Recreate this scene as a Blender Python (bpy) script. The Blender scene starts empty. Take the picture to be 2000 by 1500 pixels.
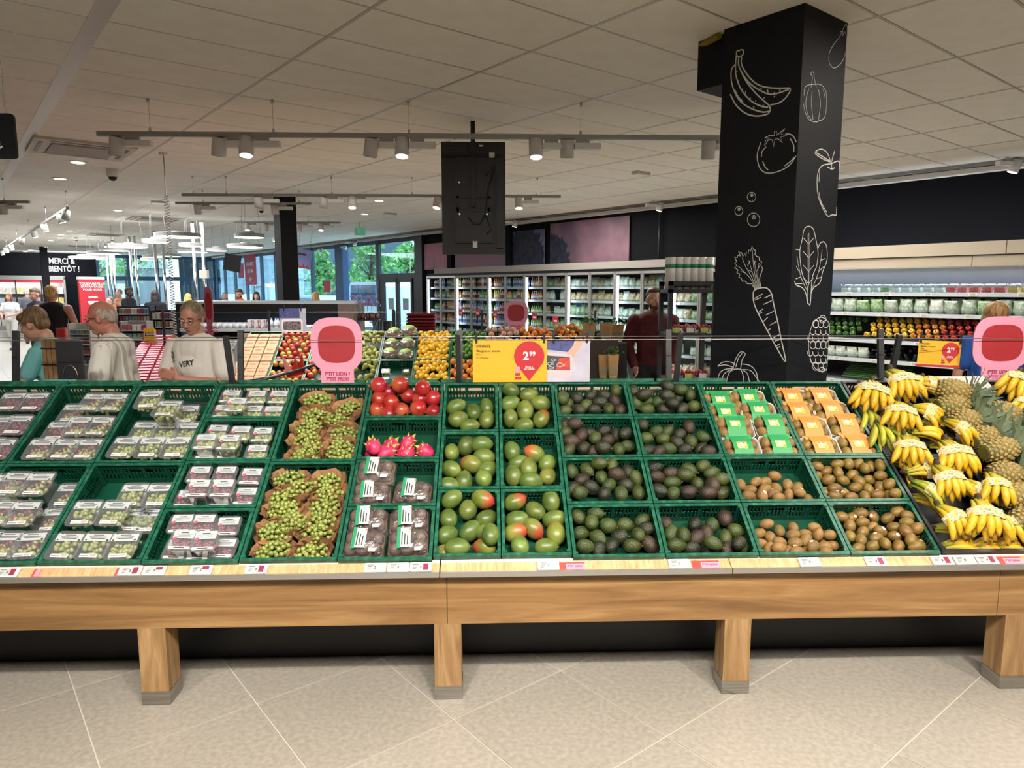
import bpy, math, random, bmesh
from mathutils import Vector, Matrix, Euler, noise
C = bpy.context.scene.collection
R = random.Random(11)
rad = math.radians
# ---------------------------------------------------------------- camera, sky, exposure
FP, YAW, PITCH, EYE = 1380.0, rad(1.9), rad(7.67), 1.8
cam_data = bpy.data.cameras.new('camera'); cam = bpy.data.objects.new('camera', cam_data); C.objects.link(cam)
cam_data.sensor_width = 36; cam_data.lens = FP/2000*36; cam_data.clip_start = .05; cam_data.clip_end = 400
cam.location = (0, 0, EYE); cam.rotation_euler = (rad(90)-PITCH, 0, -YAW)
sc = bpy.context.scene; sc.camera = cam
sc.view_settings.view_transform = 'Standard'; sc.view_settings.look = 'None'
sc.view_settings.gamma = 1; sc.view_settings.use_curve_mapping = False
sc.view_settings.exposure = 1.84
world = bpy.data.worlds.new('world'); sc.world = world; world.use_nodes = True
wn = world.node_tree.nodes; wl = world.node_tree.links
bg = wn['Background']; sky = wn.new('ShaderNodeTexSky'); sky.sky_type = 'HOSEK_WILKIE'; sky.turbidity = 3
sky.sun_direction = Vector((.5, -.3, .8)).normalized()
mixw = wn.new('ShaderNodeMixRGB'); mixw.inputs[0].default_value = .6; mixw.inputs[2].default_value = (.82, .92, 1, 1)
wl.new(sky.outputs[0], mixw.inputs[1]); wl.new(mixw.outputs[0], bg.inputs[0]); bg.inputs[1].default_value = 1.7
cy = sc.cycles
try:
    cy.use_denoising = True; cy.max_bounces = 6; cy.transparent_max_bounces = 24; cy.caustics_reflective = False; cy.caustics_refractive = False
    cy.sample_clamp_indirect = 4.0; cy.diffuse_bounces = 4; cy.use_fast_gi = False
except Exception: pass
AU = -rad(36.81)                      # the shop's long axis, measured from +Y
RZ = -AU
ST = Matrix.Rotation(RZ, 4, 'Z')      # local X = across the shop (v), local Y = down the shop (u)
def S(v, u, z=0): return ST @ Vector((v, u, z))
def lamp_area(name, loc, size, power, col=(1, .95, .88), rot=(0, 0, 0), sizey=None, spread=None):
    d = bpy.data.lights.new(name, 'AREA'); d.energy = power; d.color = col; d.shape = 'RECTANGLE' if sizey else 'SQUARE'
    d.size = size
    if sizey: d.size_y = sizey
    if spread: d.spread = rad(spread)
    o = bpy.data.objects.new(name, d); C.objects.link(o); o.location = loc; o.rotation_euler = rot; return o
def lamp_spot(name, loc, target, power, col=(1, .93, .82), angle=55, r=.04, blend=.6):
    d = bpy.data.lights.new(name, 'SPOT'); d.energy = power; d.color = col; d.spot_size = rad(angle); d.spot_blend = blend; d.shadow_soft_size = r
    o = bpy.data.objects.new(name, d); C.objects.link(o); o.location = loc
    o.rotation_euler = (Vector(target)-Vector(loc)).to_track_quat('-Z', 'Y').to_euler(); return o
# sun outside, for the trees and the pavement beyond the glass
sd = bpy.data.lights.new('sun', 'SUN'); sd.energy = 5.0; sd.angle = rad(1); sd.color = (1, .97, .9)
so = bpy.data.objects.new('sun', sd); C.objects.link(so); so.rotation_euler = (rad(38), rad(12), rad(200))
# aisle fills: unseen area lamps added under the ceiling to brighten the shop
WARM = (1, .925, .83); COOL = (.86, .93, 1)
lamp_area('aisle_fill_light', (0.3, 0.2, 3.3), 3.5, 95, WARM, sizey=1.0)
lamp_area('aisle_fill_light', (3.8, 3.6, 3.35), 2.0, 24, WARM, sizey=2.0)
lamp_area('aisle_fill_light', tuple(S(3.2, 8.6, 3.38)), 2.2, 40, (1, .96, .92), sizey=3.0, spread=130)
lamp_area('aisle_fill_light', tuple(S(9.0, 9.6, 3.38)), 1.4, 55, (1, .94, .86), sizey=4.0)
lamp_area('aisle_fill_light', tuple(S(3.0, 17, 3.38)), 3.5, 120, (.95, .96, 1), sizey=6.0)
lamp_area('aisle_fill_light', tuple(S(3.0, 27, 3.36)), 5, 240, (.9, .95, 1), sizey=9.0)
for k, (x, p) in enumerate(((-2.3, 56), (-.9, 62), (.5, 66), (1.9, 80), (3.3, 80))):
    lamp_spot('front_track_spot', (x+.1, .55, 3.2), (x-.25, 3.35, .7), p, WARM, 62)
lamp_area('aisle_fill_light', tuple(S(8.6, 4.4, 3.38)), 1.2, 45, (1, .95, .88), sizey=3.5)  # added fill in front of the vegetable cooler, no luminaire there
lamp_spot('hoodie_fill_spot', tuple(S(6.2, 6.6, 3.2)), (1.35, 7.7, 1.3), 60, WARM, 50)  # added spot without a fitting, brightens the man in the hoodie
# ---------------------------------------------------------------- helpers
def lin(c):
    c = c.lstrip('#'); v = [int(c[i:i+2], 16)/255 for i in (0, 2, 4)]
    return tuple((x/12.92 if x <= .04045 else ((x+.055)/1.055)**2.4) for x in v)+(1,)
MATS = {}
def mat(name, c1, c2=None, scale=8, rough=.5, metal=0, bump=0, bscale=None, rnd=0, coat=0, emit=0, spec=None, detail=3, lo=.35, hi=.65, stretch=None, alpha=1, coords='Object', hrnd=0, sss=0):
    if name in MATS: return MATS[name]
    m = bpy.data.materials.new(name); m.use_nodes = True; MATS[name] = m
    nt = m.node_tree; n = nt.nodes; l = nt.links; b = n['Principled BSDF']
    b.inputs['Base Color'].default_value = lin(c1); b.inputs['Roughness'].default_value = rough; b.inputs['Metallic'].default_value = metal
    if spec is not None: b.inputs['Specular IOR Level'].default_value = spec
    if coat: b.inputs['Coat Weight'].default_value = coat; b.inputs['Coat Roughness'].default_value = .12
    if sss: b.inputs['Subsurface Weight'].default_value = sss; b.inputs['Subsurface Radius'].default_value = (.02, .01, .005)
    m.diffuse_color = lin(c1)
    vec = None
    if c2 or bump:
        tc = n.new('ShaderNodeTexCoord'); vec = tc.outputs[coords]
        if stretch:
            mp = n.new('ShaderNodeMapping'); mp.inputs['Scale'].default_value = stretch; l.new(vec, mp.inputs[0]); vec = mp.outputs[0]
    col = None
    if c2:
        nz = n.new('ShaderNodeTexNoise'); nz.inputs['Scale'].default_value = scale; nz.inputs['Detail'].default_value = detail; l.new(vec, nz.inputs[0])
        cr = n.new('ShaderNodeValToRGB'); cr.color_ramp.elements[0].position = lo; cr.color_ramp.elements[1].position = hi
        cr.color_ramp.elements[0].color = lin(c1); cr.color_ramp.elements[1].color = lin(c2); l.new(nz.outputs[0], cr.inputs[0]); col = cr.outputs[0]
    if rnd or hrnd:
        oi = n.new('ShaderNodeObjectInfo'); hs = n.new('ShaderNodeHueSaturation')
        if col: l.new(col, hs.inputs['Color'])
        else: hs.inputs['Color'].default_value = lin(c1)
        mr = n.new('ShaderNodeMapRange'); mr.inputs[3].default_value = 1-rnd; mr.inputs[4].default_value = 1+rnd
        l.new(oi.outputs['Random'], mr.inputs[0]); l.new(mr.outputs[0], hs.inputs['Value'])
        if hrnd:
            mh = n.new('ShaderNodeMath'); mh.operation = 'FRACT'; mm = n.new('ShaderNodeMath'); mm.operation = 'MULTIPLY'; mm.inputs[1].default_value = 7.31
            l.new(oi.outputs['Random'], mm.inputs[0]); l.new(mm.outputs[0], mh.inputs[0])
            m2 = n.new('ShaderNodeMapRange'); m2.inputs[3].default_value = .5-hrnd; m2.inputs[4].default_value = .5+hrnd
            l.new(mh.outputs[0], m2.inputs[0]); l.new(m2.outputs[0], hs.inputs['Hue'])
        col = hs.outputs[0]
    if col: l.new(col, b.inputs['Base Color'])
    if emit:
        b.inputs['Emission Strength'].default_value = emit; b.inputs['Emission Color'].default_value = lin(c1)
    if bump:
        nb = n.new('ShaderNodeTexNoise'); nb.inputs['Scale'].default_value = bscale or scale*4; nb.inputs['Detail'].default_value = 2; l.new(vec, nb.inputs[0])
        bp = n.new('ShaderNodeBump'); bp.inputs['Strength'].default_value = min(1, bump); bp.inputs['Distance'].default_value = .004; l.new(nb.outputs[0], bp.inputs['Height']); l.new(bp.outputs[0], b.inputs['Normal'])
    return m
def clear(name, tint='#ffffff', gloss=.12, rough=.05, opaque=0.0, ocol='#ffffff', bump=0, bscale=60):
    """thin clear plastic or glass: see-through with a glossy coat and an optional milky share"""
    if name in MATS: return MATS[name]
    m = bpy.data.materials.new(name); m.use_nodes = True; MATS[name] = m
    nt = m.node_tree; n = nt.nodes; l = nt.links; n.remove(n['Principled BSDF']); out = n['Material Output']
    tr = n.new('ShaderNodeBsdfTransparent'); tr.inputs[0].default_value = lin(tint)
    gl = n.new('ShaderNodeBsdfGlossy'); gl.inputs['Roughness'].default_value = rough
    mx = n.new('ShaderNodeMixShader'); fr = n.new('ShaderNodeLayerWeight'); fr.inputs[0].default_value = .35; pw = n.new('ShaderNodeMath'); pw.operation = 'POWER'; pw.inputs[1].default_value = 3.0; l.new(fr.outputs['Facing'], pw.inputs[0])
    ad = n.new('ShaderNodeMath'); ad.operation = 'MULTIPLY_ADD'; ad.inputs[1].default_value = .7; ad.inputs[2].default_value = gloss*.25; ad.use_clamp = True
    l.new(pw.outputs[0], ad.inputs[0]); l.new(ad.outputs[0], mx.inputs[0]); l.new(tr.outputs[0], mx.inputs[1]); l.new(gl.outputs[0], mx.inputs[2])
    last = mx.outputs[0]
    if bump:
        nb = n.new('ShaderNodeTexNoise'); nb.inputs['Scale'].default_value = bscale; nb.inputs['Detail'].default_value = 3
        tc = n.new('ShaderNodeTexCoord'); l.new(tc.outputs['Object'], nb.inputs[0])
        bp = n.new('ShaderNodeBump'); bp.inputs['Strength'].default_value = bump; bp.inputs['Distance'].default_value = .01
        l.new(nb.outputs[0], bp.inputs['Height']); l.new(bp.outputs[0], gl.inputs['Normal']); l.new(bp.outputs[0], fr.inputs['Normal'])
    if opaque:
        df = n.new('ShaderNodeBsdfDiffuse'); df.inputs[0].default_value = lin(ocol); m2 = n.new('ShaderNodeMixShader'); m2.inputs[0].default_value = opaque
        l.new(last, m2.inputs[1]); l.new(df.outputs[0], m2.inputs[2]); last = m2.outputs[0]
    l.new(last, out.inputs[0]); m.diffuse_color = lin(tint)
    return m
class MB:
    def __init__(s): s.v = []; s.f = []; s.sm = []; s.mi = []
    def add(s, vs, fs, smooth=False, mi=0, M=None):
        o = len(s.v)
        if M is not None: vs = [M @ Vector(p) for p in vs]
        s.v += [tuple(p) for p in vs]; s.f += [tuple(i+o for i in f) for f in fs]
        s.sm += [smooth]*len(fs); s.mi += [mi]*len(fs); return s
    def box(s, x0, x1, y0, y1, z0, z1, M=None, mi=0):
        return s.add([(x0,y0,z0),(x1,y0,z0),(x1,y1,z0),(x0,y1,z0),(x0,y0,z1),(x1,y0,z1),(x1,y1,z1),(x0,y1,z1)],
              [(0,3,2,1),(4,5,6,7),(0,1,5,4),(1,2,6,5),(2,3,7,6),(3,0,4,7)], False, mi, M)
    def cb(s, c, d, M=None, mi=0):
        return s.box(c[0]-d[0]/2, c[0]+d[0]/2, c[1]-d[1]/2, c[1]+d[1]/2, c[2]-d[2]/2, c[2]+d[2]/2, M, mi)
    def loft(s, rings, cap0=True, cap1=True, smooth=True, mi=0, M=None, closed=True):
        n = len(rings[0]); vs = [p for r in rings for p in r]; fs = []
        for k in range(len(rings)-1):
            for i in range(n if closed else n-1):
                j = (i+1) % n; fs.append((k*n+i, k*n+j, (k+1)*n+j, (k+1)*n+i))
        s.add(vs, fs, smooth, mi, M)
        o = len(s.v)-len(vs)
        if cap0: s.f.append(tuple(o+i for i in reversed(range(n)))); s.sm.append(False); s.mi.append(mi)
        if cap1: s.f.append(tuple(o+(len(rings)-1)*n+i for i in range(n))); s.sm.append(False); s.mi.append(mi)
        return s
    def tube(s, path, r, n=8, mi=0, M=None, cap=True, flat=1.0):
        P = [Vector(p) for p in path]; rr = r if isinstance(r, (list, tuple)) else [r]*len(P)
        rings = []; prev = None
        for i, p in enumerate(P):
            t = (P[min(i+1, len(P)-1)]-P[max(i-1, 0)])
            t = t.normalized() if t.length > 1e-9 else Vector((0,0,1))
            if prev is None:
                a = Vector((0,0,1)) if abs(t.z) < .9 else Vector((1,0,0)); x = t.cross(a).normalized()
            else: x = (prev - t*prev.dot(t)).normalized()
            prev = x; y = t.cross(x)
            rings.append([p + (x*math.cos(2*math.pi*k/n)+y*math.sin(2*math.pi*k/n)*flat)*rr[i] for k in range(n)])
        return s.loft(rings, cap, cap, True, mi, M)
    def cyl(s, c, r, h, n=16, mi=0, M=None, r2=None, smooth=True):
        r2 = r if r2 is None else r2
        ring = lambda rr, z: [(c[0]+rr*math.cos(2*math.pi*k/n), c[1]+rr*math.sin(2*math.pi*k/n), z) for k in range(n)]
        return s.loft([ring(r, c[2]), ring(r2, c[2]+h)], True, True, smooth, mi, M)
    def lathe(s, prof, n=16, mi=0, M=None, fn=None, cap=True):
        rings = []
        for r, z in prof:
            rings.append([((r*(fn(2*math.pi*k/n, z) if fn else 1))*math.cos(2*math.pi*k/n), (r*(fn(2*math.pi*k/n, z) if fn else 1))*math.sin(2*math.pi*k/n), z) for k in range(n)])
        return s.loft(rings, cap, cap, True, mi, M)
    def ell(s, c, r, nu=12, nv=8, mi=0, M=None, fn=None):
        c = Vector(c); vs = []; fs = []
        r = (r, r, r) if not isinstance(r, (tuple, list)) else r
        for j in range(1, nv):
            th = math.pi*j/nv
            for i in range(nu):
                ph = 2*math.pi*i/nu; d = Vector((math.sin(th)*math.cos(ph), math.sin(th)*math.sin(ph), math.cos(th)))
                k = fn(d) if fn else 1
                vs.append(c+Vector((d.x*r[0]*k, d.y*r[1]*k, d.z*r[2]*k)))
        kt = fn(Vector((0,0,1))) if fn else 1; kb = fn(Vector((0,0,-1))) if fn else 1
        vs.append(c+Vector((0,0,r[2]*kt))); vs.append(c-Vector((0,0,r[2]*kb))); T = len(vs)-2; B = T+1
        for i in range(nu): fs.append((T, i, (i+1) % nu)); fs.append((B, (nv-2)*nu+(i+1) % nu, (nv-2)*nu+i))
        for j in range(nv-2):
            for i in range(nu): k2 = (i+1) % nu; fs.append((j*nu+i, (j+1)*nu+i, (j+1)*nu+k2, j*nu+k2))
        return s.add(vs, fs, True, mi, M)
    def prism(s, pts, z0, z1, M=None, mi=0, smooth=False):
        return s.loft([[(x, y, z0) for x, y in pts], [(x, y, z1) for x, y in pts]], True, True, smooth, mi, M)
    def mesh(s, name, mats):
        me = bpy.data.meshes.new(name); me.from_pydata(s.v, [], s.f)
        mats = mats if isinstance(mats, (list, tuple)) else [mats]
        for m in mats: me.materials.append(m)
        me.polygons.foreach_set('use_smooth', s.sm)
        if any(s.mi): me.polygons.foreach_set('material_index', s.mi)
        me.update(); return me
    def build(s, name, mats, parent=None, loc=None, rot=None, M=None):
        return ob(name, s.mesh(name, mats), parent, loc, rot, M)
def ob(name, data, parent=None, loc=None, rot=None, M=None):
    o = bpy.data.objects.new(name, data); C.objects.link(o)
    if parent is not None: o.parent = parent
    if M is not None: o.matrix_basis = M
    if loc is not None: o.location = loc
    if rot is not None: o.rotation_euler = rot
    return o
def tag(o, label=None, cat=None, group=None, kind=None):
    if label: o['label'] = label
    if cat: o['category'] = cat
    if group: o['group'] = group
    if kind: o['kind'] = kind
    return o
def thing(name, label, cat, loc=(0,0,0), rz=0, group=None, M=None):
    o = ob(name, None, None, loc, (0,0,rz)); o.empty_display_size = .05
    if M is not None: o.matrix_basis = M
    return tag(o, label, cat, group)
def dup(root, M=None, label=None, group=None):
    r = root.copy(); C.objects.link(r)
    if M is not None: r.matrix_basis = M
    if label: r['label'] = label
    if group: r['group'] = group
    for ch in KIDS(root):
        c = ch.copy(); C.objects.link(c); c.parent = r
        for g in KIDS(ch):
            d = g.copy(); C.objects.link(d); d.parent = c
    return r
_kids = {}
def KIDS(o):
    k = o.name
    if k not in _kids: _kids[k] = list(o.children)
    return _kids[k]
def rrect(w, d, r, n=4, z=0, cx=0, cy=0):
    pts = []
    for sx, sy, a0 in ((1,1,0), (-1,1,90), (-1,-1,180), (1,-1,270)):
        for k in range(n+1):
            a = rad(a0+90*k/n); pts.append((cx+sx*(w/2-r)+r*math.cos(a), cy+sy*(d/2-r)+r*math.sin(a), z))
    return pts
# picture ray tools (the photograph measured as 2000 x 1500)
_f = Vector((math.sin(YAW)*math.cos(PITCH), math.cos(YAW)*math.cos(PITCH), -math.sin(PITCH)))
_r = Vector((math.cos(YAW), -math.sin(YAW), 0)); _u = _r.cross(_f); EYEV = Vector((0, 0, EYE))
def ray(px, py): return _f + _r*((px-1000)/FP) - _u*((py-750)/FP)
def hit(px, py, o, nrm):
    d = ray(px, py); nrm = Vector(nrm); return EYEV + d*((Vector(o)-EYEV).dot(nrm)/d.dot(nrm))
def atz(px, py, z): return hit(px, py, (0,0,z), (0,0,1))
def atY(px, py, Y): return hit(px, py, (0,Y,0), (0,1,0))
VN = ST @ Vector((1,0,0)); UN = ST @ Vector((0,1,0))
def atV(px, py, v): return hit(px, py, VN*v, VN)
def atU(px, py, u): return hit(px, py, UN*u, UN)
def loc_vu(p): return (p.dot(VN), p.dot(UN), p.z)
TH = rad(32.7)
SL = Matrix.Translation((0, 2.9, .64)) @ Matrix.Rotation(TH, 4, 'X')
SLi = SL.inverted()
def on_sl(px, py, n=0, A=None):
    A = A or SL; o = A @ Vector((0,0,n)); nr = A.to_3x3() @ Vector((0,0,1)); p = hit(px, py, o, nr); return A.inverted() @ p
ORD = ['first', 'second', 'third', 'fourth', 'fifth', 'sixth', 'seventh', 'eighth', 'ninth', 'tenth', 'eleventh', 'twelfth', 'thirteenth', 'fourteenth', 'fifteenth', 'sixteenth', 'seventeenth', 'eighteenth', 'nineteenth', 'twentieth']
ORD += [t+'-'+o for t in ('twenty', 'thirty', 'forty', 'fifty', 'sixty') for o in ORD[:9]]
def rank_labels(pts, gap):
    """pts = [(x, t)] ; returns 'second row from the front, third from the left' words"""
    idx = sorted(range(len(pts)), key=lambda i: pts[i][1]); rows = []; cur = []; t0 = None
    for i in idx:
        if t0 is None or pts[i][1]-t0 > gap: cur = []; rows.append(cur); t0 = pts[i][1]
        cur.append(i)
    out = [None]*len(pts)
    for k, rw in enumerate(rows):
        rw.sort(key=lambda i: pts[i][0])
        for j, i in enumerate(rw): out[i] = '%s row back, %s from left' % (ORD[min(k, 19)], ORD[min(j, 19)])
    return out
FONT_MESH = {}
def text(body, size, m, parent=None, M=None, bold=.0, name='lettering', align='CENTER', ext=.0006, sx=1.0):
    cu = bpy.data.curves.new(name, 'FONT'); cu.body = body; cu.size = size; cu.align_x = align; cu.align_y = 'CENTER'; cu.extrude = ext; cu.offset = bold*size; cu.resolution_u = 2
    t = bpy.data.objects.new(name, cu); me = bpy.data.meshes.new_from_object(t); bpy.data.objects.remove(t); me.materials.clear(); me.materials.append(m)
    if sx != 1: me.transform(Matrix.Diagonal((sx, 1, 1, 1)))
    return ob(name, me, parent, M=M)
# ---------------------------------------------------------------- the setting
HC = 3.42
m_tile = mat('porcelain_tile', '#938d82', '#a8a297', 45, .36, bump=.1, bscale=200, rnd=.04, detail=8, lo=.3, hi=.7)
m_grout = mat('grout', '#c4beb2', rough=.9)
m_ceil = mat('ceiling_board', '#f4efe6', '#f0eae0', 5, .9, rnd=.012)
m_tbar = mat('ceiling_rail', '#bdb6ac', rough=.35)
m_black = mat('black_paint', '#121418', '#17191d', 2, .6, spec=.2)
m_navy = mat('navy_paint', '#06070d', '#090b12', 1.5, .7, spec=.15)
m_anth = mat('anthracite_metal', '#2c2e32', rough=.4, metal=.2)
m_dark = mat('dark_plastic', '#0d0e10', rough=.45)
m_white = mat('white_plastic', '#e6e4df', rough=.4)
m_grey = mat('grey_metal', '#8d8b88', rough=.45, metal=.3)
m_steel = mat('brushed_steel', '#b8b6b1', '#a29f9a', 3, .28, 1, stretch=(1,1,40))
m_alu = mat('aluminium', '#c9c8c6', rough=.3, metal=.9)
m_chrome = mat('chrome', '#dfe2e4', rough=.12, metal=1)
m_beam = mat('blue_grey_frame', '#35506b', rough=.4, metal=.2)
m_glass = clear('window_glass', '#d4ecf8', .1, .02)
def slab(name, v0, v1, u0, u1, z0, z1, m, parent=None, M=None):
    mb = MB().box(v0, v1, u0, u1, z0, z1); o = mb.build(name, m, parent, M=ST if parent is None else M); return o
# floor: grout bed, tiles one by one near the camera, one joined sheet beyond
fl = slab('floor', -10, 16, -6, 46, -.06, -.004, m_grout); tag(fl, kind='structure')
TU, TV = .634, .61
tile_me = MB(); w, d = TV-.006, TU-.006
tile_me.loft([[(x,y,-.004) for x,y,_ in rrect(w, d, .002, 1)], [(x,y,-.001) for x,y,_ in rrect(w, d, .002, 1)], [(x,y,0) for x,y,_ in rrect(w-.004, d-.004, .002, 1)]], False, True, False)
tile_me = tile_me.mesh('floor_tile', m_tile)
far = MB()
U0, V0 = 1.045, .32
ntile = 0
for i in range(-14, 26):
    for j in range(-10, 70):
        v = V0+(i+.5)*TV; u = U0+(j+.5)*TU
        if v > 15.5 or v < -9.5 or u < -5.5 or u > 45.5: continue
        p = S(v, u); front = (-3.4 < p.x < 3.6 and 1.0 < p.y < 5.4)
        aisle = (v < 1.9 and v > -3.5 and 7.5 < u < 16)
        if front or aisle:
            ob('floor_tile', tile_me, fl, (v, u, 0)); ntile += 1
        else:
            far.add([(v-w/2,u-d/2,0),(v+w/2,u-d/2,0),(v+w/2,u+d/2,0),(v-w/2,u+d/2,0)], [(0,1,2,3)])
tag(far.build('floor_tile_field', m_tile, fl), kind='stuff')
# ceiling
ce = slab('ceiling', -10, 11.6, -6, 40.4, HC+.02, HC+.1, mat('ceiling_void', '#6f6a62', rough=.9)); tag(ce, kind='structure')
PV, PU = 1.215, .597
pm = MB(); pw, pd = PV-.022, PU-.02
pm.loft([[(x,y,.012) for x,y,_ in rrect(pw, pd, .002, 1)], [(x,y,.002) for x,y,_ in rrect(pw, pd, .002, 1)], [(x,y,0) for x,y,_ in rrect(pw-.008, pd-.008, .002, 1)]], False, True, False)
for i, f in enumerate(pm.f): pm.f[i] = tuple(reversed(f))
# z runs upward, so the visible face is the last ring at z=0
pan_me = pm.mesh('ceiling_panel', m_ceil)
cells = []
colhole = lambda v, u: 3.85 < v < 4.7 and 2.0 < u < 3.3
for i in range(-9, 9):
    for j in range(-10, 69):
        v = .88+(i+.5)*PV; u = 5.12-.0+(j+.5)*PU
        if v+PV/2 > 11.25 or u > 39.3 or v < -9.3: continue
        p = S(v, u, HC); c = cam.location
        q = p-EYEV; dep = q.dot(_f)
        vis = dep > .5 and abs(q.dot(_r)/dep) < .9 and -.2 < q.dot(_u)/dep < .75
        cells.append((0 if vis else 1, q.length, v, u))
cells.sort()
fp = MB()
for k, (a, b, v, u) in enumerate(cells):
    if k < 290: ob('ceiling_panel', pan_me, ce, (v, u, HC))
    else: fp.add([(v-pw/2,u-pd/2,HC),(v-pw/2,u+pd/2,HC),(v+pw/2,u+pd/2,HC),(v+pw/2,u-pd/2,HC)], [(0,1,2,3)])
tag(fp.build('ceiling_panel_field', m_ceil, ce), kind='stuff')
rails = MB()
for i in range(-8, 10):
    v = .88+i*PV; th = .012 if i else .055
    if v < 11.3: rails.box(v-th, v+th, -5.8, 39.5, HC-.002, HC+.02)
for j in range(-10, 58):
    u = 5.12+j*PU; rails.box(-9.5, 11.2, u-.005, u+.005, HC+.001, HC+.02)
tag(rails.build('ceiling_grid_rails', m_tbar, ce), kind='stuff')
edge = MB().box(11.1, 11.24, -5.8, 39.5, HC-.055, HC+.01).build('trim_1', m_ceil, M=ST); tag(edge, kind='structure')
# right-hand wall (dark) with the glazed part farther down
VW = 11.25
wr = MB().box(VW, VW+.25, -6, 18.4, 0, HC+.3).build('wall_right', m_navy, M=ST); tag(wr, kind='structure')
wn_ = MB().box(VW, VW+.25, 38.8, 46, 0, HC+.3)
tag(wn_.build('wall_right_far', m_navy, M=ST), kind='structure')
# dark facade pillars between fridge wall and glazing
def post(u, w, m, name='trim_2', d=.3, z1=HC+.3, v=VW):
    o = MB().box(v-.12, v+d, u-w/2, u+w/2, 0, z1).build(name, m, M=ST); tag(o, kind='structure'); return o
post(18.35, .42, m_anth, 'trim_2')
nwin = 0
WP = [18.45, 21.05, 23.7, 26.35, 28.3, 30.2, 31.9, 33.9, 35.6, 37.2, 38.75]
for k in range(len(WP)-1):
    u0, u1 = WP[k], WP[k+1]
    nwin += 1
    fr = MB(); W = .11
    fr.box(VW-.03, VW+.06, u0, u0+W, 0, HC); fr.box(VW-.03, VW+.06, u1-W, u1, 0, HC)
    fr.box(VW-.03, VW+.06, u0, u1, HC-.18, HC+.25); fr.box(VW-.03, VW+.06, u0, u1, 0, .12)
    low = 1.02 if k >= 2 else 0
    if k == 0: fr.box(VW-.03, VW+.06, u0, u1, 2.12, 2.28)
    if low: fr.box(VW-.03, VW+.06, u0, u1, .05, low)
    f = fr.build('window_%d' % nwin, m_beam if k > 0 else m_anth, M=ST); tag(f, kind='structure')
    panes = [(u0+W, u1-W, max(.12, low), HC-.18)] if k else [(u0+W, u1-W, 2.28, HC-.18)]
    for a, b, z0, z1 in panes: MB().box(VW+.01, VW+.022, a, b, z0, z1).build('pane', m_glass, f)
# double door under the first window
dr = MB(); du0, du1 = 18.56, 20.94
for a, b in ((du0, du0+.28), (du1-.28, du1)): dr.box(VW-.02, VW+.05, a, b, .12, 2.12)
DF = dr.build('door_1', m_anth, M=ST); tag(DF, kind='structure')
mid = (du0+du1)/2
for a, b in ((du0+.28, mid-.01), (mid+.01, du1-.28)):
    f = MB(); f.box(VW-.05, VW+.0, a, a+.1, .12, 2.12); f.box(VW-.05, VW, b-.1, b, .12, 2.12); f.box(VW-.05, VW, a, b, 2.0, 2.12); f.box(VW-.05, VW, a, b, .12, .35)
    lf = f.build('door_leaf', m_anth, DF)
    MB().box(VW-.03, VW-.02, a+.1, b-.1, .35, 2.0).build('pane', m_glass, lf)
    MB().box(VW-.035, VW-.031, a+.25, a+.6, 1.15, 1.5).build('notice', mat('grey_notice', '#9fb2bd', rough=.6), lf)
post(23.75, .62, mat('blue_column_paint', '#2d4f78', rough=.45), 'trim_3', .1)
# far wall with the farewell lettering, then the glass entrance
UF = 38.8
fw = MB().box(-10, 5.85, UF, UF+.25, 0, HC+.3).build('wall_far', m_navy, M=ST); tag(fw, kind='structure')
ge = MB()
gx = [5.9, 7.2, 8.5, 9.8, 11.2]
for x in gx: ge.box(x-.06, x+.06, UF, UF+.1, 0, HC)
ge.box(5.85, 11.25, UF, UF+.1, HC-.15, HC+.3); ge.box(5.85, 11.25, UF-.02, UF+.12, 2.2, 2.4); ge.box(5.85, 11.25, UF, UF+.1, 0, .15)
W9 = ge.build('window_20', m_beam, M=ST); tag(W9, kind='structure')
for a, b in zip(gx[:-1], gx[1:]):
    MB().box(a+.06, b-.06, UF+.03, UF+.045, .15, 2.2).build('pane', m_glass, W9); MB().box(a+.06, b-.06, UF+.03, UF+.045, 2.4, HC-.15).build('pane', m_glass, W9)
# walls behind and left of the camera, so the shop is closed
tag(MB().box(-10, 11.5, -6.2, -6, 0, HC+.3).build('wall_back', mat('back_wall_paint', '#a9a39a', rough=.8), M=ST), kind='structure')
tag(MB().box(-10.2, -10, -6, 39, 0, HC+.3).build('wall_left', mat('left_wall_paint', '#8c8880', rough=.8), M=ST), kind='structure')
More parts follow.
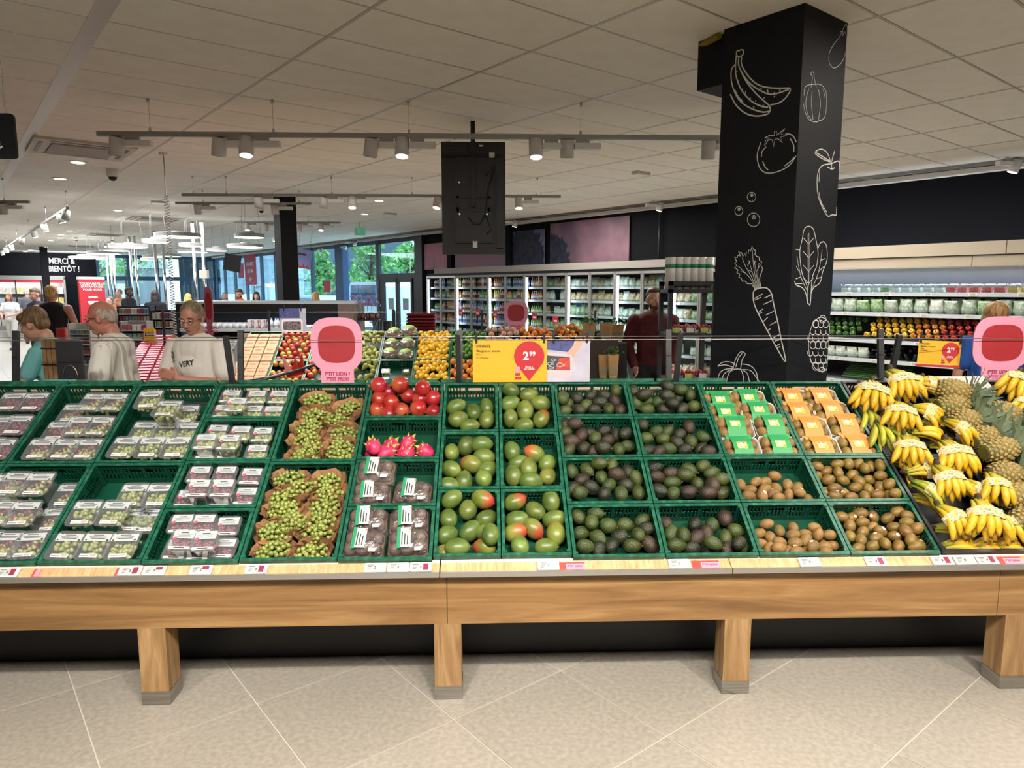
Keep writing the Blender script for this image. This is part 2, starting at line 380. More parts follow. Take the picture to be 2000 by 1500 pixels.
# ---------------------------------------------------------------- front produce table
def wood(name, c1, c2, c3, sc_=(1, 1, 1), rot=0):
    if name in MATS: return MATS[name]
    m = bpy.data.materials.new(name); m.use_nodes = True; MATS[name] = m; nt = m.node_tree; n = nt.nodes; l = nt.links; b = n['Principled BSDF']
    tc = n.new('ShaderNodeTexCoord'); mp = n.new('ShaderNodeMapping'); mp.inputs['Scale'].default_value = sc_; l.new(tc.outputs['Object'], mp.inputs[0])
    n1 = n.new('ShaderNodeTexNoise'); n1.inputs['Scale'].default_value = 2.2; n1.inputs['Detail'].default_value = 9; n1.inputs['Distortion'].default_value = 1.6; l.new(mp.outputs[0], n1.inputs[0])
    n2 = n.new('ShaderNodeTexNoise'); n2.inputs['Scale'].default_value = 22; n2.inputs['Detail'].default_value = 4; n2.inputs['Distortion'].default_value = .4; l.new(mp.outputs[0], n2.inputs[0])
    r1 = n.new('ShaderNodeValToRGB'); e = r1.color_ramp.elements; e[0].position = .3; e[1].position = .68; e[0].color = lin(c1); e[1].color = lin(c2); k = e.new(.52); k.color = lin(c3); l.new(n1.outputs[0], r1.inputs[0])
    mx = n.new('ShaderNodeMixRGB'); mx.blend_type = 'MULTIPLY'; mx.inputs[0].default_value = .35; l.new(r1.outputs[0], mx.inputs[1]); l.new(n2.outputs[0], mx.inputs[2])
    l.new(mx.outputs[0], b.inputs['Base Color']); b.inputs['Roughness'].default_value = .48; return m
m_oak = wood('oak_laminate', '#7b5935', '#ad885a', '#977145', (.35, 3, 5.5))
m_oakv = wood('oak_laminate_upright', '#8a6842', '#ba966a', '#a58256', (7, 7, .8))
m_pale = wood('pale_wood_strip', '#c59c6c', '#e6c79c', '#d8b383', (22, 3, 3))
YP = 2.92
T = thing('produce_table', 'long oak display table carrying the sloping rows of green fruit crates', 'table', (0, 3.2, 0))
def TB(x0,x1,y0,y1,z0,z1): return MB().box(x0,x1,y0-3.2,y1-3.2,z0,z1)
xj = [-3.7, -2.63, -.185, 2.265, 3.6]; zb, zt = .353, .582
for a, b in zip(xj[:-1], xj[1:]): TB(a+.0015, b-.0015, YP, YP+.025, zb, zt).build('fascia_panel', m_oak, T)
for (px0, px1, y) in ((271.5, 329, 1365), (847, 903, 1362), (1410, 1466, 1352), (1952, 2009, 1342)):
    x0 = atY(px0, 1300, YP).x; x1 = atY(px1, 1300, YP).x; xc = (x0+x1)/2; hw = .059
    lg = TB(xc-hw, xc+hw, YP, YP+.118, 0, zb).build('leg', m_oakv, T)
    ft = MB().box(xc-hw-.002, xc+hw+.002, YP-.002-3.2, YP+.12-3.2, 0, .062); ft.build('steel_foot', m_steel, lg)
TB(-3.7, 3.6, 3.31, 3.33, 0, .45).build('kick_panel', m_dark, T)
TB(-3.7, 3.6, 2.95, 5.0, .38, .42).build('bottom_deck', m_dark, T)
# price rail: tilted strip of pale wood between two metal lips
for a, b in ((-3.7, -.215), (-.21, 1.045), (1.049, 3.6)):
    MB().add([(a, 2.887-3.2, .601), (b, 2.887-3.2, .601), (b, 2.934-3.2, .628), (a, 2.934-3.2, .628), (a, 2.90-3.2, .58), (b, 2.90-3.2, .58), (b, 2.95-3.2, .60), (a, 2.95-3.2, .60)],
             [(0,1,2,3),(7,6,5,4),(0,4,5,1),(1,5,6,2),(2,6,7,3),(3,7,4,0)]).build('price_rail', m_pale, T)
    TB(a, b, 2.878, 2.889, .582, .605).build('rail_lip', m_alu, T)
    TB(a, b, 2.932, 2.942, .620, .636).build('rail_lip', m_white, T)
dk = MB().box(-3.7, 3.6, .02, 1.24, -.17, -.15); o = dk.build('sloping_deck', m_dark, T, M=Matrix.Translation((0,-3.2,0)) @ SL)
TB(-3.7, 3.6, 3.995, 4.005, 1.02, 1.262).build('ridge_board', mat('ridge_board_pink_beige', '#b59c86', rough=.6), T)
TB(-3.7, 3.6, 3.9, 3.95, .42, 1.12).build('core_panel', m_dark, T)
# mirrored slope of the far side
SL2 = Matrix.Translation((0, 5.07, .64)) @ Matrix.Rotation(math.pi, 4, 'Z') @ Matrix.Rotation(TH, 4, 'X')
MB().box(-3.6, 3.7, .02, 1.22, -.17, -.15).build('sloping_deck', m_dark, T, M=Matrix.Translation((0,-3.2,0)) @ SL2)
TB(-3.7, 3.6, 5.05, 5.07, .35, .62).build('fascia_panel', m_oak, T)
# crates -----------------------------------------------------------------
m_green = mat('green_crate_plastic', '#0b3f2d', '#0f4c37', 6, .35, bump=.05)
m_rim = mat('worn_green_rim', '#124e3a', '#357860', 30, .35, lo=.45, hi=.8)
m_bcr = mat('black_crate_plastic', '#15161a', rough=.4); m_brim = mat('black_crate_rim', '#2a2b2f', rough=.35)
CR = {}
def crate_mesh(w, d, h, dark=False):
    k = (w, d, h, dark)
    if k in CR: return CR[k]
    b = MB(); t = .005
    b.box(-w/2, w/2, 0, d, -h, -h+.006)
    def wall(L, f, handle):
        n = int(L/.017); pitch = L/n; z1 = -h*.22; z0 = -h*.75; hz0 = -h*.42
        b.add(*f(0, L, -h, z0)); b.add(*f(0, L, z1, -.002))
        b.add(*f(0, L, (z0+z1)/2-.004, (z0+z1)/2+.004)) if not handle else None
        for i in range(n):
            c = (i+.5)*pitch
            hnd = handle and abs(c-L/2) < .055
            if i % 6 in (0,) : b.add(*f(i*pitch, (i+1)*pitch, z0, z1))
            else: b.add(*f(c+pitch*.22-pitch*.5, c-pitch*.22+pitch*.5-pitch*.1, z0, hz0 if hnd else z1))
        if handle: b.add(*f(0, L/2-.055, (z0+z1)/2-.004, (z0+z1)/2+.004)); b.add(*f(L/2+.055, L, (z0+z1)/2-.004, (z0+z1)/2+.004))
    B = lambda x0,x1,y0,y1,z0,z1: ([(x0,y0,z0),(x1,y0,z0),(x1,y1,z0),(x0,y1,z0),(x0,y0,z1),(x1,y0,z1),(x1,y1,z1),(x0,y1,z1)], [(0,3,2,1),(4,5,6,7),(0,1,5,4),(1,2,6,5),(2,3,7,6),(3,0,4,7)])
    wall(w, lambda a, c, z0, z1: B(-w/2+a, -w/2+c, 0, t, z0, z1), False)
    wall(w, lambda a, c, z0, z1: B(-w/2+a, -w/2+c, d-t, d, z0, z1), True)
    wall(d, lambda a, c, z0, z1: B(-w/2, -w/2+t, a, c, z0, z1), False)
    wall(d, lambda a, c, z0, z1: B(w/2-t, w/2, a, c, z0, z1), False)
    r = MB(); o = .0035; lp = .011
    for x0, x1, y0, y1 in ((-w/2-o, w/2+o, -o, lp), (-w/2-o, w/2+o, d-lp, d+o), (-w/2-o, -w/2+lp, lp, d-lp), (w/2-lp, w/2+o, lp, d-lp)):
        r.box(x0, x1, y0, y1, -.004, 0)
    for x0, x1, y0, y1 in ((-w/2-o, w/2+o, -o, -o+.002), (-w/2-o, w/2+o, d+o-.002, d+o), (-w/2-o, -w/2-o+.002, -o, d+o), (w/2+o-.002, w/2+o, -o, d+o)):
        r.box(x0, x1, y0, y1, -.022, -.003)
    for sx in (-1, 1):       # waisted corner posts
        for y in (.012, d-.022): r.box(sx*(w/2-.009)-.009, sx*(w/2-.009)+.009, y, y+.012, -h*.9, .003)
    CR[k] = (b.mesh('crate_shell', m_bcr if dark else m_green), r.mesh('crate_rim', m_brim if dark else m_rim)); return CR[k]
def crate(x0, x1, t0, t1, label, h=.125, dark=False, group='green crates on the front table', A=None, n=0):
    w = x1-x0-.012; d = t1-t0-.012; a, r = crate_mesh(round(w, 3), round(d, 3), h, dark); A = A or SL
    o = ob('produce_crate', a, M=A @ Matrix.Translation(((x0+x1)/2, t0+.006, n))); tag(o, label, 'crate', group); ob('rim', r, o); return o
XE = [-2.745, -2.33, -1.915, -1.478, -1.068, -.652, -.245, .052, .36, .765, 1.178, 1.583, 1.988, 2.40, 2.81]
RW = [.017, .314, .612, .91, 1.19]; LW = [.02, .6, 1.195]; MW = [.03, .412, .8, 1.188]
# fruit -------------------------------------------------------------------
def Z(reg, s): return lambda x, y: (reg[0]+x/s, reg[1]+y/s)
Z4 = Z((840, 720), 3.572); Z5 = Z((1080, 720), 3.571); Z7 = Z((1600, 700), 3.572); Z3 = Z((640, 720), 3.571); Z1 = Z((0, 740), 3.75); Z2 = Z((330, 740), 3.75)
def heap(pts, zf, x0, x1, t0, t1, floor, r, A=None, nmax=.06, slack=.86):
    """settle each fruit along the sight line onto the crate bottom or the fruit already there"""
    A = A or SL; Ai = A.inverted(); placed = []
    eye = Ai @ EYEV
    for p in pts:
        px, py = zf(p[0], p[1]) if zf else (p[0], p[1])
        q = on_sl(px, py, floor+r, A); dirv = (eye-q).normalized()
        best = None
        for k in range(60):
            c = q + dirv*(.004*k)
            if c.z > nmax: break
            if c.y > t1-r*.85 and k < 59 and (q+dirv*(.004*(k+1))).z <= nmax: continue
            cc = Vector((min(max(c.x, x0+r*.9), x1-r*.9), min(max(c.y, t0+r*.95), t1-r*.7), c.z))
            ok = all((cc-o).length > (r+r)*slack for o in placed)
            best = cc
            if ok: break
        placed.append(best)
    return placed
def fruit_matrix(A, c, ang, tilt, spin, s=1):
    """long axis (mesh +Z) lies in the crate plane at angle ang, tipped by tilt"""
    ax = Vector((math.cos(ang)*math.cos(tilt), math.sin(ang)*math.cos(tilt), math.sin(tilt)))
    q = ax.to_track_quat('Z', 'Y').to_matrix().to_4x4()
    return A @ Matrix.Translation(c) @ q @ Matrix.Rotation(spin, 4, 'Z') @ Matrix.Scale(s, 4)
def fill(protos, label, cat, group, pts, zf, box, floor, r, A=None, tags=None, nmax=.06, gap=None, spread=.16, slack=.86):
    x0, x1, t0, t1 = box; A = A or SL
    ps = heap(pts, zf, x0, x1, t0, t1, floor, r, A, nmax, slack)
    rl = rank_labels([(p.x, p.y) for p in ps], gap or r*1.1)
    for i, (p, c) in enumerate(zip(pts, ps)):
        k = p[3] if len(p) > 3 else None
        pr = protos[k] if k is not None else protos[R.randrange(protos['n'])]
        ang = rad(p[2]) if len(p) > 2 and p[2] is not None else R.uniform(0, math.pi*2)
        desc = pr[1]; lab = '%s %s %s, %s' % (desc, label[0], label[1], rl[i])
        o = dup(pr[0], fruit_matrix(A, c, ang, R.uniform(-.35, .45), R.uniform(0, 6.28), R.uniform(1-spread*.5, 1+spread*.3)), lab, group)
        o['category'] = cat
protos_used = []
def proto(o, desc):
    protos_used.append(o); return (o, desc)
# mangoes
def fruit_mat(name, base, base2, blush=None, bl=(.5, .9), scale=14, rough=.35, bump=.15, bscale=60, rnd=.12, speck=None, coat=0, hr=.012):
    """mottled skin; blush sits at one end of the fruit and varies from fruit to fruit"""
    if name in MATS: return MATS[name]
    m = bpy.data.materials.new(name); m.use_nodes = True; MATS[name] = m; nt = m.node_tree; n = nt.nodes; l = nt.links; b = n['Principled BSDF']
    tc = n.new('ShaderNodeTexCoord'); oi = n.new('ShaderNodeObjectInfo')
    ad = n.new('ShaderNodeVectorMath'); ad.operation = 'ADD'; cm = n.new('ShaderNodeMath'); cm.operation = 'MULTIPLY'; cm.inputs[1].default_value = 37.
    l.new(oi.outputs['Random'], cm.inputs[0]); l.new(tc.outputs['Object'], ad.inputs[0]); l.new(cm.outputs[0], ad.inputs[1])
    nz = n.new('ShaderNodeTexNoise'); nz.inputs['Scale'].default_value = scale; nz.inputs['Detail'].default_value = 4; l.new(ad.outputs[0], nz.inputs[0])
    cr = n.new('ShaderNodeValToRGB'); cr.color_ramp.elements[0].position = .35; cr.color_ramp.elements[1].position = .68
    cr.color_ramp.elements[0].color = lin(base); cr.color_ramp.elements[1].color = lin(base2); l.new(nz.outputs[0], cr.inputs[0]); col = cr.outputs[0]
    if blush:
        sx = n.new('ShaderNodeSeparateXYZ'); l.new(tc.outputs['Generated'], sx.inputs[0])
        n3 = n.new('ShaderNodeTexNoise'); n3.inputs['Scale'].default_value = 9; l.new(ad.outputs[0], n3.inputs[0])
        a2 = n.new('ShaderNodeMath'); a2.operation = 'MULTIPLY_ADD'; a2.inputs[1].default_value = .5; l.new(n3.outputs[0], a2.inputs[0]); l.new(sx.outputs['Z'], a2.inputs[2])
        mr = n.new('ShaderNodeMapRange'); mr.inputs[1].default_value = bl[0]+.25; mr.inputs[2].default_value = bl[1]+.25; l.new(a2.outputs[0], mr.inputs[0])
        mx = n.new('ShaderNodeMixRGB'); l.new(mr.outputs[0], mx.inputs[0]); l.new(col, mx.inputs[1]); mx.inputs[2].default_value = lin(blush); col = mx.outputs[0]
    if speck:
        vo = n.new('ShaderNodeTexVoronoi'); vo.inputs['Scale'].default_value = speck[1]; l.new(ad.outputs[0], vo.inputs[0])
        r3 = n.new('ShaderNodeMapRange'); r3.inputs[1].default_value = speck[2]; r3.inputs[2].default_value = 0.0; l.new(vo.outputs['Distance'], r3.inputs[0])
        m3 = n.new('ShaderNodeMixRGB'); l.new(r3.outputs[0], m3.inputs[0]); l.new(col, m3.inputs[1]); m3.inputs[2].default_value = lin(speck[0]); col = m3.outputs[0]
    hs = n.new('ShaderNodeHueSaturation'); mr = n.new('ShaderNodeMapRange'); mr.inputs[3].default_value = 1-rnd; mr.inputs[4].default_value = 1+rnd
    l.new(oi.outputs['Random'], mr.inputs[0]); l.new(mr.outputs[0], hs.inputs['Value'])
    fr_ = n.new('ShaderNodeMath'); fr_.operation = 'FRACT'; l.new(cm.outputs[0], fr_.inputs[0]); m4 = n.new('ShaderNodeMapRange'); m4.inputs[3].default_value = .5-hr; m4.inputs[4].default_value = .5+hr
    l.new(fr_.outputs[0], m4.inputs[0]); l.new(m4.outputs[0], hs.inputs['Hue']); l.new(col, hs.inputs['Color']); l.new(hs.outputs[0], b.inputs['Base Color'])
    b.inputs['Roughness'].default_value = rough
    if coat: b.inputs['Coat Weight'].default_value = coat; b.inputs['Coat Roughness'].default_value = .15
    if bump:
        nb = n.new('ShaderNodeTexNoise' if not speck else 'ShaderNodeTexVoronoi'); nb.inputs['Scale'].default_value = bscale; l.new(ad.outputs[0], nb.inputs[0])
        bp = n.new('ShaderNodeBump'); bp.inputs['Strength'].default_value = bump; bp.inputs['Distance'].default_value = .003; l.new(nb.outputs[0], bp.inputs['Height']); l.new(bp.outputs[0], b.inputs['Normal'])
    return m
m_stem = mat('woody_stem', '#6b4a2a', '#4c3620', 30, .8)
def egg(name, rx, ry, rz, m, k=0.0, asym=0.0, nu=20, nv=14, stem=True, beak=0):
    """egg-shaped fruit with the narrow end at +Z, a woody button at that end"""
    b = MB(); vs = []
    def fn(d):
        s = 1-k*max(0, d.z)*math.hypot(d.x, d.y)+.06*asym*d.x*d.z
        return s
    b.ell((0,0,0), (rx, ry, rz), nu, nv, fn=lambda d: 1-k*.5*(d.z+1)*math.hypot(d.x, d.y)+asym*.12*d.x*(1-d.z*d.z)+beak*.1*max(0, -d.z)**3*max(0, d.x))
    o = b.build(name, m)
    if stem: MB().cyl((0,0,rz*.97), .0045, .005, 8).build('stem', m_stem, o)
    return o
mg = fruit_mat('mango_green', '#465a26', '#6f7f3a', '#7d8840', (.7, 1.2), 10, .38, .08, 120, .16, hr=.018)
mr_ = fruit_mat('mango_blushed', '#556626', '#86873e', '#a8442a', (.5, .95), 10, .36, .08, 120, .1, hr=.012)
MP = {'n': 1}
P0 = egg('mango', .048, .045, .059, mg, .10, .5); MP[0] = proto(P0, 'green'); P1 = egg('mango', .048, .045, .060, mr_, .10, .5); MP[1] = proto(P1, 'red-blushed')
av1 = fruit_mat('avocado_dark', '#1b2017', '#30341f', None, scale=22, rough=.42, bump=.55, bscale=260, rnd=.32, speck=('#555a36', 240, .26), hr=.02)
av2 = fruit_mat('avocado_green', '#2f3b19', '#465222', None, scale=22, rough=.42, bump=.55, bscale=260, rnd=.22, speck=('#6c7338', 240, .26), hr=.012)
av3 = fruit_mat('avocado_brown', '#2f241c', '#403226', None, scale=22, rough=.45, bump=.55, bscale=260, rnd=.25, speck=('#67553c', 240, .28))
AP = {'n': 6}
for i, (m, dsc, rz) in enumerate(((av1, 'dark', .041), (av1, 'dark', .037), (av2, 'green-skinned', .039), (av3, 'brownish', .039), (av1, 'dark', .039), (av2, 'green-skinned', .036))):
    AP[i] = proto(egg('avocado', .0365, .0355, rz*1.15, m, .2 if i % 2 == 0 else .06), dsc)
k1 = fruit_mat('kiwi_brown', '#6f532a', '#8a6a38', None, scale=30, rough=.62, bump=.3, bscale=400, rnd=.15, speck=None)
k2 = fruit_mat('kiwi_gold', '#6a5022', '#83682c', None, scale=30, rough=.5, bump=.12, bscale=300, rnd=.18)
m_stick = mat('fruit_sticker', '#f3e6da', '#e9b39a', 120, .5)
def kiwi(m, sticker):
    o = egg('kiwi', .0265, .0255, .034, m, .04, stem=False)
    MB().cyl((0,0,.0325), .004, .0035, 8, r2=.002).build('stem', mat('kiwi_tip', '#4a2f1c', rough=.9), o)
    if sticker:
        b = MB(); n = 14; pts = [(.0265*.0, 0, 0)]
        rr = [Vector((.0275*math.cos(a*.33)*1.0, .0275*math.sin(a*.33), 0)) for a in (-1, 1)]
        ring = []
        for k in range(n):
            a = 2*math.pi*k/n; y, z = .008*math.cos(a), .0095*math.sin(a); x = .0265*math.sqrt(max(0, 1-(y/.0255)**2-(z/.034)**2))+.0004; ring.append((x, y, z))
        b.add([(.0272, 0, 0)]+ring, [(0, 1+k, 1+(k+1) % n) for k in range(n)], True); b.build('sticker', m_stick, o)
    return o
KB = {'n': 4}; KG = {'n': 4}
for i in range(4):
    KB[i] = proto(kiwi(k1, i == 3), 'brown' if i < 3 else 'stickered brown'); KG[i] = proto(kiwi(k2, i == 3), 'golden' if i < 3 else 'stickered golden')
# mango crates
Mg = 'mangoes in the front crates'
MC = {}
cells = {('left', 2): (5, 1), ('right', 2): (6, 1)}
mango = {
 (0, 2): [(180,268,20),(305,300,100),(395,265,100),(197,350,30),(395,355,80),(278,400,0)],
 (1, 2): [(560,155,150),(690,180,20),(555,240,20),(772,245,170),(558,345,90),(652,398,170),(660,290,90),(780,350,60,1)],
 (0, 1): [(125,818,0),(362,532,0),(402,705,60),(150,580,90),(255,535,70),(378,620,-10),(145,705,-30),(285,670,150,1),(240,785,90),(378,765,80)],
 (1, 1): [(615,660,20),(820,665,60),(568,575,100),(727,595,160,1),(705,790,0),(690,695,90),(577,745,100),(825,750,80,1)],
 (0, 0): [(400,1145,0),(85,1290,0,1),(155,910,30),(370,910,-30,1),(130,1045,100),(395,1045,40),(262,985,90),(122,1165,45),(280,1130,45),(190,1250,0),(380,1250,165,1),(492,1155,90)],
 (1, 0): [(595,1145,0,1),(870,1050,0),(595,930,20,1),(845,920,100),(605,1055,0),(735,990,130),(718,1120,-45,1),(875,1150,90,1),(812,1245,0),(630,1235,100)]}
ROWN = {3: ['lowest', 'middle', 'uppermost'], 4: ['lowest', 'second lowest', 'third lowest', 'uppermost'], 2: ['lower', 'upper']}
for (ci, ri), pts in mango.items():
    x0, x1 = XE[6+ci]-.0, XE[7+ci]; x0, x1 = (-.245, .052) if ci == 0 else (.052, .36)
    nm = '%s mango crate %s' % (ROWN[3][ri], 'next to the passion fruit' if ci == 0 else 'next to the avocados')
    crate(x0, x1, MW[ri], MW[ri+1], 'small green %s' % nm, .13)
    fill(MP, ('mango in', '%s %s mango crate' % (ROWN[3][ri], ['left', 'right'][ci])), 'mango', Mg, pts, Z4, (x0+.01, x1-.01, MW[ri], MW[ri+1]), -.11, .041, nmax=.07)
Ag = 'avocados in the front crates'
avo = {
 (0,3): [(230,258),(175,285),(100,250),(70,205),(165,205),(265,185),(370,188),(435,148,90),(325,235),(430,225),(80,295,0),(290,285),(388,278),(470,288,90)],
 (1,3): [(650,225),(870,205),(560,155),(638,180,0),(955,180,100),(890,145,160),(795,120),(735,230,20),(580,238,90),(800,190,-10),(655,285),(780,285,-10),(830,240),(905,280,50),(985,262,-15)],
 (0,2): [(260,450),(285,578),(440,460),(75,385,90),(150,382,-20,3),(92,440,40,2),(200,460),(350,435),(507,450),(128,505,0),(295,480,60),(380,500),(112,565),(215,552,70),(350,550,-20),(530,540,0,2),(460,558,90,2)],
 (1,2): [(740,580),(720,440),(868,520),(622,388),(800,435,40,2),(885,460),(948,405,90),(650,485,-30),(768,490,0),(1048,475,-40,2),(962,510,100),(660,570),(812,558,-10,2),(920,565,-10),(1035,560),(1085,580)],
 (0,1): [(125,845),(410,670),(525,725),(130,715,110),(240,705,-60,2),(325,660,-20),(205,775,40),(340,760),(445,735,-10,3),(598,765,-70,2),(270,830,-30),(395,810,45,2),(510,812,-30),(190,865,15),(360,868,70),(475,868,90),(605,862,90,2)],
 (1,1): [(950,705),(710,690,0),(1050,680,30),(725,755,0,3),(825,730,0,3),(925,740,-20,2),(1110,725,20,2),(1210,770,0,2),(835,795,0,2),(1005,800,90),(1115,810,90,3),(740,850),(840,865,70),(950,860,0,3),(1085,865,0,3),(1210,860,45,2)],
 (0,0): [(320,1265),(300,1010,-20,2),(175,1030,120),(270,1065,80,2),(385,1095,-20),(505,1090,0),(625,1060,30),(200,1145,20,2),(315,1178,-50,2),(465,1170,-20),(655,1115,-20),(595,1155),(230,1240,0),(412,1230,60),(555,1235,0,2),(692,1225,-50,3)],
 (1,0): [(790,1085),(1070,1150),(1085,1260),(1215,1260),(990,1080,70),(1110,1090,90),(1200,1040,90,3),(825,1145,80,2),(910,1155,90),(1275,1130,-20),(1000,1180,40),(1200,1175,80),(865,1230,0,2),(975,1255,0),(1120,1220,-30,2),(1340,1240,60,2),(1300,1215,40)]}
for (ci, ri), pts in avo.items():
    x0, x1 = XE[8+ci], XE[9+ci]
    crate(x0, x1, RW[ri], RW[ri+1], 'green crate of avocados, %s in the %s avocado column' % (ROWN[4][ri], ['left', 'right'][ci]))
    fill(AP, ('avocado in', '%s avocado crate %s' % (ROWN[4][ri], ['beside mangoes', 'beside kiwis'][ci])), 'avocado', Ag, pts, Z5, (x0+.01, x1-.01, RW[ri], RW[ri+1]), -.10, .035, nmax=.05)
Z6 = Z((1360, 720), 3.571)
kiw = {
 (0,1): (KB, Z6, [(340,915),(480,790),(405,905),(780,910),(700,830),(310,810),(415,790,20),(545,750,-20),(635,810,80),(555,835),(480,840,20),(375,845,-10),(365,885),(460,885,90,3),(540,875,None,3),(645,880,80),(720,865,None,3),(575,900,0)], 'brown kiwis'),
 (1,1): (KG, Z6, [(1310,785),(900,860),(1020,865),(845,680,-40),(985,665,0),(1060,660,90),(1130,660,60),(1215,680,90),(1300,675,90),(840,750),(905,715),(990,725,90),(1090,740,20,3),(1175,695,90),(1285,745,0,3),(920,775,0),(1025,780,-15),(1135,785),(1210,775,-20),(965,835,0,3),(1110,830,0),(1200,840),(1280,825,80),(1385,805,30),(970,890,-20),(1080,895,0,3),(1175,890,90),(1265,880,0,3),(1345,885,90),(1425,870,20)], 'golden kiwis'),
 (0,0): (KB, Z6, [(880,1200),(640,1275),(780,1280),(490,1085,0),(675,1110,90),(825,1110,-20,3),(435,1150,10),(515,1175,90),(580,1130,90),(675,1160,0,3),(760,1155,-20,3),(850,1155,60,3),(930,1160,10),(580,1210,-20),(690,1215,-15),(765,1195,40),(450,1225,0),(815,1240,40,3),(965,1235,0),(510,1255,60),(575,1250,0),(900,1245,0),(700,1280,0),(905,1275,0)], 'brown kiwis'),
 (1,0): (KG, Z7, [(225,1110),(370,1175),(455,1325),(155,1105,-30,3),(287,1080,-10),(378,1105,90),(545,1070,20),(637,1100,-20,3),(477,1115,20,3),(610,1145,-20),(215,1165),(303,1145,0),(525,1180,-20),(685,1185,20),(305,1210,40,3),(215,1240,90),(425,1205,-20),(290,1265,60),(400,1255,20,3),(525,1240,0,3),(605,1205),(740,1235,30),(640,1265),(375,1310,10),(460,1290,90),(553,1310,60),(670,1315,0),(772,1300,-40),(270,1325,20)], 'golden kiwis')}
for (ci, ri), (PR, zf, pts, nm) in kiw.items():
    x0, x1 = XE[10+ci], XE[11+ci]
    crate(x0, x1, RW[ri], RW[ri+1], 'green crate of loose %s in the %s row' % (nm, ['front', 'second'][ri]))
    fill(PR, ('kiwi in', '%s %s crate' % (['front', 'second-row'][ri], nm[:-1])), 'kiwi', 'loose kiwis in the front crates', pts, zf, (x0+.01, x1-.01, RW[ri], RW[ri+1]), -.095, .028, nmax=.05)
# pomegranates
pmat = fruit_mat('pomegranate_skin', '#8f1420', '#b0302c', '#c0603c', (.55, 1.1), 12, .3, .06, 80, .14, coat=.3, hr=.01)
def pome():
    o = MB().ell((0,0,0), .046, 22, 14, fn=lambda d: 1+.02*math.cos(6*math.atan2(d.y, d.x))*(1-d.z*d.z)).build('pomegranate', pmat)
    cr = MB(); n = 12; r0 = []; r1 = []
    cr.loft([[(.010*math.cos(2*math.pi*k/n), .010*math.sin(2*math.pi*k/n), .042) for k in range(n)], [(.008*math.cos(2*math.pi*k/n), .008*math.sin(2*math.pi*k/n), .050) for k in range(n)],
             [((.011+.002*(k % 2))*math.cos(2*math.pi*k/n), (.011+.002*(k % 2))*math.sin(2*math.pi*k/n), .054+.005*(k % 2)) for k in range(n)]], False, False)
    cr.build('crown', mat('pomegranate_crown', '#a8542e', '#6b3520', 60, .7), o); return o
PP = {'n': 1}; PP[0] = proto(pome(), 'glossy red')
crate(XE[5], XE[6], RW[3], RW[4], 'green crate heaped with red pomegranates in the top row')
fill(PP, ('pomegranate in', 'the heaped top crate'), 'pomegranate', 'pomegranates', [(430,320),(648,215),(425,165,90),(338,215,90),(440,235,70),(665,135,90),(342,115,180),(505,112,200),(562,188,190),(735,210,140),(740,305,170),(335,288,260),(512,292,-60),(632,280,200)], Z3, (XE[5]+.01, XE[6]-.01, RW[3], RW[4]), -.09, .045, nmax=.12, slack=.8)
# dragon fruit
dmat = mat('dragonfruit_skin', '#b3184e', '#d8406a', 30, .45, rnd=.1); dleaf = mat('dragonfruit_scale', '#9da63a', '#c5b65a', 20, .5)
def dragon():
    b = MB().ell((0,0,0), (.041, .041, .05), 16, 12); o = b.build('dragon_fruit', dmat)
    for k in range(18):
        a = k*2.4; zz = -.034+.004*k; rr = .036*math.sqrt(max(.05, 1-(zz/.046)**2))
        d = Vector((math.cos(a), math.sin(a), 0)); s = d.cross(Vector((0,0,1)))*.011; p = d*rr+Vector((0,0,zz)); L = .018 if k < 14 else .026
        q = p+d*.007+Vector((0,0,L*.6)); e = p+d*.013+Vector((0,0,L))
        MB().add([p+s, p-s, q-s*.5, q+s*.5, e, p+s-d*.004, p-s-d*.004, q-s*.5-d*.003, q+s*.5-d*.003], [(0,1,2,3),(3,2,4),(6,5,8,7),(7,8,4),(0,3,8,5),(1,6,7,2),(3,4,8),(2,7,4)], True).build('scale_leaf', dleaf, o)
    return o
DP = {'n': 1}; DP[0] = proto(dragon(), 'pink')
crate(XE[5], XE[6], RW[2], RW[3], 'green crate half full of pink dragon fruit')
fill(DP, ('dragon fruit with', 'curling yellow-green scales'), 'dragon fruit', 'dragon fruits', [(330,598,20),(410,590,50),(320,545,120),(440,545,60),(560,520,60),(545,592,10),(680,578,150)], Z3, (XE[5]+.01, XE[6]-.01, RW[2], RW[3]), -.10, .038, nmax=.05)
for o in protos_used:        # the prototypes themselves are not part of the shop
    for ch in KIDS(o): bpy.data.objects.remove(ch)
    bpy.data.objects.remove(o)
protos_used.clear(); _kids.clear()
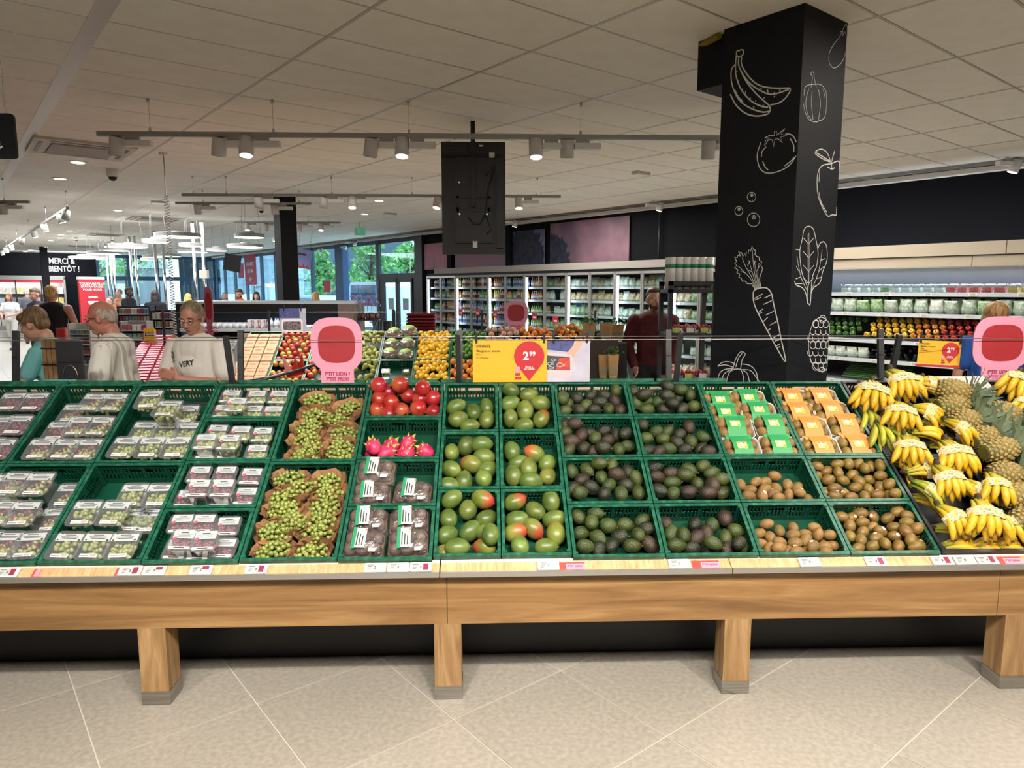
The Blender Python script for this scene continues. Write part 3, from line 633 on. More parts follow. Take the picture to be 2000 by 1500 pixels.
# ---------------------------------------------------------------- grapes, passion fruit, kiwi cartons, bananas, pineapples
gw = mat('white_grape', '#9aa44e', '#c0c578', 60, .25, coat=.3); gr = mat('red_grape', '#6e2a3c', '#94505a', 50, .3, coat=.25)
m_tray = clear('clear_tray', '#f4f7f7', .25, .08, .02, '#dfe6e6'); m_lid = clear('clear_lid', '#f4f6f8', .35, .1, .10, '#dde2e8', bump=.2, bscale=30)
m_lab = mat('grey_film_label', '#b9bfc0', rough=.35); m_pl = mat('pale_label', '#c9cac6', rough=.5); m_ink = mat('ink', '#2c2d31', rough=.6); m_pink = mat('pink_dot', '#e2566a', rough=.5)
def grapes_mesh(w, d, h, n, mode, seed, r=.0095):
    q = random.Random(seed); b = MB()
    for i in range(n):
        for _ in range(12):
            x, y = q.uniform(-w/2+r, w/2-r), q.uniform(-d/2+r, d/2-r); z = q.uniform(h*.35, h)
            if z > h*.55 or q.random() < .3: break
        red = mode == 'r' or (mode == 'm' and (y > -d*.05 if q.random() < .85 else y < 0))
        e = Euler((q.uniform(-1,1), q.uniform(-1,1), q.uniform(0,6))).to_matrix().to_4x4()
        b.ell((0,0,0), (r, r, r*1.22), 8, 6, 1 if red else 0, Matrix.Translation((x, y, z)) @ e)
    return b.mesh('grapes', [gw, gr])
def punnet(kind, mode, seed):
    big = kind == 'big'; w, d, h = (.128, .148, .075) if big else (.112, .112, .07)
    root = ob('grape_punnet', None)
    t = MB(); t.loft([[(x*.8, y*.8, -h) for x, y, _ in rrect(w*.92, d*.92, .02)], [(x, y, -.004) for x, y, _ in rrect(w*.92, d*.92, .02)], [(x, y, -.001) for x, y, _ in rrect(w, d, .022)]], True, False)
    t.build('tray', m_tray, root)
    ob('grapes', grapes_mesh(w*.84, d*.84, h-.006, 52 if big else 40, mode, seed), root, loc=(0,0,-h))['kind'] = 'stuff'
    l = MB(); z = .003
    l.loft([[(x, y, -.002) for x, y, _ in rrect(w*1.03, d*1.03, .024)], [(x, y, z) for x, y, _ in rrect(w*1.03, d*1.03, .024)], [(x, y, z+.002) for x, y, _ in rrect(w*.95, d*.95, .02)], [(x, y, z) for x, y, _ in rrect(w*.9, d*.9, .018)]], False, True)
    l.build('lid', m_lid, root)
    if big:
        a = MB().box(-w*.44, w*.44, d*.14, d*.40, z+.0006, z+.0012, mi=0)
        for k, (q0, q1, yy) in enumerate(((-.18, .18, .34), (-.3, .3, .27), (-.24, .26, .225))): a.box(w*q0, w*q1, d*yy, d*(yy+.022), z+.0012, z+.0014, mi=1)
        a.cyl((w*.36, d*.18, z+.0012), .005, .0004, 8, 1); a.cyl((-w*.36, d*.18, z+.0012), .004, .0004, 8, 1); a.cyl((-w*.3, d*.4, z+.0012), .003, .0004, 8, 1)
        a.build('film_label', [m_lab, m_ink], root)
        c = MB().box(-w*.28, w*.3, -d*.43, -d*.31, z+.0006, z+.0012, mi=0)
        for k in range(9): c.box(w*.06+k*.0028, w*.06+k*.0028+.0012, -d*.41, -d*.33, z+.0012, z+.0014, mi=1)
        c.box(-w*.26, w*.02, -d*.39, -d*.37, z+.0012, z+.0014, mi=1); c.build('barcode_label', [m_white, m_ink], root)
    else:
        a = MB().box(-w*.4, w*.4, d*.06, d*.42, z+.0006, z+.0012); a.box(-w*.15, w*.15, d*.3, d*.34, z+.0012, z+.0014, mi=1)
        for yy, s in ((.24, .3), (.19, .24), (.13, .28)): a.box(-w*s, w*s, d*yy, d*(yy+.015), z+.0012, z+.0014, mi=1)
        a.build('film_label', [m_lab, m_ink], root)
        MB().cyl((-w*.3, d*.05, z+.0014), .0085, .0005, 12).build('pink_dot', m_pink, root)
        c = MB(); c.prism([(x, y-d*.38) for x, y, _ in rrect(w*.8, d*.13, .006, 3)], z+.0006, z+.0012); c.box(-w*.2, w*.2, -d*.40, -d*.36, z+.0012, z+.0014, mi=1); c.build('barcode_label', [m_pl, m_ink], root)
    return root
PR = {}
for kind, mode, sd in (('big','w',1),('big','w',2),('big','r',3),('big','m',4),('big','m',5),('small','w',6),('small','w',7),('small','r',8),('small','r',9)):
    PR.setdefault((kind, mode), []).append(punnet(kind, mode, sd))
protos_used += [o for l in PR.values() for o in l]
COLN = {'w': 'white', 'r': 'red', 'm': 'mixed red and white'}
def punnets(kind, where, pts, zf, box, group):
    """pts: x, y of the lid centre, mode, height above or below the rim"""
    x0, x1, t0, t1 = box; L = []
    w, d = (.128, .148) if kind == 'big' else (.112, .112)
    for p in pts:
        px, py = zf(p[0], p[1]); n = p[3]; c = on_sl(px, py, n)
        c.x = min(max(c.x, x0+w*.5), x1-w*.5); c.y = min(max(c.y, t0+d*.5), t1-d*.48); L.append((c, p))
    rl = rank_labels([(c.x, c.y) for c, p in L], .06)
    for i, (c, p) in enumerate(L):
        pr = R.choice(PR[(kind, p[2])]); M = SL @ Matrix.Translation((c.x, c.y, p[3])) @ Matrix.Rotation(R.uniform(-.05, .05), 4, 'Z')
        if len(p) > 4: M = M @ Matrix.Rotation(p[4], 4, 'X')
        dup(pr, M, 'punnet of %s grapes in %s, %s' % (COLN[p[2]] if p[2] != 'm' else 'mixed', where, rl[i]), group)['category'] = 'punnet'
LO, HI = -.052, .012
LWc = [(LW[0], LW[1]), (LW[1], LW[2])]
jobs = [
 ('far left upper crate', XE[0], XE[1], 1, 'big', Z1, []),
 ('leftmost upper crate', XE[0]-.005, XE[1], 1, 'big', Z1, [(80,165,'r',HI),(255,165,'r',HI),(-20,340,'r',HI),(150,335,'r',HI),(80,510,'r',HI),(-90,505,'r',HI)]),
 ('second upper crate', XE[1], XE[2], 1, 'big', Z1, [(530,250,'m',LO),(420,380,'r',LO),(680,170,'m',HI),(870,170,'m',HI),(570,345,'m',HI),(745,345,'m',HI),(290,510,'m',HI-.01),(470,510,'m',HI-.01),(655,510,'m',HI-.01)]),
 ('third upper crate', XE[2], XE[3], 1, 'big', Z1, [(1360,260,'w',LO),(1050,380,'w',LO),(1210,385,'w',LO),(1370,385,'w',LO),(1090,150,'w',HI+.01),(1225,215,'w',HI+.05,-.15),(905,500,'w',HI-.01),(1100,500,'w',HI-.01),(1285,500,'w',HI-.01)]),
 ('leftmost front crate', XE[2]-.425, XE[2]+.005-.0, 0, 'big', Z1, []),
]
def lowcrate_x(i): return XE[i], XE[i+1]
for i, lab in ((0, 'green crate of red grape punnets, upper left corner'), (1, 'green crate of mixed grape punnets, second in upper row'), (2, 'green crate of white grape punnets, third in upper row')):
    crate(XE[i], XE[i+1], LW[1], LW[2], lab, .14)
for i, lab in ((0, 'green grape crate cut by the left picture edge'), (1, 'green crate of mixed grape punnets at the front left'), (2, 'green half-empty crate of white grape punnets at the front')):
    crate(XE[i], XE[i+1], LW[0], LW[1], lab, .14)
for where, x0, x1, r_, kind, zf, pts in jobs:
    if pts: punnets(kind, where, pts, zf, (x0+.008, x1-.008, LWc[r_][0], LWc[r_][1]), 'large grape punnets')
punnets('big', 'the front left crate', [(510,850,'m',LO),(390,1030,'m',LO),(20,860,'m',LO),(-60,780,'m',HI),(100,765,'m',HI+.01),(270,770,'m',HI+.02),(10,980,'m',HI),(165,985,'m',HI+.02),(30,1215,'m',HI-.01),(215,1215,'m',HI-.01),(-120,1210,'m',HI-.01)], Z1, (XE[1]+.01, XE[2]-.01, LW[0], LW[1]), 'large grape punnets')
punnets('big', 'the half-empty front crate', [(1000,1030,'w',LO),(1090,1035,'w',LO),(970,850,'w',HI-.04),(1160,850,'w',HI-.04),(620,980,'w',HI),(830,980,'w',HI),(480,1220,'w',HI-.01),(690,1220,'w',HI-.01),(895,1220,'w',HI-.01)], Z1, (XE[2]+.01, XE[3]-.01, LW[0], LW[1]), 'large grape punnets')
sm = [('uppermost small-punnet crate', 3, 'w', [(450,130),(640,135),(800,135),(370,240),(610,245),(760,250)], [(490,190)]),
      ('third small-punnet crate', 2, 'w', [(350,390),(520,400),(680,410),(640,540),(440,530),(280,530)], [(265,460),(435,465)]),
      ('second small-punnet crate', 1, 'r', [(220,700),(410,700),(600,715),(560,860),(130,880),(380,880)], [(215,800),(390,800)]),
      ('front small-punnet crate', 0, 'r', [(90,1060),(250,1060),(430,1080),(400,1240),(60,1250),(230,1260)], [(100,1180),(262,1185)])]
for where, ri, mode, lo, hi in sm:
    x0, x1 = XE[3+(1 if ri > 1 else 0)-(0)], XE[4+(1 if ri > 1 else 0)]
    x0, x1 = XE[4]-.41*0, XE[5]
    if True: x0, x1 = -1.475+.0, -1.07
    x0, x1 = (XE[3], XE[4])
    crate(x0, x1, RW[ri], RW[ri+1], 'green crate of small %s grape punnets, %s in its column' % (COLN[mode], ROWN[4][ri]), .11)
    punnets('small', 'the '+where, [(a, b, mode, -.032) for a, b in lo]+[(a, b, mode, .042) for a, b in hi], Z2, (x0+.008, x1-.008, RW[ri], RW[ri+1]), 'small grape punnets')
# loose bunches in brown paper
m_paper = mat('brown_paper', '#8a6240', '#a87a52', 8, .8, bump=.4, bscale=25, rnd=.08)
gmix = mat('loose_grape', '#74813a', '#98a355', 70, .28, coat=.25, rnd=.08, hrnd=.01)
m_gstem = mat('grape_stem', '#7a7a3a', '#6b5228', 40, .8)
def bunch(seed):
    q = random.Random(seed); root = ob('grape_bunch', None); b = MB()
    got = []
    for i in range(900):
        a = q.uniform(0, 6.28); rr = math.sqrt(q.random()); x = .070*rr*math.cos(a); y = .045*rr*math.sin(a)*(1-.2*x/.08)
        z = .030*(1-rr*rr)+q.uniform(-.014, .012)
        if any((x-g[0])**2+(y-g[1])**2+(z-g[2])**2 < .0182**2 for g in got): continue
        got.append((x, y, z))
        e = Euler((q.uniform(-1.3,1.3), q.uniform(-1.3,1.3), q.uniform(0,6))).to_matrix().to_4x4(); r = q.uniform(.0092, .0118)
        b.ell((0,0,0), (r, r, r*1.12), 10, 7, 0, Matrix.Translation((x, y, z)) @ e)
    ob('grapes', b.mesh('grapes', gmix), root)['kind'] = 'stuff'
    s = MB(); s.tube([(-.05,0,.02),(-.01,.004,.038),(.04,-.006,.034),(.085,.01,.03)], .0022, 5)
    for k in range(5): s.tube([(-.03+.02*k,0,.032),(-.03+.02*k+q.uniform(-.01,.01),q.uniform(-.03,.03),.035),(-.03+.02*k+q.uniform(-.02,.02),q.uniform(-.05,.05),.02)], .0012, 4)
    s.build('stem', m_gstem, root)
    # crumpled open paper bag around the lower half
    p = MB(); n = 28; rings = []
    for k, (rx, ry, z) in enumerate(((.05,.03,-.045),(.082,.055,-.04),(.092,.062,-.008),(.102,.072,.024))):
        rings.append([((rx+q.uniform(-.006,.006))*math.cos(2*math.pi*i/n), (ry+q.uniform(-.006,.006))*math.sin(2*math.pi*i/n), z+q.uniform(-.008,.010)*(k > 0)) for i in range(n)])
    p.loft(rings, True, False, smooth=False); p.build('paper_bag', m_paper, root); return root
BN = [bunch(s) for s in range(20, 25)]; protos_used += BN
for nm, ri, zf, pts in (('upper', 1, Z2, [(1085,145),(1310,200),(1070,255),(1220,285),(1020,335),(1280,390),(1000,425),(1030,500),(1260,490),(980,575),(1270,572)]),
                    ('lower', 0, Z2, [(850,720),(1150,735),(940,800),(1160,830),(820,865),(830,950),(1130,930),(900,1040),(1110,1030),(720,1110),(1080,1115),(760,1245),(1030,1275)])):
    x0, x1 = XE[4], XE[5]
    crate(x0, x1, LW[ri], LW[ri+1], 'deep green crate of loose grapes in brown paper, %s of two' % nm, .14)
    L = [on_sl(*zf(a, b_), -.03) for a, b_ in pts]
    L = [Vector((min(max(c.x, x0+.10), x1-.10), min(max(c.y, LW[ri]+.07), LW[ri+1]-.075), 0)) for c in L]
    rl = rank_labels([(c.x, c.y) for c in L], .06)
    for i, c in enumerate(L):
        dup(R.choice(BN), SL @ Matrix.Translation((c.x, c.y, -.055-.0008*(i % 3))) @ Matrix.Rotation(R.uniform(-.5, .5)+(3.14 if R.random() < .5 else 0), 4, 'Z') @ Matrix.Rotation(.18, 4, 'X'),
            'loose white grape bunch in %s paper-lined crate, %s' % (nm, rl[i]), 'loose grape bunches in paper')['category'] = 'grapes'
# passion fruit trays
m_pas = fruit_mat('passion_fruit_skin', '#56393a', '#7c605a', None, scale=10, rough=.5, bump=.3, bscale=90, rnd=.15)
m_film = clear('cling_film', '#fbfbfb', .9, .12, .03, '#ffffff', bump=1.0, bscale=60)
m_lgreen = mat('green_label', '#2f8f63', rough=.4); m_kraft = mat('kraft_tray', '#7c5f45', '#8d7053', 20, .8)
def passion(seed):
    q = random.Random(seed); root = ob('passion_fruit_pack', None); w, d, h = .175, .125, .05
    MB().loft([[(x*.93, y*.93, 0) for x, y, _ in rrect(w, d, .02)], [(x, y, .022) for x, y, _ in rrect(w, d, .02)], [(x*.97, y*.97, .022) for x, y, _ in rrect(w, d, .02)], [(x*.9, y*.9, .003) for x, y, _ in rrect(w, d, .02)]], True, True).build('tray', m_kraft, root)
    f0 = None
    for i, (x, y) in enumerate(((-.055,.03),(0,.03),(.055,.03),(-.055,-.03),(0,-.03),(.055,-.03))):
        if f0 is None: f0 = MB().ell((0,0,0), (.027,.027,.029), 14, 10).mesh('passion_fruit', m_pas)
        ob('passion_fruit', f0, root, loc=(x+q.uniform(-.003,.003), y+q.uniform(-.002,.002), .032), rot=(q.uniform(0,3), q.uniform(0,3), 0))
    fm = MB(); n = 10; g = [[Vector(((i/n-.5)*(w+.012), (j/n-.5)*(d+.01), (.062+q.uniform(-.003,.003))*(1-(2*abs(i/n-.5))**6)*(1-(2*abs(j/n-.5))**6)+.012)) for i in range(n+1)] for j in range(n+1)]
    fm.add([p for r in g for p in r], [(j*(n+1)+i, j*(n+1)+i+1, (j+1)*(n+1)+i+1, (j+1)*(n+1)+i) for j in range(n) for i in range(n)], True); fm.build('film_wrap', m_film, root)
    lb = MB(); lb.box(-.030, .014, -.052, .052, .0765, .0775, mi=0); lb.box(-.046, -.030, -.056, .056, .0765, .0775, mi=1)
    for k in range(3): lb.box(-.026+.012*k, -.021+.012*k, -.04, .03-.01*k, .0775, .0778, mi=2)
    lb.cyl((.012,.042,.0775), .005, .0004, 8, 3)
    lb.build('wrap_label', [m_pl, m_lgreen, m_ink, mat('orange_dot', '#e07b2a')], root)
    MB().box(.03, .06, -.062, -.045, .062, .066).build('price_sticker', m_white, root); return root
PS = [passion(s) for s in (31, 32, 33)]; protos_used += PS
for ri in (0, 1): crate(XE[5], XE[6], RW[ri], RW[ri+1], 'green crate of film-wrapped passion fruit, %s of two' % ['lower', 'upper'][ri], .115)
for (zx, zy, n, lab) in ((335,700,-.005,'film-wrapped passion fruit pack lying topmost against dragon fruit crate'),(295,860,-.05,'film-wrapped passion fruit pack, left in the upper crate'),(590,850,-.05,'film-wrapped passion fruit pack, right in the upper crate'),
                        (255,1045,-.055,'film-wrapped passion fruit pack, back left in the front crate'),(565,1045,-.055,'film-wrapped passion fruit pack, back right in the front crate'),(250,1205,-.05,'film-wrapped passion fruit pack, front left in the front crate'),(560,1200,-.05,'film-wrapped passion fruit pack, front right in the front crate')):
    c = on_sl(*Z3(zx, zy), n+.05); c.x = min(max(c.x, XE[5]+.098), XE[6]-.098)
    dup(R.choice(PS), SL @ Matrix.Translation((c.x, c.y, n)) @ Matrix.Rotation(R.uniform(-.06, .06), 4, 'Z'), lab, 'passion fruit packs')['category'] = 'fruit pack'
# kiwi cartons
def kiwi_pack(colr, cole, kid, fm_):
    root = ob('kiwi_carton', None); w, d, h = .18, .128, .05
    MB().loft([[(x*.9, y*.9, 0) for x, y, _ in rrect(w, d, .02)], [(x, y, h*.8) for x, y, _ in rrect(w, d, .02)], [(x*.985, y*.98, h*.8) for x, y, _ in rrect(w, d, .02)], [(x*.88, y*.88, .003) for x, y, _ in rrect(w, d, .02)]], True, True, smooth=False).build('card_tray', mat('card_white', '#d9d6cf', rough=.7), root)
    km = MB().ell((0,0,0), (.025,.025,.031), 14, 10).mesh('kiwi', fm_)
    for x in (-.058, 0, .058):
        for y in (-.028, .028): ob('kiwi', km, root, loc=(x, y, .034), rot=(1.3+R.uniform(-.4,.4), 0, R.uniform(-.5,.5)))
    mc = mat('card_'+kid, colr, rough=.45); me_ = mat('card_print_'+kid, cole, rough=.45)
    s = MB(); W = .045
    s.add([(-W,-d/2-.003,.008),(W,-d/2-.003,.008),(W,-d/2-.002,.05),(-W,-d/2-.002,.05),(W,-.02,.066),(-W,-.02,.066),(W,.02,.066),(-W,.02,.066),(W,d/2+.002,.05),(-W,d/2+.002,.05),(W,d/2+.003,.008),(-W,d/2+.003,.008)], [(0,1,2,3),(3,2,4,5),(5,4,6,7),(7,6,8,9),(9,8,10,11)])
    s.prism([(x*1.0, y) for x, y, _ in rrect(.125, .022, .009, 3, cy=-d/2+.006)], .047, .050); s.prism([(x, y) for x, y, _ in rrect(.125, .022, .009, 3, cy=d/2-.006)], .047, .050)
    s.add([(-.062,-d/2-.003,.01),(.062,-d/2-.003,.01),(.062,-d/2-.001,.048),(-.062,-d/2-.001,.048)], [(0,1,2,3)])
    sl = s.build('card_sleeve', mc, root)
    pr = MB(); pr.box(-.026, .02, -.018, .018, .0665, .0675, mi=0); pr.cyl((.012, -.012, .0675), .009, .0005, 12, 1); pr.cyl((.012, -.012, .068), .006, .0004, 12, 2)
    pr.cyl((-.006, .004, .0675), .010, .0005, 10, 3); pr.box(-.02, .014, .012, .016, .0675, .0678, mi=4)
    p2 = MB(); p2.add([(-.022,-d/2-.0035,.014),(.022,-d/2-.0035,.014),(.022,-d/2-.003,.04),(-.022,-d/2-.003,.04)], [(0,1,2,3)]); p2.build('front_print', mat('lime_print', '#b9c95b'), root)
    pr.build('print', [me_, mat('lime_print', '#b9c95b'), mat('kiwi_flesh_print', '#7d8f2c'), m_white, mat('maroon_print', '#8c3b3f')], root); return root
kg_ = kiwi_pack('#2c8c50', '#c3cf7a', 'green', k1); ko_ = kiwi_pack('#dd7f35', '#e9b85c', 'orange', k2); protos_used += [kg_, ko_]
crate(XE[8], XE[9], 0, 0, 'x') if False else None
for k, (pr, nm, x0, x1, pts) in enumerate(((kg_, 'green', XE[10], XE[11], [(140,215,2),(365,200,2),(205,300,1),(435,285,1),(270,385,1),(540,380,0),(318,535,0),(585,525,0)]), (ko_, 'orange', XE[11], XE[12], [(650,195,2),(870,190,2),(715,290,1),(945,280,1),(800,395,0),(1050,375,0),(875,535,0),(1130,525,0)]))):
    crate(x0, x1, RW[2], RW[4]-.0, 'deep green crate holding %s kiwi cartons in stacked rows' % nm, .14)
    L = []
    for zx, zy, st in pts: c = on_sl(*Z6(zx, zy), -.0); L.append((min(max(c.x, x0+.085), x1-.085), min(max(c.y, RW[2]+.065), RW[4]-.07)))
    rl = rank_labels(L, .06)
    for i, ((x, y), p) in enumerate(zip(L, pts)):
        dup(pr, SL @ Matrix.Translation((x, y, -.062)) @ Matrix.Scale(1.1, 4) @ Matrix.Rotation(.12, 4, 'X') @ Matrix.Rotation(R.uniform(-.03, .03), 4, 'Z'), '%s kiwi carton in the upper right crates, %s' % (nm, rl[i]), '%s kiwi cartons' % nm)['category'] = 'fruit pack'
# bananas -----------------------------------------------------------------
def ban_mat(name, tip, body):
    m = mat(name, body, body, rough=.42); nt = m.node_tree; n = nt.nodes; l = nt.links; b = n['Principled BSDF']
    for x in list(b.inputs['Base Color'].links): l.remove(x)
    tc = n.new('ShaderNodeTexCoord'); sx = n.new('ShaderNodeSeparateXYZ'); l.new(tc.outputs['Object'], sx.inputs[0])
    mr = n.new('ShaderNodeMapRange'); mr.inputs[1].default_value = .01; mr.inputs[2].default_value = .08; l.new(sx.outputs['X'], mr.inputs[0])
    mx = n.new('ShaderNodeMixRGB'); mx.inputs[1].default_value = lin(tip); mx.inputs[2].default_value = lin(body); l.new(mr.outputs[0], mx.inputs[0])
    nz = n.new('ShaderNodeTexNoise'); nz.inputs['Scale'].default_value = 55; nz.inputs['Detail'].default_value = 4; l.new(tc.outputs['Object'], nz.inputs[0])
    r2 = n.new('ShaderNodeMapRange'); r2.inputs[1].default_value = .66; r2.inputs[2].default_value = .74; l.new(nz.outputs[0], r2.inputs[0])
    m2 = n.new('ShaderNodeMixRGB'); l.new(r2.outputs[0], m2.inputs[0]); l.new(mx.outputs[0], m2.inputs[1]); m2.inputs[2].default_value = lin('#6d4d17')
    oi = n.new('ShaderNodeObjectInfo'); hs = n.new('ShaderNodeHueSaturation'); m3 = n.new('ShaderNodeMapRange'); m3.inputs[3].default_value = .9; m3.inputs[4].default_value = 1.08
    l.new(oi.outputs['Random'], m3.inputs[0]); l.new(m3.outputs[0], hs.inputs['Value']); l.new(m2.outputs[0], hs.inputs['Color']); l.new(hs.outputs[0], b.inputs['Base Color'])
    return m
m_ban = ban_mat('banana_yellow', '#98982c', '#cfa422'); m_bang = ban_mat('banana_green', '#6b842c', '#a3a02e')
m_btip = mat('banana_tip', '#2b2013', '#4b3a1e', 60, .8)
m_band = mat('banana_paper_band', '#bdb187', '#6f6c52', 160, .6, lo=.53, hi=.6, detail=2, stretch=(1, .5, 1))
def banana_mesh(mt, L=.2, r=.0165, arch=.045):
    b = MB(); path = []; rr = []
    for k in range(11):
        t = k/10; path.append((L*t*(1-.10*t*t), 0, arch*math.sin(math.pi*(.08+.85*t))-arch*.25)); rr.append(r*(.42+.25*t*3 if t < .15 else min(1, .53+2.1*(t-.15)) if t < .4 else (1 if t < .82 else max(.35, 1-3.4*(t-.82)))))
    b.tube(path, rr, 7); e = Vector(path[-1]); b.cyl((0,0,0), .0055, .008, 7, 1, Matrix.Translation(e) @ Matrix.Rotation(2.1, 4, 'Y'))
    return b.mesh('banana', [mt, m_btip])
BM = {('y', 0): banana_mesh(m_ban), ('y', 1): banana_mesh(m_ban, .185, .0155, .052), ('g', 0): banana_mesh(m_bang), ('g', 1): banana_mesh(m_bang, .18, .015, .05)}
def bananas(cr, tg, nf, fan, label, n=.045, kind='y', under=0, band=True, zf=Z7, group='hands of bananas'):
    c0 = on_sl(*zf(*cr), n); c1 = on_sl(*zf(*tg), n-.02); dv = c1-c0; ang = math.atan2(dv.y, dv.x); sc_ = min(1.22, max(.95, dv.length/.18))
    root = thing('banana_bunch', label, 'bananas', group=group, M=SL @ Matrix.Translation(c0) @ Matrix.Rotation(ang, 4, 'Z') @ Matrix.Rotation(.10, 4, 'Y') @ Matrix.Scale(sc_, 4))
    lay = [(nf, 0, 0)] + ([(under, -.028, 1)] if under else [])
    for cnt, dz, v in lay:
        for k in range(cnt):
            f = (k-(cnt-1)/2); a = f*fan
            ob('banana', BM[(kind, (k+v) % 2)], root, M=Matrix.Translation((.004*abs(f), f*.012, dz-.002*f*f)) @ Matrix.Rotation(a+R.uniform(-.02, .02), 4, 'Z') @ Matrix.Rotation(f*.10, 4, 'X') @ Matrix.Rotation(.05*v, 4, 'Y'))
    MB().tube([(-.022,0,.004),(-.010,0,.0),(.012,0,-.004)], [.010,.013,.012], 8, flat=.5+.16*nf).build('crown', m_btip, root)
    if band:
        b = MB(); wd = (nf-1)/2*(fan*.09+.012)+.018; pts = []
        for k in range(9):
            q = -1+2*k/8; yy = q*wd; zz = .052-.012*q*q if abs(q) < .95 else .018
            pts.append((yy, zz))
        b.add([(x+.003*abs(y)/.02, y, z) for y, z in pts for x in (.068, .112)], [(2*k, 2*k+1, 2*k+3, 2*k+2) for k in range(8)], True)
        b.build('paper_band', m_band, root)
    return root
BX = [(XE[12]+.004, XE[13], 'black crate of bananas beside the kiwis'), (XE[13], XE[14], 'black crate under the pineapples'), (XE[14], XE[14]+.41, 'black crate of bananas at the right picture edge')]
for x0, x1, lab in BX:
    for (t0, t1, w) in ((LW[0], LW[1], 'front'), (LW[1], LW[2], 'rear')): crate(x0, x1, t0, t1, w+' '+lab, .13, True, 'black crates on the front table')
BL = [((370,155),(370,345),5,.20,'banded banana hand hanging from the back left corner of its crate',.07,'y',4),
 ((280,180),(285,350),2,.2,'slim banana pair at the far left edge of the banana crate',.04,'y',0),
 ((500,75),(650,290),5,.17,'tall banana hand on top at the back, crown pointing up',.10,'y',3),
 ((715,125),(640,215),2,.35,'small banded banana pair turned left at the back',.09,'y',2),
 ((650,165),(830,215),3,.25,'banana hand lying sideways against the first pineapple',.07,'y',3),
 ((550,300),(580,490),5,.19,'banded banana hand in the upper middle of the heap',.085,'y',3),
 ((640,330),(790,420),4,.22,'small banana hand pointing right, above the middle',.05,'y',0),
 ((330,360),(345,450),3,.3,'green-tinged banana hand low on the left side',-.01,'g',0),
 ((400,455),(440,620),3,.30,'greenish wrapped banana hand at the left crate wall',.03,'g',3),
 ((470,480),(560,560),3,.2,'olive bananas tucked beneath the middle hands',.0,'g',2),
 ((640,510),(830,560),3,.16,'flat banana pair lying across the middle',.04,'y',2),
 ((880,425),(1050,570),3,.18,'banded banana hand resting on the pineapples',.09,'y',2),
 ((590,535),(660,740),5,.20,'banded banana hand left of centre, fingers down',.085,'y',3),
 ((880,565),(1000,790),6,.15,'largest banana hand in the centre of the heap',.095,'y',4),
 ((600,790),(740,800),4,.2,'unbanded bananas beneath the left central hand',.02,'y',0),
 ((825,740),(960,970),5,.17,'banded banana hand below centre, crown up',.10,'y',3),
 ((650,850),(820,990),2,.22,'banana pair with green necks at left front',.06,'g',2),
 ((1000,840),(1100,950),3,.15,'single narrow hand with a band, below the largest',.05,'y',0),
 ((1195,795),(1260,1020),4,.20,'banded banana hand at the right crate edge',.09,'y',0),
 ((830,1020),(1020,1240),4,.20,'banded banana hand at front left of the heap',.08,'y',2),
 ((1110,980),(1190,1240),5,.17,'banded banana hand at the front, topmost',.11,'y',3),
 ((1215,1060),(1370,1290),3,.18,'slim banana hand reaching the right front corner',.05,'y',0),
 ((850,1310),(1040,1325),3,.16,'front bottom bananas at the left, tips right',-.03,'y',0),
 ((1030,1320),(1200,1330),3,.16,'front bottom bananas in the middle, tips right',-.03,'y',0),
 ((1180,1320),(1360,1325),3,.16,'front bottom bananas at the right, tips right',-.03,'y',0),
 ((800,1180),(960,1240),4,.14,'bananas tucked under the front left hand',-.03,'y',0),((640,960),(790,1040),4,.16,'bananas low at the left wall in front',-.05,'y',0),((500,720),(600,800),3,.16,'bananas low at the left wall halfway up',-.05,'g',0),
 ((420,380),(560,420),4,.18,'bananas buried below the upper middle hand',-.03,'y',0),((760,600),(900,640),4,.18,'bananas buried left of the largest hand',-.03,'y',0),((700,460),(860,480),4,.18,'bananas buried under the flat crossing pair',-.03,'y',0),
 ((960,900),(1140,980),5,.16,'bananas buried between the right edge hand and the centre',-.02,'y',0),((1000,1080),(1160,1180),4,.16,'bananas buried beneath the front topmost hand',-.03,'y',0),((520,690),(640,820),4,.16,'bananas buried under the left of centre hand',-.03,'y',0),((760,300),(860,330),3,.2,'bananas buried beside the upper pineapple',-.02,'y',0),
 ((1400,95),(1340,290),4,.2,'banded banana hand at the top right picture edge',.09,'y',3),
 ((1480,280),(1400,420),4,.2,'banana hand cut by the right picture edge',.06,'y',2)]
for (cr_, tg_, nf, fan, lab, n, kd, und) in BL: bananas(cr_, tg_, nf, fan, lab, n, kd, und, band=('banded' in lab or 'band' in lab.split(' ')[0] or n > .04))
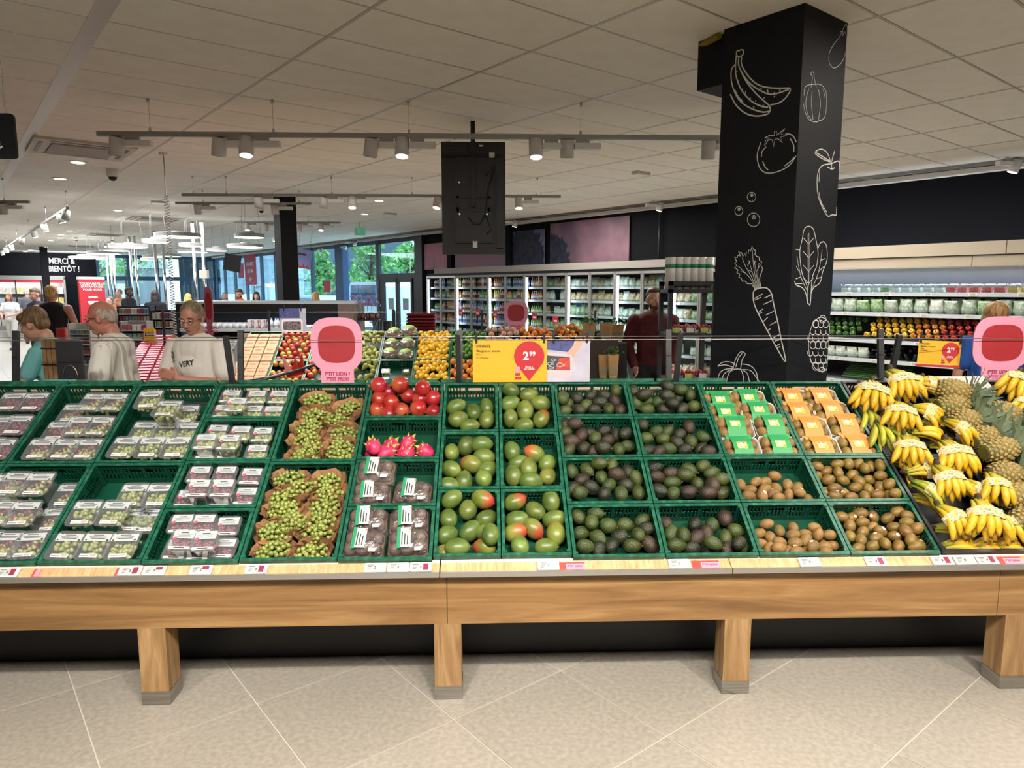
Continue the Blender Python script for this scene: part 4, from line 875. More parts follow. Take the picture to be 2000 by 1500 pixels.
# pineapples --------------------------------------------------------------
m_pine = mat('pineapple_skin', '#76602c', '#5a5a2c', 6, .6, rnd=.1); m_eye = mat('pineapple_eye', '#a5854a', '#7c7440', 50, .7); m_pleaf = mat('pineapple_leaf', '#6d8064', '#8c9c82', 12, .5, rnd=.08)
def pineapple(L, seed, crown=True):
    q = random.Random(seed); r = .062; root = ob('pineapple', None)
    prof = [(r*math.sin(math.pi*(.08+.84*k/12))**.45, -L/2+L*k/12) for k in range(13)]
    MB().lathe(prof, 18).build('body', m_pine, root)
    e = MB(); rows = 9
    for j in range(rows):
        z = -L/2+L*(j+.6)/(rows+.2); rr = r*math.sin(math.pi*(.08+.84*(z/L+.5)))**.45
        n = 13
        for k in range(n):
            a = 2*math.pi*(k+.5*(j % 2))/n; d = Vector((math.cos(a), math.sin(a), 0)); s = Vector((-math.sin(a), math.cos(a), 0)); p = d*(rr+.0005)+Vector((0,0,z)); hw, hh = math.pi*rr/n*.93, L/rows*.54
            e.add([p-s*hw-d*.002, p-s*hw*.4+Vector((0,0,hh)), p+s*hw*.4+Vector((0,0,hh)), p+s*hw-d*.002, p+s*hw*.4-Vector((0,0,hh)), p-s*hw*.4-Vector((0,0,hh)), p+d*.0065], [(6,1,0),(6,2,1),(6,3,2),(6,4,3),(6,5,4),(6,0,5)], False)
    ee = e.build('eyes', m_eye, root); ee['kind'] = 'stuff'
    if crown:
        lm = MB(); Ls = .13; w = .012
        lm.add([(-w*.7,0,0),(w*.7,0,0),(-w,.012,Ls*.4),(w,.012,Ls*.4),(-w*.5,.03,Ls*.8),(w*.5,.03,Ls*.8),(0,.05,Ls)], [(0,1,3,2),(2,3,5,4),(4,5,6)], True); lm = lm.mesh('leaf', m_pleaf)
        for k in range(34):
            a = k*2.4; t = k/34
            ob('leaf', lm, root, M=Matrix.Translation((0,0,L/2-.01+.03*t)) @ Matrix.Rotation(a, 4, 'Z') @ Matrix.Translation((0,.012*(1-t),0)) @ Matrix.Rotation(-(1.15-1.1*t)+q.uniform(-.12,.12), 4, 'X') @ Matrix.Scale(.75+.5*math.sin(math.pi*min(1, t+.2)), 4))
    return root
PI = [pineapple(.16, 1), pineapple(.17, 2), pineapple(.15, 3)]; protos_used += PI
PL = [((935,225),(1150,270),.09,'pineapple at the back beside the sideways bananas',0),((925,330),(1120,300),.05,'second pineapple, orange base facing the bananas',1),((1010,440),(1200,400),.055,'greyish pineapple third down the row',2),
 ((1280,385),(1480,430),.06,'pineapple at the right edge under the leaf crowns',0),((1150,560),(1330,490),.05,'pineapple half hidden above the large one',2),((1255,640),(1460,600),.10,'large orange-based pineapple resting on top',1),
 ((1290,810),(1480,800),.06,'brown-grey pineapple below the large one',2),((1385,965),(1560,930),.05,'pineapple near the front beside the banana crate',0),((1450,1130),(1600,1080),.03,'front pineapple cut by the right picture edge',1),
 ((1440,240),(1560,200),.02,'pineapple lying deep at the back right',2)]
for (c_, t_, n, lab, k) in PL:
    a = on_sl(*Z7(*c_), n); b_ = on_sl(*Z7(*t_), n+.01); ax = (b_-a).normalized()
    dup(PI[k], SL @ Matrix.Translation(a) @ ax.to_track_quat('Z', 'Y').to_matrix().to_4x4(), lab, 'pineapples in the black crates')['category'] = 'pineapple'
for o in protos_used:
    for ch in KIDS(o):
        for g in KIDS(ch): bpy.data.objects.remove(g)
        bpy.data.objects.remove(ch)
    bpy.data.objects.remove(o)
protos_used.clear(); _kids.clear()
# ---------------------------------------------------------------- painted column
CV, CU, CW, CD = 3.99, 2.30, .50, .54
colm = thing('painted_column', 'square black column with white line drawings of fruit behind the kiwi crates', 'column', tuple(S(CV+CW/2, CU+CD/2, 0)), RZ)
MB().box(-CW/2, CW/2, -CD/2, CD/2, 0, HC+.02).build('shaft', m_black, colm)
MB().box(-CW/2+.06, CW/2-.1, CD/2, CD/2+.24, 3.11, HC).build('beam_stub', m_black, colm)
MB().tube([(-CW/2+.08, CD/2+.23, HC-.02), (-CW/2+.02, CD/2+.05, HC-.02)], .022, 8).build('foam_seal', mat('yellow_foam', '#8c7a2e', rough=.9), colm)
m_chalk = mat('white_line_paint', '#c9c8c4', rough=.7)
ZA = Z((1350, 0), 3.749); ZB = Z((1380, 370), 3.75)
cinv = (Matrix.Translation(S(CV+CW/2, CU+CD/2, 0)) @ Matrix.Rotation(RZ, 4, 'Z')).inverted()
def catmull(p, k=4):
    if len(p) < 3: return p
    out = []
    for i in range(len(p)-1):
        p0, p1, p2, p3 = p[max(i-1, 0)], p[i], p[i+1], p[min(i+2, len(p)-1)]
        for j in range(k):
            t = j/k; out.append(tuple(.5*((2*p1[a])+(-p0[a]+p2[a])*t+(2*p0[a]-5*p1[a]+4*p2[a]-p3[a])*t*t+(-p0[a]+3*p1[a]-3*p2[a]+p3[a])*t**3) for a in (0, 1)))
    return out+[p[-1]]
def strokes(name, left, zf, lines, wd=.0045, smooth=True):
    b = MB()
    for ln in lines:
        pts = catmull(ln) if smooth else ln; loc = []
        for x, y in pts:
            px, py = zf(x, y); w = atV(px, py, CV) if left else atU(px, py, CU); w = cinv @ w
            if left: w.y = min(max(w.y, -CD/2+.003), CD/2-.003)
            else: w.x = min(max(w.x, -CW/2+.003), CW/2-.003)
            loc.append(w)
        nr = Vector((-1,0,0)) if left else Vector((0,-1,0)); vs = []
        for i, w in enumerate(loc):
            t = loc[min(i+1, len(loc)-1)]-loc[max(i-1, 0)]
            if t.length < 1e-6: t = Vector((0,0,1))
            s = t.normalized().cross(nr)*wd*.5; vs += [w+s+nr*.0012, w-s+nr*.0012]
        n = len(loc); b.add(vs, [(2*i, 2*i+1, 2*i+3, 2*i+2) for i in range(n-1)])
    o = b.build(name, m_chalk, colm); return o
def circ(cx, cy, rx, ry=None, n=14, a0=0, a1=360): ry = ry or rx; return [(cx+rx*math.cos(rad(a0+(a1-a0)*k/n)), cy+ry*math.sin(rad(a0+(a1-a0)*k/n))) for k in range(n+1)]
q = R
ban = [[(333,375),(378,365),(380,400),(345,418),(333,400),(333,375)], [(370,418),(372,480),(430,570),(500,625),(600,645),(720,645)], [(720,645),(725,665),(690,720),(640,755),(580,768)], [(350,420),(352,490),(420,600),(520,670),(600,690),(715,655)], [(352,490),(400,590),(480,690),(570,770)],
 [(333,400),(325,470),(330,560),(370,660),(440,740),(520,780),(565,785)], [(325,470),(295,515),(300,620),(350,730),(430,790),(520,820),(570,815)], [(287,690),(330,770),(400,830),(480,850),(560,835),(580,800),(570,770)], [(320,660),(345,710),(380,745)]]
strokes('banana_drawing', True, ZA, ban, .008)
strokes('dot_drawing', True, ZA, [circ(x, y, 2.5, n=6) for x, y in ((335,525),(345,590),(375,655),(400,672),(397,685),(433,720),(473,740),(458,785),(528,772),(513,648),(560,662),(563,672),(610,680),(650,662),(535,716),(610,708))], .005)
strokes('tomato_drawing', True, ZA, [[(512,1040),(486,1120),(487,1180),(510,1240),(560,1268),(640,1255),(720,1210),(768,1140)], [(690,982),(720,982),(750,1000),(770,1040)], [(550,1075),(520,1110),(515,1150)], [(525,1180),(540,1220),(565,1245)], [(725,1015),(750,1060),(752,1110)], [(685,1215),(730,1180),(755,1150)]], .006)
strokes('tomato_drawing', True, ZA, [[(538,1010),(580,990),(612,994),(610,960),(625,960),(627,990),(688,942),(660,985),(700,992),(655,1005),(670,1045),(635,1015),(615,1020),(603,1075),(595,1025),(570,1020),(536,1070),(545,1030),(570,1010),(538,1010)]], .005, False)
for cx, cy, r in ((330,55,31),(237,158,29),(345,222,45)): strokes('berry_drawing', True, ZB, [circ(cx, cy, r, r*1.1), circ(cx+2, cy-r*.42, r*.3, n=8), circ(cx+2, cy-r*.42, r*.1, n=5)], .0035)
strokes('carrot_drawing', True, ZB, [[(390,722),(440,722),(475,760),(490,830),(520,960),(550,1110),(580,1262),(520,1170),(450,1040),(390,930),(350,840),(342,780),(350,740),(390,722)]], .007)
strokes('carrot_drawing', True, ZB, [[(350,800),(410,765)],[(352,812),(400,790)],[(425,797),(470,770)],[(440,790),(468,775)],[(418,842),(478,815)],[(380,900),(415,875)],[(385,912),(408,897)],[(435,920),(495,890)],[(415,970),(450,935)],[(462,995),(515,965)],[(470,990),(512,970)],[(440,1035),(470,1020)],[(490,1085),(535,1063)],[(500,1110),(545,1098)],[(508,1148),(535,1135)],[(515,1163),(540,1150)]], .005)
strokes('carrot_leaf_drawing', True, ZB, [[(360,735),(330,690),(300,690),(285,672),(262,672),(255,650),(238,642),(245,620),(222,610),(232,590),(205,572),(225,560),(208,540),(222,528),(205,495),(225,500),(230,482),(250,490),(235,455),(258,465),(268,492),(280,470),(290,492),(292,458),(305,470),(312,440),(322,455),(335,415),(345,440),(362,448),(355,475),(368,490),(385,495),(388,520),(405,530),(398,555),(412,580),(402,610),(395,625),(388,660),(398,715)]], .0045, False)
strokes('carrot_leaf_drawing', True, ZB, [[(362,730),(320,650),(262,590),(232,560)],[(368,728),(330,640),(285,560),(262,500)],[(372,726),(340,620),(310,520)],[(378,725),(350,600),(335,440)],[(384,724),(365,620),(350,520)],[(390,720),(375,620),(385,540)],[(300,560),(320,520)],[(330,600),(300,590)],[(345,560),(360,520)],[(280,610),(250,600)],[(365,600),(390,560)]], .003)
strokes('pumpkin_drawing', True, ZB, [[(80,1412),(95,1350),(130,1320),(200,1310),(195,1310)],[(110,1412),(130,1350),(195,1312)],[(145,1412),(165,1345),(205,1318),(250,1320),(270,1370),(275,1412)],[(255,1320),(320,1325),(360,1370),(390,1412)],[(270,1325),(300,1350),(315,1412)],[(82,1295),(120,1265),(180,1265),(210,1285)],[(82,1295),(140,1285),(200,1305)],[(250,1278),(320,1290),(365,1340),(375,1412)],[(195,1308),(215,1240),(250,1190),(285,1205),(262,1245),(250,1315)],[(215,1300),(235,1235),(262,1200)]], .005)
strokes('eggplant_drawing', False, ZA, [[(1135,175),(1120,195),(1105,230),(1085,270),(1040,330),(1010,390),(1010,460),(1040,497),(1080,480),(1115,430),(1140,340),(1143,260),(1140,200),(1135,175)],[(1088,235),(1110,232),(1108,262),(1125,235),(1140,295),(1143,225)]], .0042)
strokes('pepper_drawing', False, ZA, [[(825,700),(828,650),(850,625),(900,618),(950,622),(985,670),(990,760),(975,860),(935,885),(910,893),(860,875),(830,810),(822,760)],[(877,640),(887,560),(872,545),(885,527),(900,540),(898,560),(914,640)],[(860,650),(838,740),(850,830),(880,880)],[(885,665),(878,760),(892,880)],[(930,655),(945,760),(930,880)],[(965,650),(980,720)]], .004)
strokes('apple_drawing', False, ZA, [[(1110,1250),(1100,1200),(1070,1180),(1035,1195),(1020,1200),(960,1212),(928,1260),(920,1350),(930,1440),(955,1500)],[(1028,1235),(1030,1170),(1050,1105)],[(1020,1187),(965,1165),(905,1120),(950,1092),(995,1120),(1020,1187)],[(940,1250),(935,1330)],[(915,1118),(1015,1180)],[(995,1222),(1028,1238),(1050,1228)]], .007)
strokes('apple_drawing', False, ZB, [[(808,0),(825,80),(880,190),(920,185),(960,185),(982,130)],[(822,20),(838,95),(880,168)]], .006)
strokes('leaf_drawing', False, ZB, [[(737,832),(738,720),(700,620),(685,520),(682,450),(700,360),(715,290),(745,270),(780,290),(800,370),(815,460),(805,560),(772,650),(760,832),(748,838),(737,832)],[(812,440),(830,395),(860,385),(880,430),(880,520),(850,600),(830,680),(785,718),(765,760)],[(652,438),(680,442)],[(643,670),(655,700),(700,720),(725,760),(737,832)]], .0055)
strokes('leaf_vein_drawing', False, ZB, [[(748,320),(750,500),(747,700)],[(742,330),(742,560),(744,720)]]+[[(746,y),(746+s*38,y-45)] for y in (400,500,600,690) for s in (-1,1)]+[[(765,740),(820,600),(845,440)]]+[[(820,600),(858,565)],[(800,655),(845,640)],[(835,520),(868,505)]]+[[(735,740),(690,640),(660,490)],[(690,640),(652,655)],[(675,600),(655,560)],[(700,690),(650,690)]], .0035)
rb = []
for j in range(7):
    yy = 985+j*52; hw = 85*math.sin(math.pi*(j+1.1)/9)
    for k in range(-2, 3):
        x = 835+k*38+(19 if j % 2 else 0)
        if abs(x-835) < hw+8: rb.append(circ(x, yy, 21, 27, 9, 0, 360 if j % 3 == 0 else 200))
rb += [circ(850, 950, 24, 28, 9), circ(800, 985, 20, 30, 9), circ(845, 1320, 20, 18, 9), circ(838,1135,92,198,26)]
strokes('raspberry_drawing', False, ZB, rb, .0042)
# ---------------------------------------------------------------- overhead: tracks, spotlights, pendants, screen
m_trk = mat('grey_track', '#9b9996', rough=.5, metal=.2); m_head = mat('spot_body', '#d0ccc7', rough=.5); m_head2 = mat('driver_box', '#dad7d2', rough=.45)
m_lens = mat('lit_lens', '#fff3df', emit=5); m_lensoff = mat('unlit_lens', '#4a4744', rough=.3)
hang_me = None
def spot_proto(on, tilt):
    root = ob('track_spotlight', None)
    MB().box(.03, .15, -.02, .02, -.035, 0).build('adapter', m_trk, root)
    MB().box(.02, .25, -.032, .032, -.085, -.035).build('driver_box', m_head2, root)
    h = MB().cyl((0,0,-.085), .062, .155, 20).build('lamp_head', m_head, root, M=Matrix.Translation((-.045, 0, -.075)) @ Matrix.Rotation(tilt, 4, 'Y') @ Matrix.Rotation(-.22 if on else .15, 4, 'X'))
    MB().cyl((0,0,-.088), .05, .006, 18).build('lens', m_lens if on else m_lensoff, h)
    MB().cyl((0,0,.066), .048, .008, 14, r2=.05).build('vent', m_dark, h); return root
SPR = {(o, t): spot_proto(o, t) for o in (True, False) for t in (-.22, 0, .18)}
def track(label, P0, P1, spots, hangers, group='ceiling spotlights'):
    P0, P1 = Vector(P0), Vector(P1); d = (P1-P0); L = d.length; rz = math.atan2(d.y, d.x)
    t = thing('light_track', label, 'light track', P0, rz, 'light tracks')
    MB().box(0, L, -.02, .02, -.02, .02).build('rail', m_trk, t)
    for s in hangers:
        w = MB(); w.tube([(s, 0, .02), (s, 0, HC-P0.z)], .0022, 5); w.cyl((s, 0, .02), .012, .03, 8); w.cyl((s, 0, HC-P0.z-.03), .014, .03, 8); w.build('hanger', m_alu, t)
    for i, (s, on, tl) in enumerate(spots):
        o = dup(SPR[(on, tl)], Matrix.Translation(P0+d.normalized()*s) @ Matrix.Rotation(rz, 4, 'Z') @ Matrix.Translation((0,0,-.02)), '%s spotlight on %s, %s from %s end' % ('lit' if on else 'unlit', label.split(' with')[0], ORD[i], 'near' if 'left aisle' in label else 'left'), group)
        o['category'] = 'spotlight'
        if on and i % 2 == 1 and P0.y < 12: pass
def xz(px, py, Y): p = atY(px, py, Y); return p
Y1 = 6.45; a = atY(190, 261, Y1); b = atY(1424, 270, Y1); a.z = b.z = (a.z+b.z)/2
xs = lambda px, Y, x0: atY(px, 280, Y).x-x0
track('long front track with eight spots', a, b, [(xs(px, Y1, a.x)+.045, on, t) for px, on, t in ((228,False,.18),(428,False,.18),(481,True,0),(725,False,.18),(785,True,0),(1047,True,0),(1108,False,0),(1384,False,0))], [xs(px, Y1, a.x) for px in (295,535,799,1134)])
Y2 = 10.7; a = atY(355, 378, Y2); b = atY(1095, 386, Y2); a.z = b.z = (a.z+b.z)/2
track('second track behind the screen', a, b, [(xs(px, Y2, a.x)+.05, on, t) for px, on, t in ((499,False,0),(628,False,.18),(684,True,0),(852,True,.18),(1013,True,0))], [xs(px, Y2, a.x) for px in (372,437,645,803,1050)])
MB_ = MB().tube([(0,0,0),(0,0,.3)], .01, 6)
Y3 = 12.2; a = atY(343, 396, Y3); b = atY(608, 398, Y3); a.z = b.z = (a.z+b.z)/2
track('short track left of the black pillar', a, b, [(xs(px, Y3, a.x)+.05, on, t) for px, on, t in ((378,False,0),(530,False,0))], [xs(px, Y3, a.x) for px in (390,580)])
Y4 = 16.5; a = atY(458, 433, Y4); b = atY(665, 436, Y4); a.z = b.z = (a.z+b.z)/2
track('farthest short track crossing the pillar', a, b, [(xs(px, Y4, a.x)+.05, on, t) for px, on, t in ((475,True,0),(511,False,.18),(578,False,0),(621,True,0))], [xs(px, Y4, a.x) for px in (464,596)])
vL = 1.76; za = atV(130, 407, vL).z; ua = 14.05
def uof(px, py): return loc_vu(atV(px, py, vL))[1]-ua
track('left aisle track running to the far wall', S(vL, ua, za), S(vL, 37.5, za), [(max(.1, uof(px, py)), on, t) for px, py, on, t in ((128,420,False,.18),(118,424,True,0),(86,440,True,0),(66,452,True,0),(42,465,False,.18),(22,478,True,0),(12,485,True,0),(4,491,True,0))], [0.05, 3, 6.5, 10, 14, 18])
for px, py, on, lab in ((1285,404,True,'lit spotlight above the dark wall left of the column'),(1978,322,True,'lit spotlight above the vegetable cooler at the right edge'),(1003,438,True,'lit spotlight over the bluish tree mural'),(905,462,True,'lit white spotlight above the first window')):
    p = hit(px, py, VN*10.55, VN) if px > 950 else hit(690, 455, VN*10.9, VN); p.z = min(p.z, 3.3)
    o = dup(SPR[(on, -.22)], Matrix.Translation((p.x, p.y, p.z+.1)) @ Matrix.Rotation(RZ+math.pi/2+1.2, 4, 'Z'), lab, 'ceiling spotlights'); o['category'] = 'spotlight'
    MB().tube([(.09,0,0),(.09,0,HC-p.z-.1)], .008, 6).build('stem', m_alu, o)
# window spots
for i, px in enumerate((672, 626, 587)):
    p = hit(px, 466+i*5, VN*10.95, VN); p.z = 3.28
    o = dup(SPR[(False, 0)], Matrix.Translation(p) @ Matrix.Rotation(RZ+1.57, 4, 'Z'), 'small pale spotlight above the glazing, %s from the wall corner' % ORD[i+1], 'ceiling spotlights'); o['category'] = 'spotlight'
# pendants
m_ring = mat('pendant_shell', '#a7a6a2', rough=.5); m_diff = mat('pendant_diffuser', '#fff4e0', emit=1.1)
def pendant(d, p, lab):
    t = thing('pendant_lamp', lab, 'pendant lamp', p, 0, 'round pendant lamps over the checkouts')
    n = 28; ring = lambda r, z: [(r*math.cos(2*math.pi*k/n), r*math.sin(2*math.pi*k/n), z) for k in range(n)]
    MB().loft([ring(d/2, .0), ring(d/2, .07), ring(d/2-.03, .075)], False, True).build('shell', m_ring, t)
    MB().loft([ring(d/2-.012, .002), ring(d/2-.02, -.004)], False, True).build('diffuser', m_diff, t)
    if True:
        me = t.children[1].data
        for f in me.polygons: f.use_smooth = False
    w = MB()
    for k in range(3): a = 2.1*k+.5; w.tube([(d*.38*math.cos(a), d*.38*math.sin(a), .07), (d*.30*math.cos(a), d*.30*math.sin(a), HC-p[2])], .003, 4)
    w.build('suspension_wire', m_grey, t)
    if d > .5: MB().cyl((0,0,.075), .12, .04, 12, r2=.1).build('canopy', m_ring, t)
PD = [(347,467,85,'largest pendant lamp, nearest, in front of the chrome poles'),(305,478,50,'small pendant lamp just left of the largest one'),(252,487,67,'pendant lamp left of the chrome pole pair'),(228,494,48,'pendant lamp partly under its left neighbour'),(203,500,60,'wide pendant lamp in front of the dark far wall'),(180,506,50,'pendant lamp overlapping the farewell lettering'),(160,509,46,'farthest left pendant lamp beside the lettering'),
      (487,468,57,'upper pendant lamp left of the black pillar'),(479,487,68,'wide pendant lamp below the upper one by the pillar'),(423,494,40,'pendant lamp with cap near the window screen'),(372,485,42,'pendant lamp behind the first chrome pole'),(377,497,56,'wide pendant lamp behind both chrome poles'),(556,476,46,'pendant lamp hidden half by the black pillar'),(198,511,20,'tiny far pendant lamp above the red board'),(300,507,40,'distant pendant lamp in front of the entrance'),(290,512,28,'most distant pendant lamp at the entrance glass'),(330,505,44,'distant pendant lamp right of the spiral cord')]
for px, py, w, lab in PD:
    p = atz(px, py-4, 2.78); dep = (p-EYEV).dot(_f); d = w*dep/FP; pendant(round(d, 2), tuple(p), lab)
# ceiling fixtures
m_down = mat('downlight_lens', '#fff6e6', emit=2.5)
dl = MB().cyl((0,0,-.012), .10, .012, 20, r2=.11).mesh('trim_ring', m_white); dle = MB().cyl((0,0,-.015), .075, .004, 18).mesh('lens', m_down)
for i, (px, py) in enumerate(((152,316),(117,348),(230,410),(136,450),(119,458),(117,464),(99,469),(59,488),(49,491),(88,482),(712,417),(740,391))):
    p = atz(px, py, HC); t = thing('downlight', 'recessed round ceiling light, %s nearest of the %s' % (ORD[i if i < 10 else i-10], 'left aisle row' if i < 10 else 'pair left of the screen'), 'downlight', p, 0, 'recessed ceiling lights'); ob('trim_ring', dl, t); ob('lens', dle, t)
m_acw = mat('cassette_white', '#c9c2b8', rough=.6)
def cassette(px, py, lab, s=.84):
    p = atz(px, py, HC); v, u, _ = loc_vu(p)
    t = thing('ceiling_cassette', lab, 'air conditioner', p, RZ, 'ceiling air conditioners')
    MB().box(-s/2, s/2, -s/2, s/2, -.03, 0).build('frame', m_acw, t); MB().box(-s*.32, s*.32, -s*.32, s*.32, -.045, -.03).build('grille', mat('cassette_grille', '#b3ada4', '#9a948b', 300, .7), t)
    for sx, sy in ((0,1),(0,-1),(1,0),(-1,0)):
        MB().box(-s*.34 if sx == 0 else sx*s*.42-.02, s*.34 if sx == 0 else sx*s*.42+.02, -s*.34 if sy == 0 else sy*s*.42-.02, s*.34 if sy == 0 else sy*s*.42+.02, -.034, -.0295).build('air_slot', m_dark, t)
cassette(158, 289, 'square white ceiling cassette nearest, behind the front track', 1.0); cassette(300, 427, 'ceiling cassette left of the chrome pole tops', 1.0); cassette(205, 458, 'smaller-looking cassette above the pendants'); cassette(160, 480, 'distant cassette above the farewell lettering')
def dome(px, py, lab, s=1):
    p = atz(px, py, HC); t = thing('dome_camera', lab, 'camera', p, 0, 'dome cameras')
    MB().cyl((0,0,-.10*s), .075*s, .10*s, 16).build('housing', m_white, t); MB().ell((0,0,-.10*s), .055*s, 14, 8).build('dome', m_dark, t)
dome(219, 331, 'white dome camera on the ceiling below the first cassette'); dome(510, 404, 'dome camera beside the second track', .8); dome(149, 463, 'dome camera above the left aisle, farther away', .8)
def det(px, py, lab):
    p = atz(px, py, HC); t = thing('ceiling_detector', lab, 'detector', p, RZ, 'ceiling detectors')
    MB().box(-.13, .13, -.06, .06, -.04, 0).build('housing', m_acw, t); MB().box(-.11, .11, -.045, .045, -.044, -.04).build('lens', m_white, t)
det(1252, 336, 'flat white emergency light on the ceiling left of the column'); det(310, 393, 'flat white emergency light near the spiral cord'); det(762, 416, 'small flat ceiling light left of the screen')
# exit sign
p = atz(703, 452, 3.2); t = thing('exit_sign', 'small green emergency exit sign hanging by the window wall', 'sign', p, 0); MB().box(-.13, .13, -.02, .02, -.09, .09).build('panel', mat('exit_green', '#5aa886', emit=.1), t); MB().box(-.04, .0, -.024, -.02, -.06, .06).build('pictogram', m_white, t); MB().tube([(0,0,.09),(0,0,HC-p.z)], .006, 5).build('rod', m_grey, t)
# spiral cord
p = atz(319, 298, HC); pts = []; zb_ = .95
for k in range(420):
    f = k/420; z = HC-.5-(HC-.5-zb_)*f; a = k*.9; r = .024; pts.append((r*math.cos(a), r*math.sin(a), z))
t = MB().tube([(0,0,HC-.02),(0,0,HC-.5)]+pts, .006, 4).build('spiral_cord', mat('cord_grey', '#8d8983', rough=.5), None, loc=(p.x, p.y, 0)); tag(t, 'grey coiled cable hanging from the ceiling left of centre', 'cable')
MB().cyl((0,0,HC-.03), .05, .03, 12).build('ceiling_rose', m_white, t)
# screen seen from behind
p0 = atY(924, 243, 7.3); Yt = 7.25
x0 = atY(863, 400, Yt).x; x1 = atY(987, 400, Yt).x; zt_ = atY(925, 277, Yt).z; zb2 = atY(925, 497, Yt).z; xc = (x0+x1)/2; W, Hh = x1-x0, zt_-zb2
t = thing('hanging_screen', 'black upright display screen seen from behind, hanging on a black pole', 'screen', (xc, Yt, zb2))
m_tv = mat('screen_back', '#191a1c', '#1e1f21', 3, .45)
MB().box(-W/2, W/2, 0, .05, 0, Hh).build('housing', m_tv, t)
MB().box(-W*.30, W*.30, -.035, 0, Hh*.10, Hh*.86).build('back_cover', m_tv, t)
MB().box(W*.36, W*.48, -.03, 0, .06, Hh*.9).build('side_cover', m_tv, t)
px_ = atY(924, 300, Yt).x-xc
MB().box(px_-.022, px_+.022, -.085, -.045, Hh*.42, HC-zb2).build('pole', m_dark, t)
b = MB()
for z in (.38, .40, .50): b.box(-W*.28, W*.30, -.05, -.035, Hh*z, Hh*z+.02)
b.box(-W*.27, -W*.23, -.05, -.035, Hh*.36, Hh*.55); b.box(W*.22, W*.26, -.05, -.035, Hh*.36, Hh*.55); b.build('wall_bracket', m_dark, t)
MB().tube([(W*.2,-.045,Hh*.7),(W*.33,-.06,Hh*.78),(W*.22,-.05,Hh*.55),(W*.18,-.055,Hh*.36),(W*.1,-.05,Hh*.27),(0,-.05,Hh*.27),(-W*.08,-.045,Hh*.33)], .006, 6).build('cable', m_dark, t)
MB().tube([(W*.18,-.045,Hh*.36),(W*.24,-.05,Hh*.27),(W*.28,-.05,Hh*.22),(W*.2,-.045,Hh*.18)], .006, 6).build('cable', m_dark, t)
for x, z, w, h in ((.29,.88,.07,.045),(.02,.09,.06,.06),(.02,.13,.015,.045),(.12,.96,.05,.015)): MB().box(W*x-W*w/2*1.2, W*x+W*w/2*1.2, -.0365, -.035, Hh*z-Hh*h/2, Hh*z+Hh*h/2).build('service_label', m_white if z != .13 else m_dark, t)
for x, z in ((-.22,.64),(-.22,.36),(.21,.36)): MB().cyl((0,0,0), .009, .008, 10, M=Matrix.Translation((W*x,-.035,Hh*z)) @ Matrix.Rotation(math.pi/2, 4, 'X')).build('screw', m_alu, t)
# hanging black sign at the left edge
Ys = 3.6; xr = atY(31, 265, Ys).x; zt2 = atY(10, 222, Ys).z; zb3 = atY(10, 310, Ys).z
t = thing('hanging_sign', 'rounded black hanging sign with a white curved arrow at the left edge', 'sign', (xr-.14, Ys, (zt2+zb3)/2))
MB().prism([(x, y) for x, y, _ in rrect(.28, zt2-zb3, .018)], -.008, .008, M=Matrix.Rotation(math.pi/2, 4, 'X')).build('board', m_black, t)
ar = [(.035,-.009,.02),(.055,-.009,.0),(.065,-.009,-.03),(.062,-.009,-.055)]
b = MB().tube(ar, .004, 6); b.tube([(.05,-.009,-.045),(.062,-.009,-.060),(.078,-.009,-.048)], .004, 6); b.build('arrow', m_chalk, t)
MB().tube([(.10,0,(zt2-zb3)/2-.01),(.10,0,(zt2-zb3)/2+.2),(.06,0,HC-(zt2+zb3)/2)], .0015, 4).build('wire', m_grey, t)
# faraway little hanging rail at the left edge
a = atY(-30, 394, 11); b_ = atY(58, 397, 11); track('stub of dark rail at the left edge', a, Vector((b_.x, b_.y, a.z)), [(max(.2, b_.x-a.x-.35), False, 0)], [atY(9, 394, 11).x-a.x])
for o in SPR.values():
    for ch in list(o.children):
        for g in list(ch.children): bpy.data.objects.remove(g)
        bpy.data.objects.remove(ch)
    bpy.data.objects.remove(o)
_kids.clear()
# black pillars
for px, py, w, top, lab in ((557, 600, .30, 385, 'slim black pillar in front of the window wall'), (88, 560, .24, 482, 'black pillar in front of the farewell wall')):
    c = atz(px-2 if px > 300 else px-4, top, HC); t = tag(MB().box(-w/2, w/2, -w/2, w/2, 0, HC).build('pillar', m_black, None, loc=c, rot=(0,0,RZ)), lab, 'pillar'); t.location.z = 0
# ---------------------------------------------------------------- people
def capsule(b, p0, p1, r0, r1, n=10):
    p0, p1 = Vector(p0), Vector(p1); d = p1-p0; L = d.length
    if L < 1e-5: return b.ell(p0, r0, n, 8)
    t = d/L; path = []; rr = []
    for k in range(4): a = math.pi/2*k/4; path.append(p0-t*r0*math.cos(a)); rr.append(max(.0004, r0*math.sin(a)))
    for k in range(5): path.append(p0+d*k/4); rr.append(r0+(r1-r0)*k/4)
    for k in range(3, -1, -1): a = math.pi/2*k/4; path.append(p1+t*r1*math.cos(a)); rr.append(max(.0004, r1*math.sin(a)))
    return b.tube(path, rr, n)
def blob(name, mb, m, voxel, smooth=2):
    me = mb.mesh(name, m); o = bpy.data.objects.new(name, me); C.objects.link(o)
    md = o.modifiers.new('r', 'REMESH'); md.mode = 'VOXEL'; md.voxel_size = voxel; md.use_smooth_shade = True
    if smooth: ms = o.modifiers.new('s', 'SMOOTH'); ms.factor = .5; ms.iterations = smooth
    dg = bpy.context.evaluated_depsgraph_get(); dg.update()
    nm = bpy.data.meshes.new_from_object(o.evaluated_get(dg)); nm.name = name
    bpy.data.objects.remove(o); nm.materials.clear(); nm.materials.append(m); nm.polygons.foreach_set('use_smooth', [True]*len(nm.polygons)); return nm
def skin(name, c): return mat(name, c, rough=.5, sss=.06)
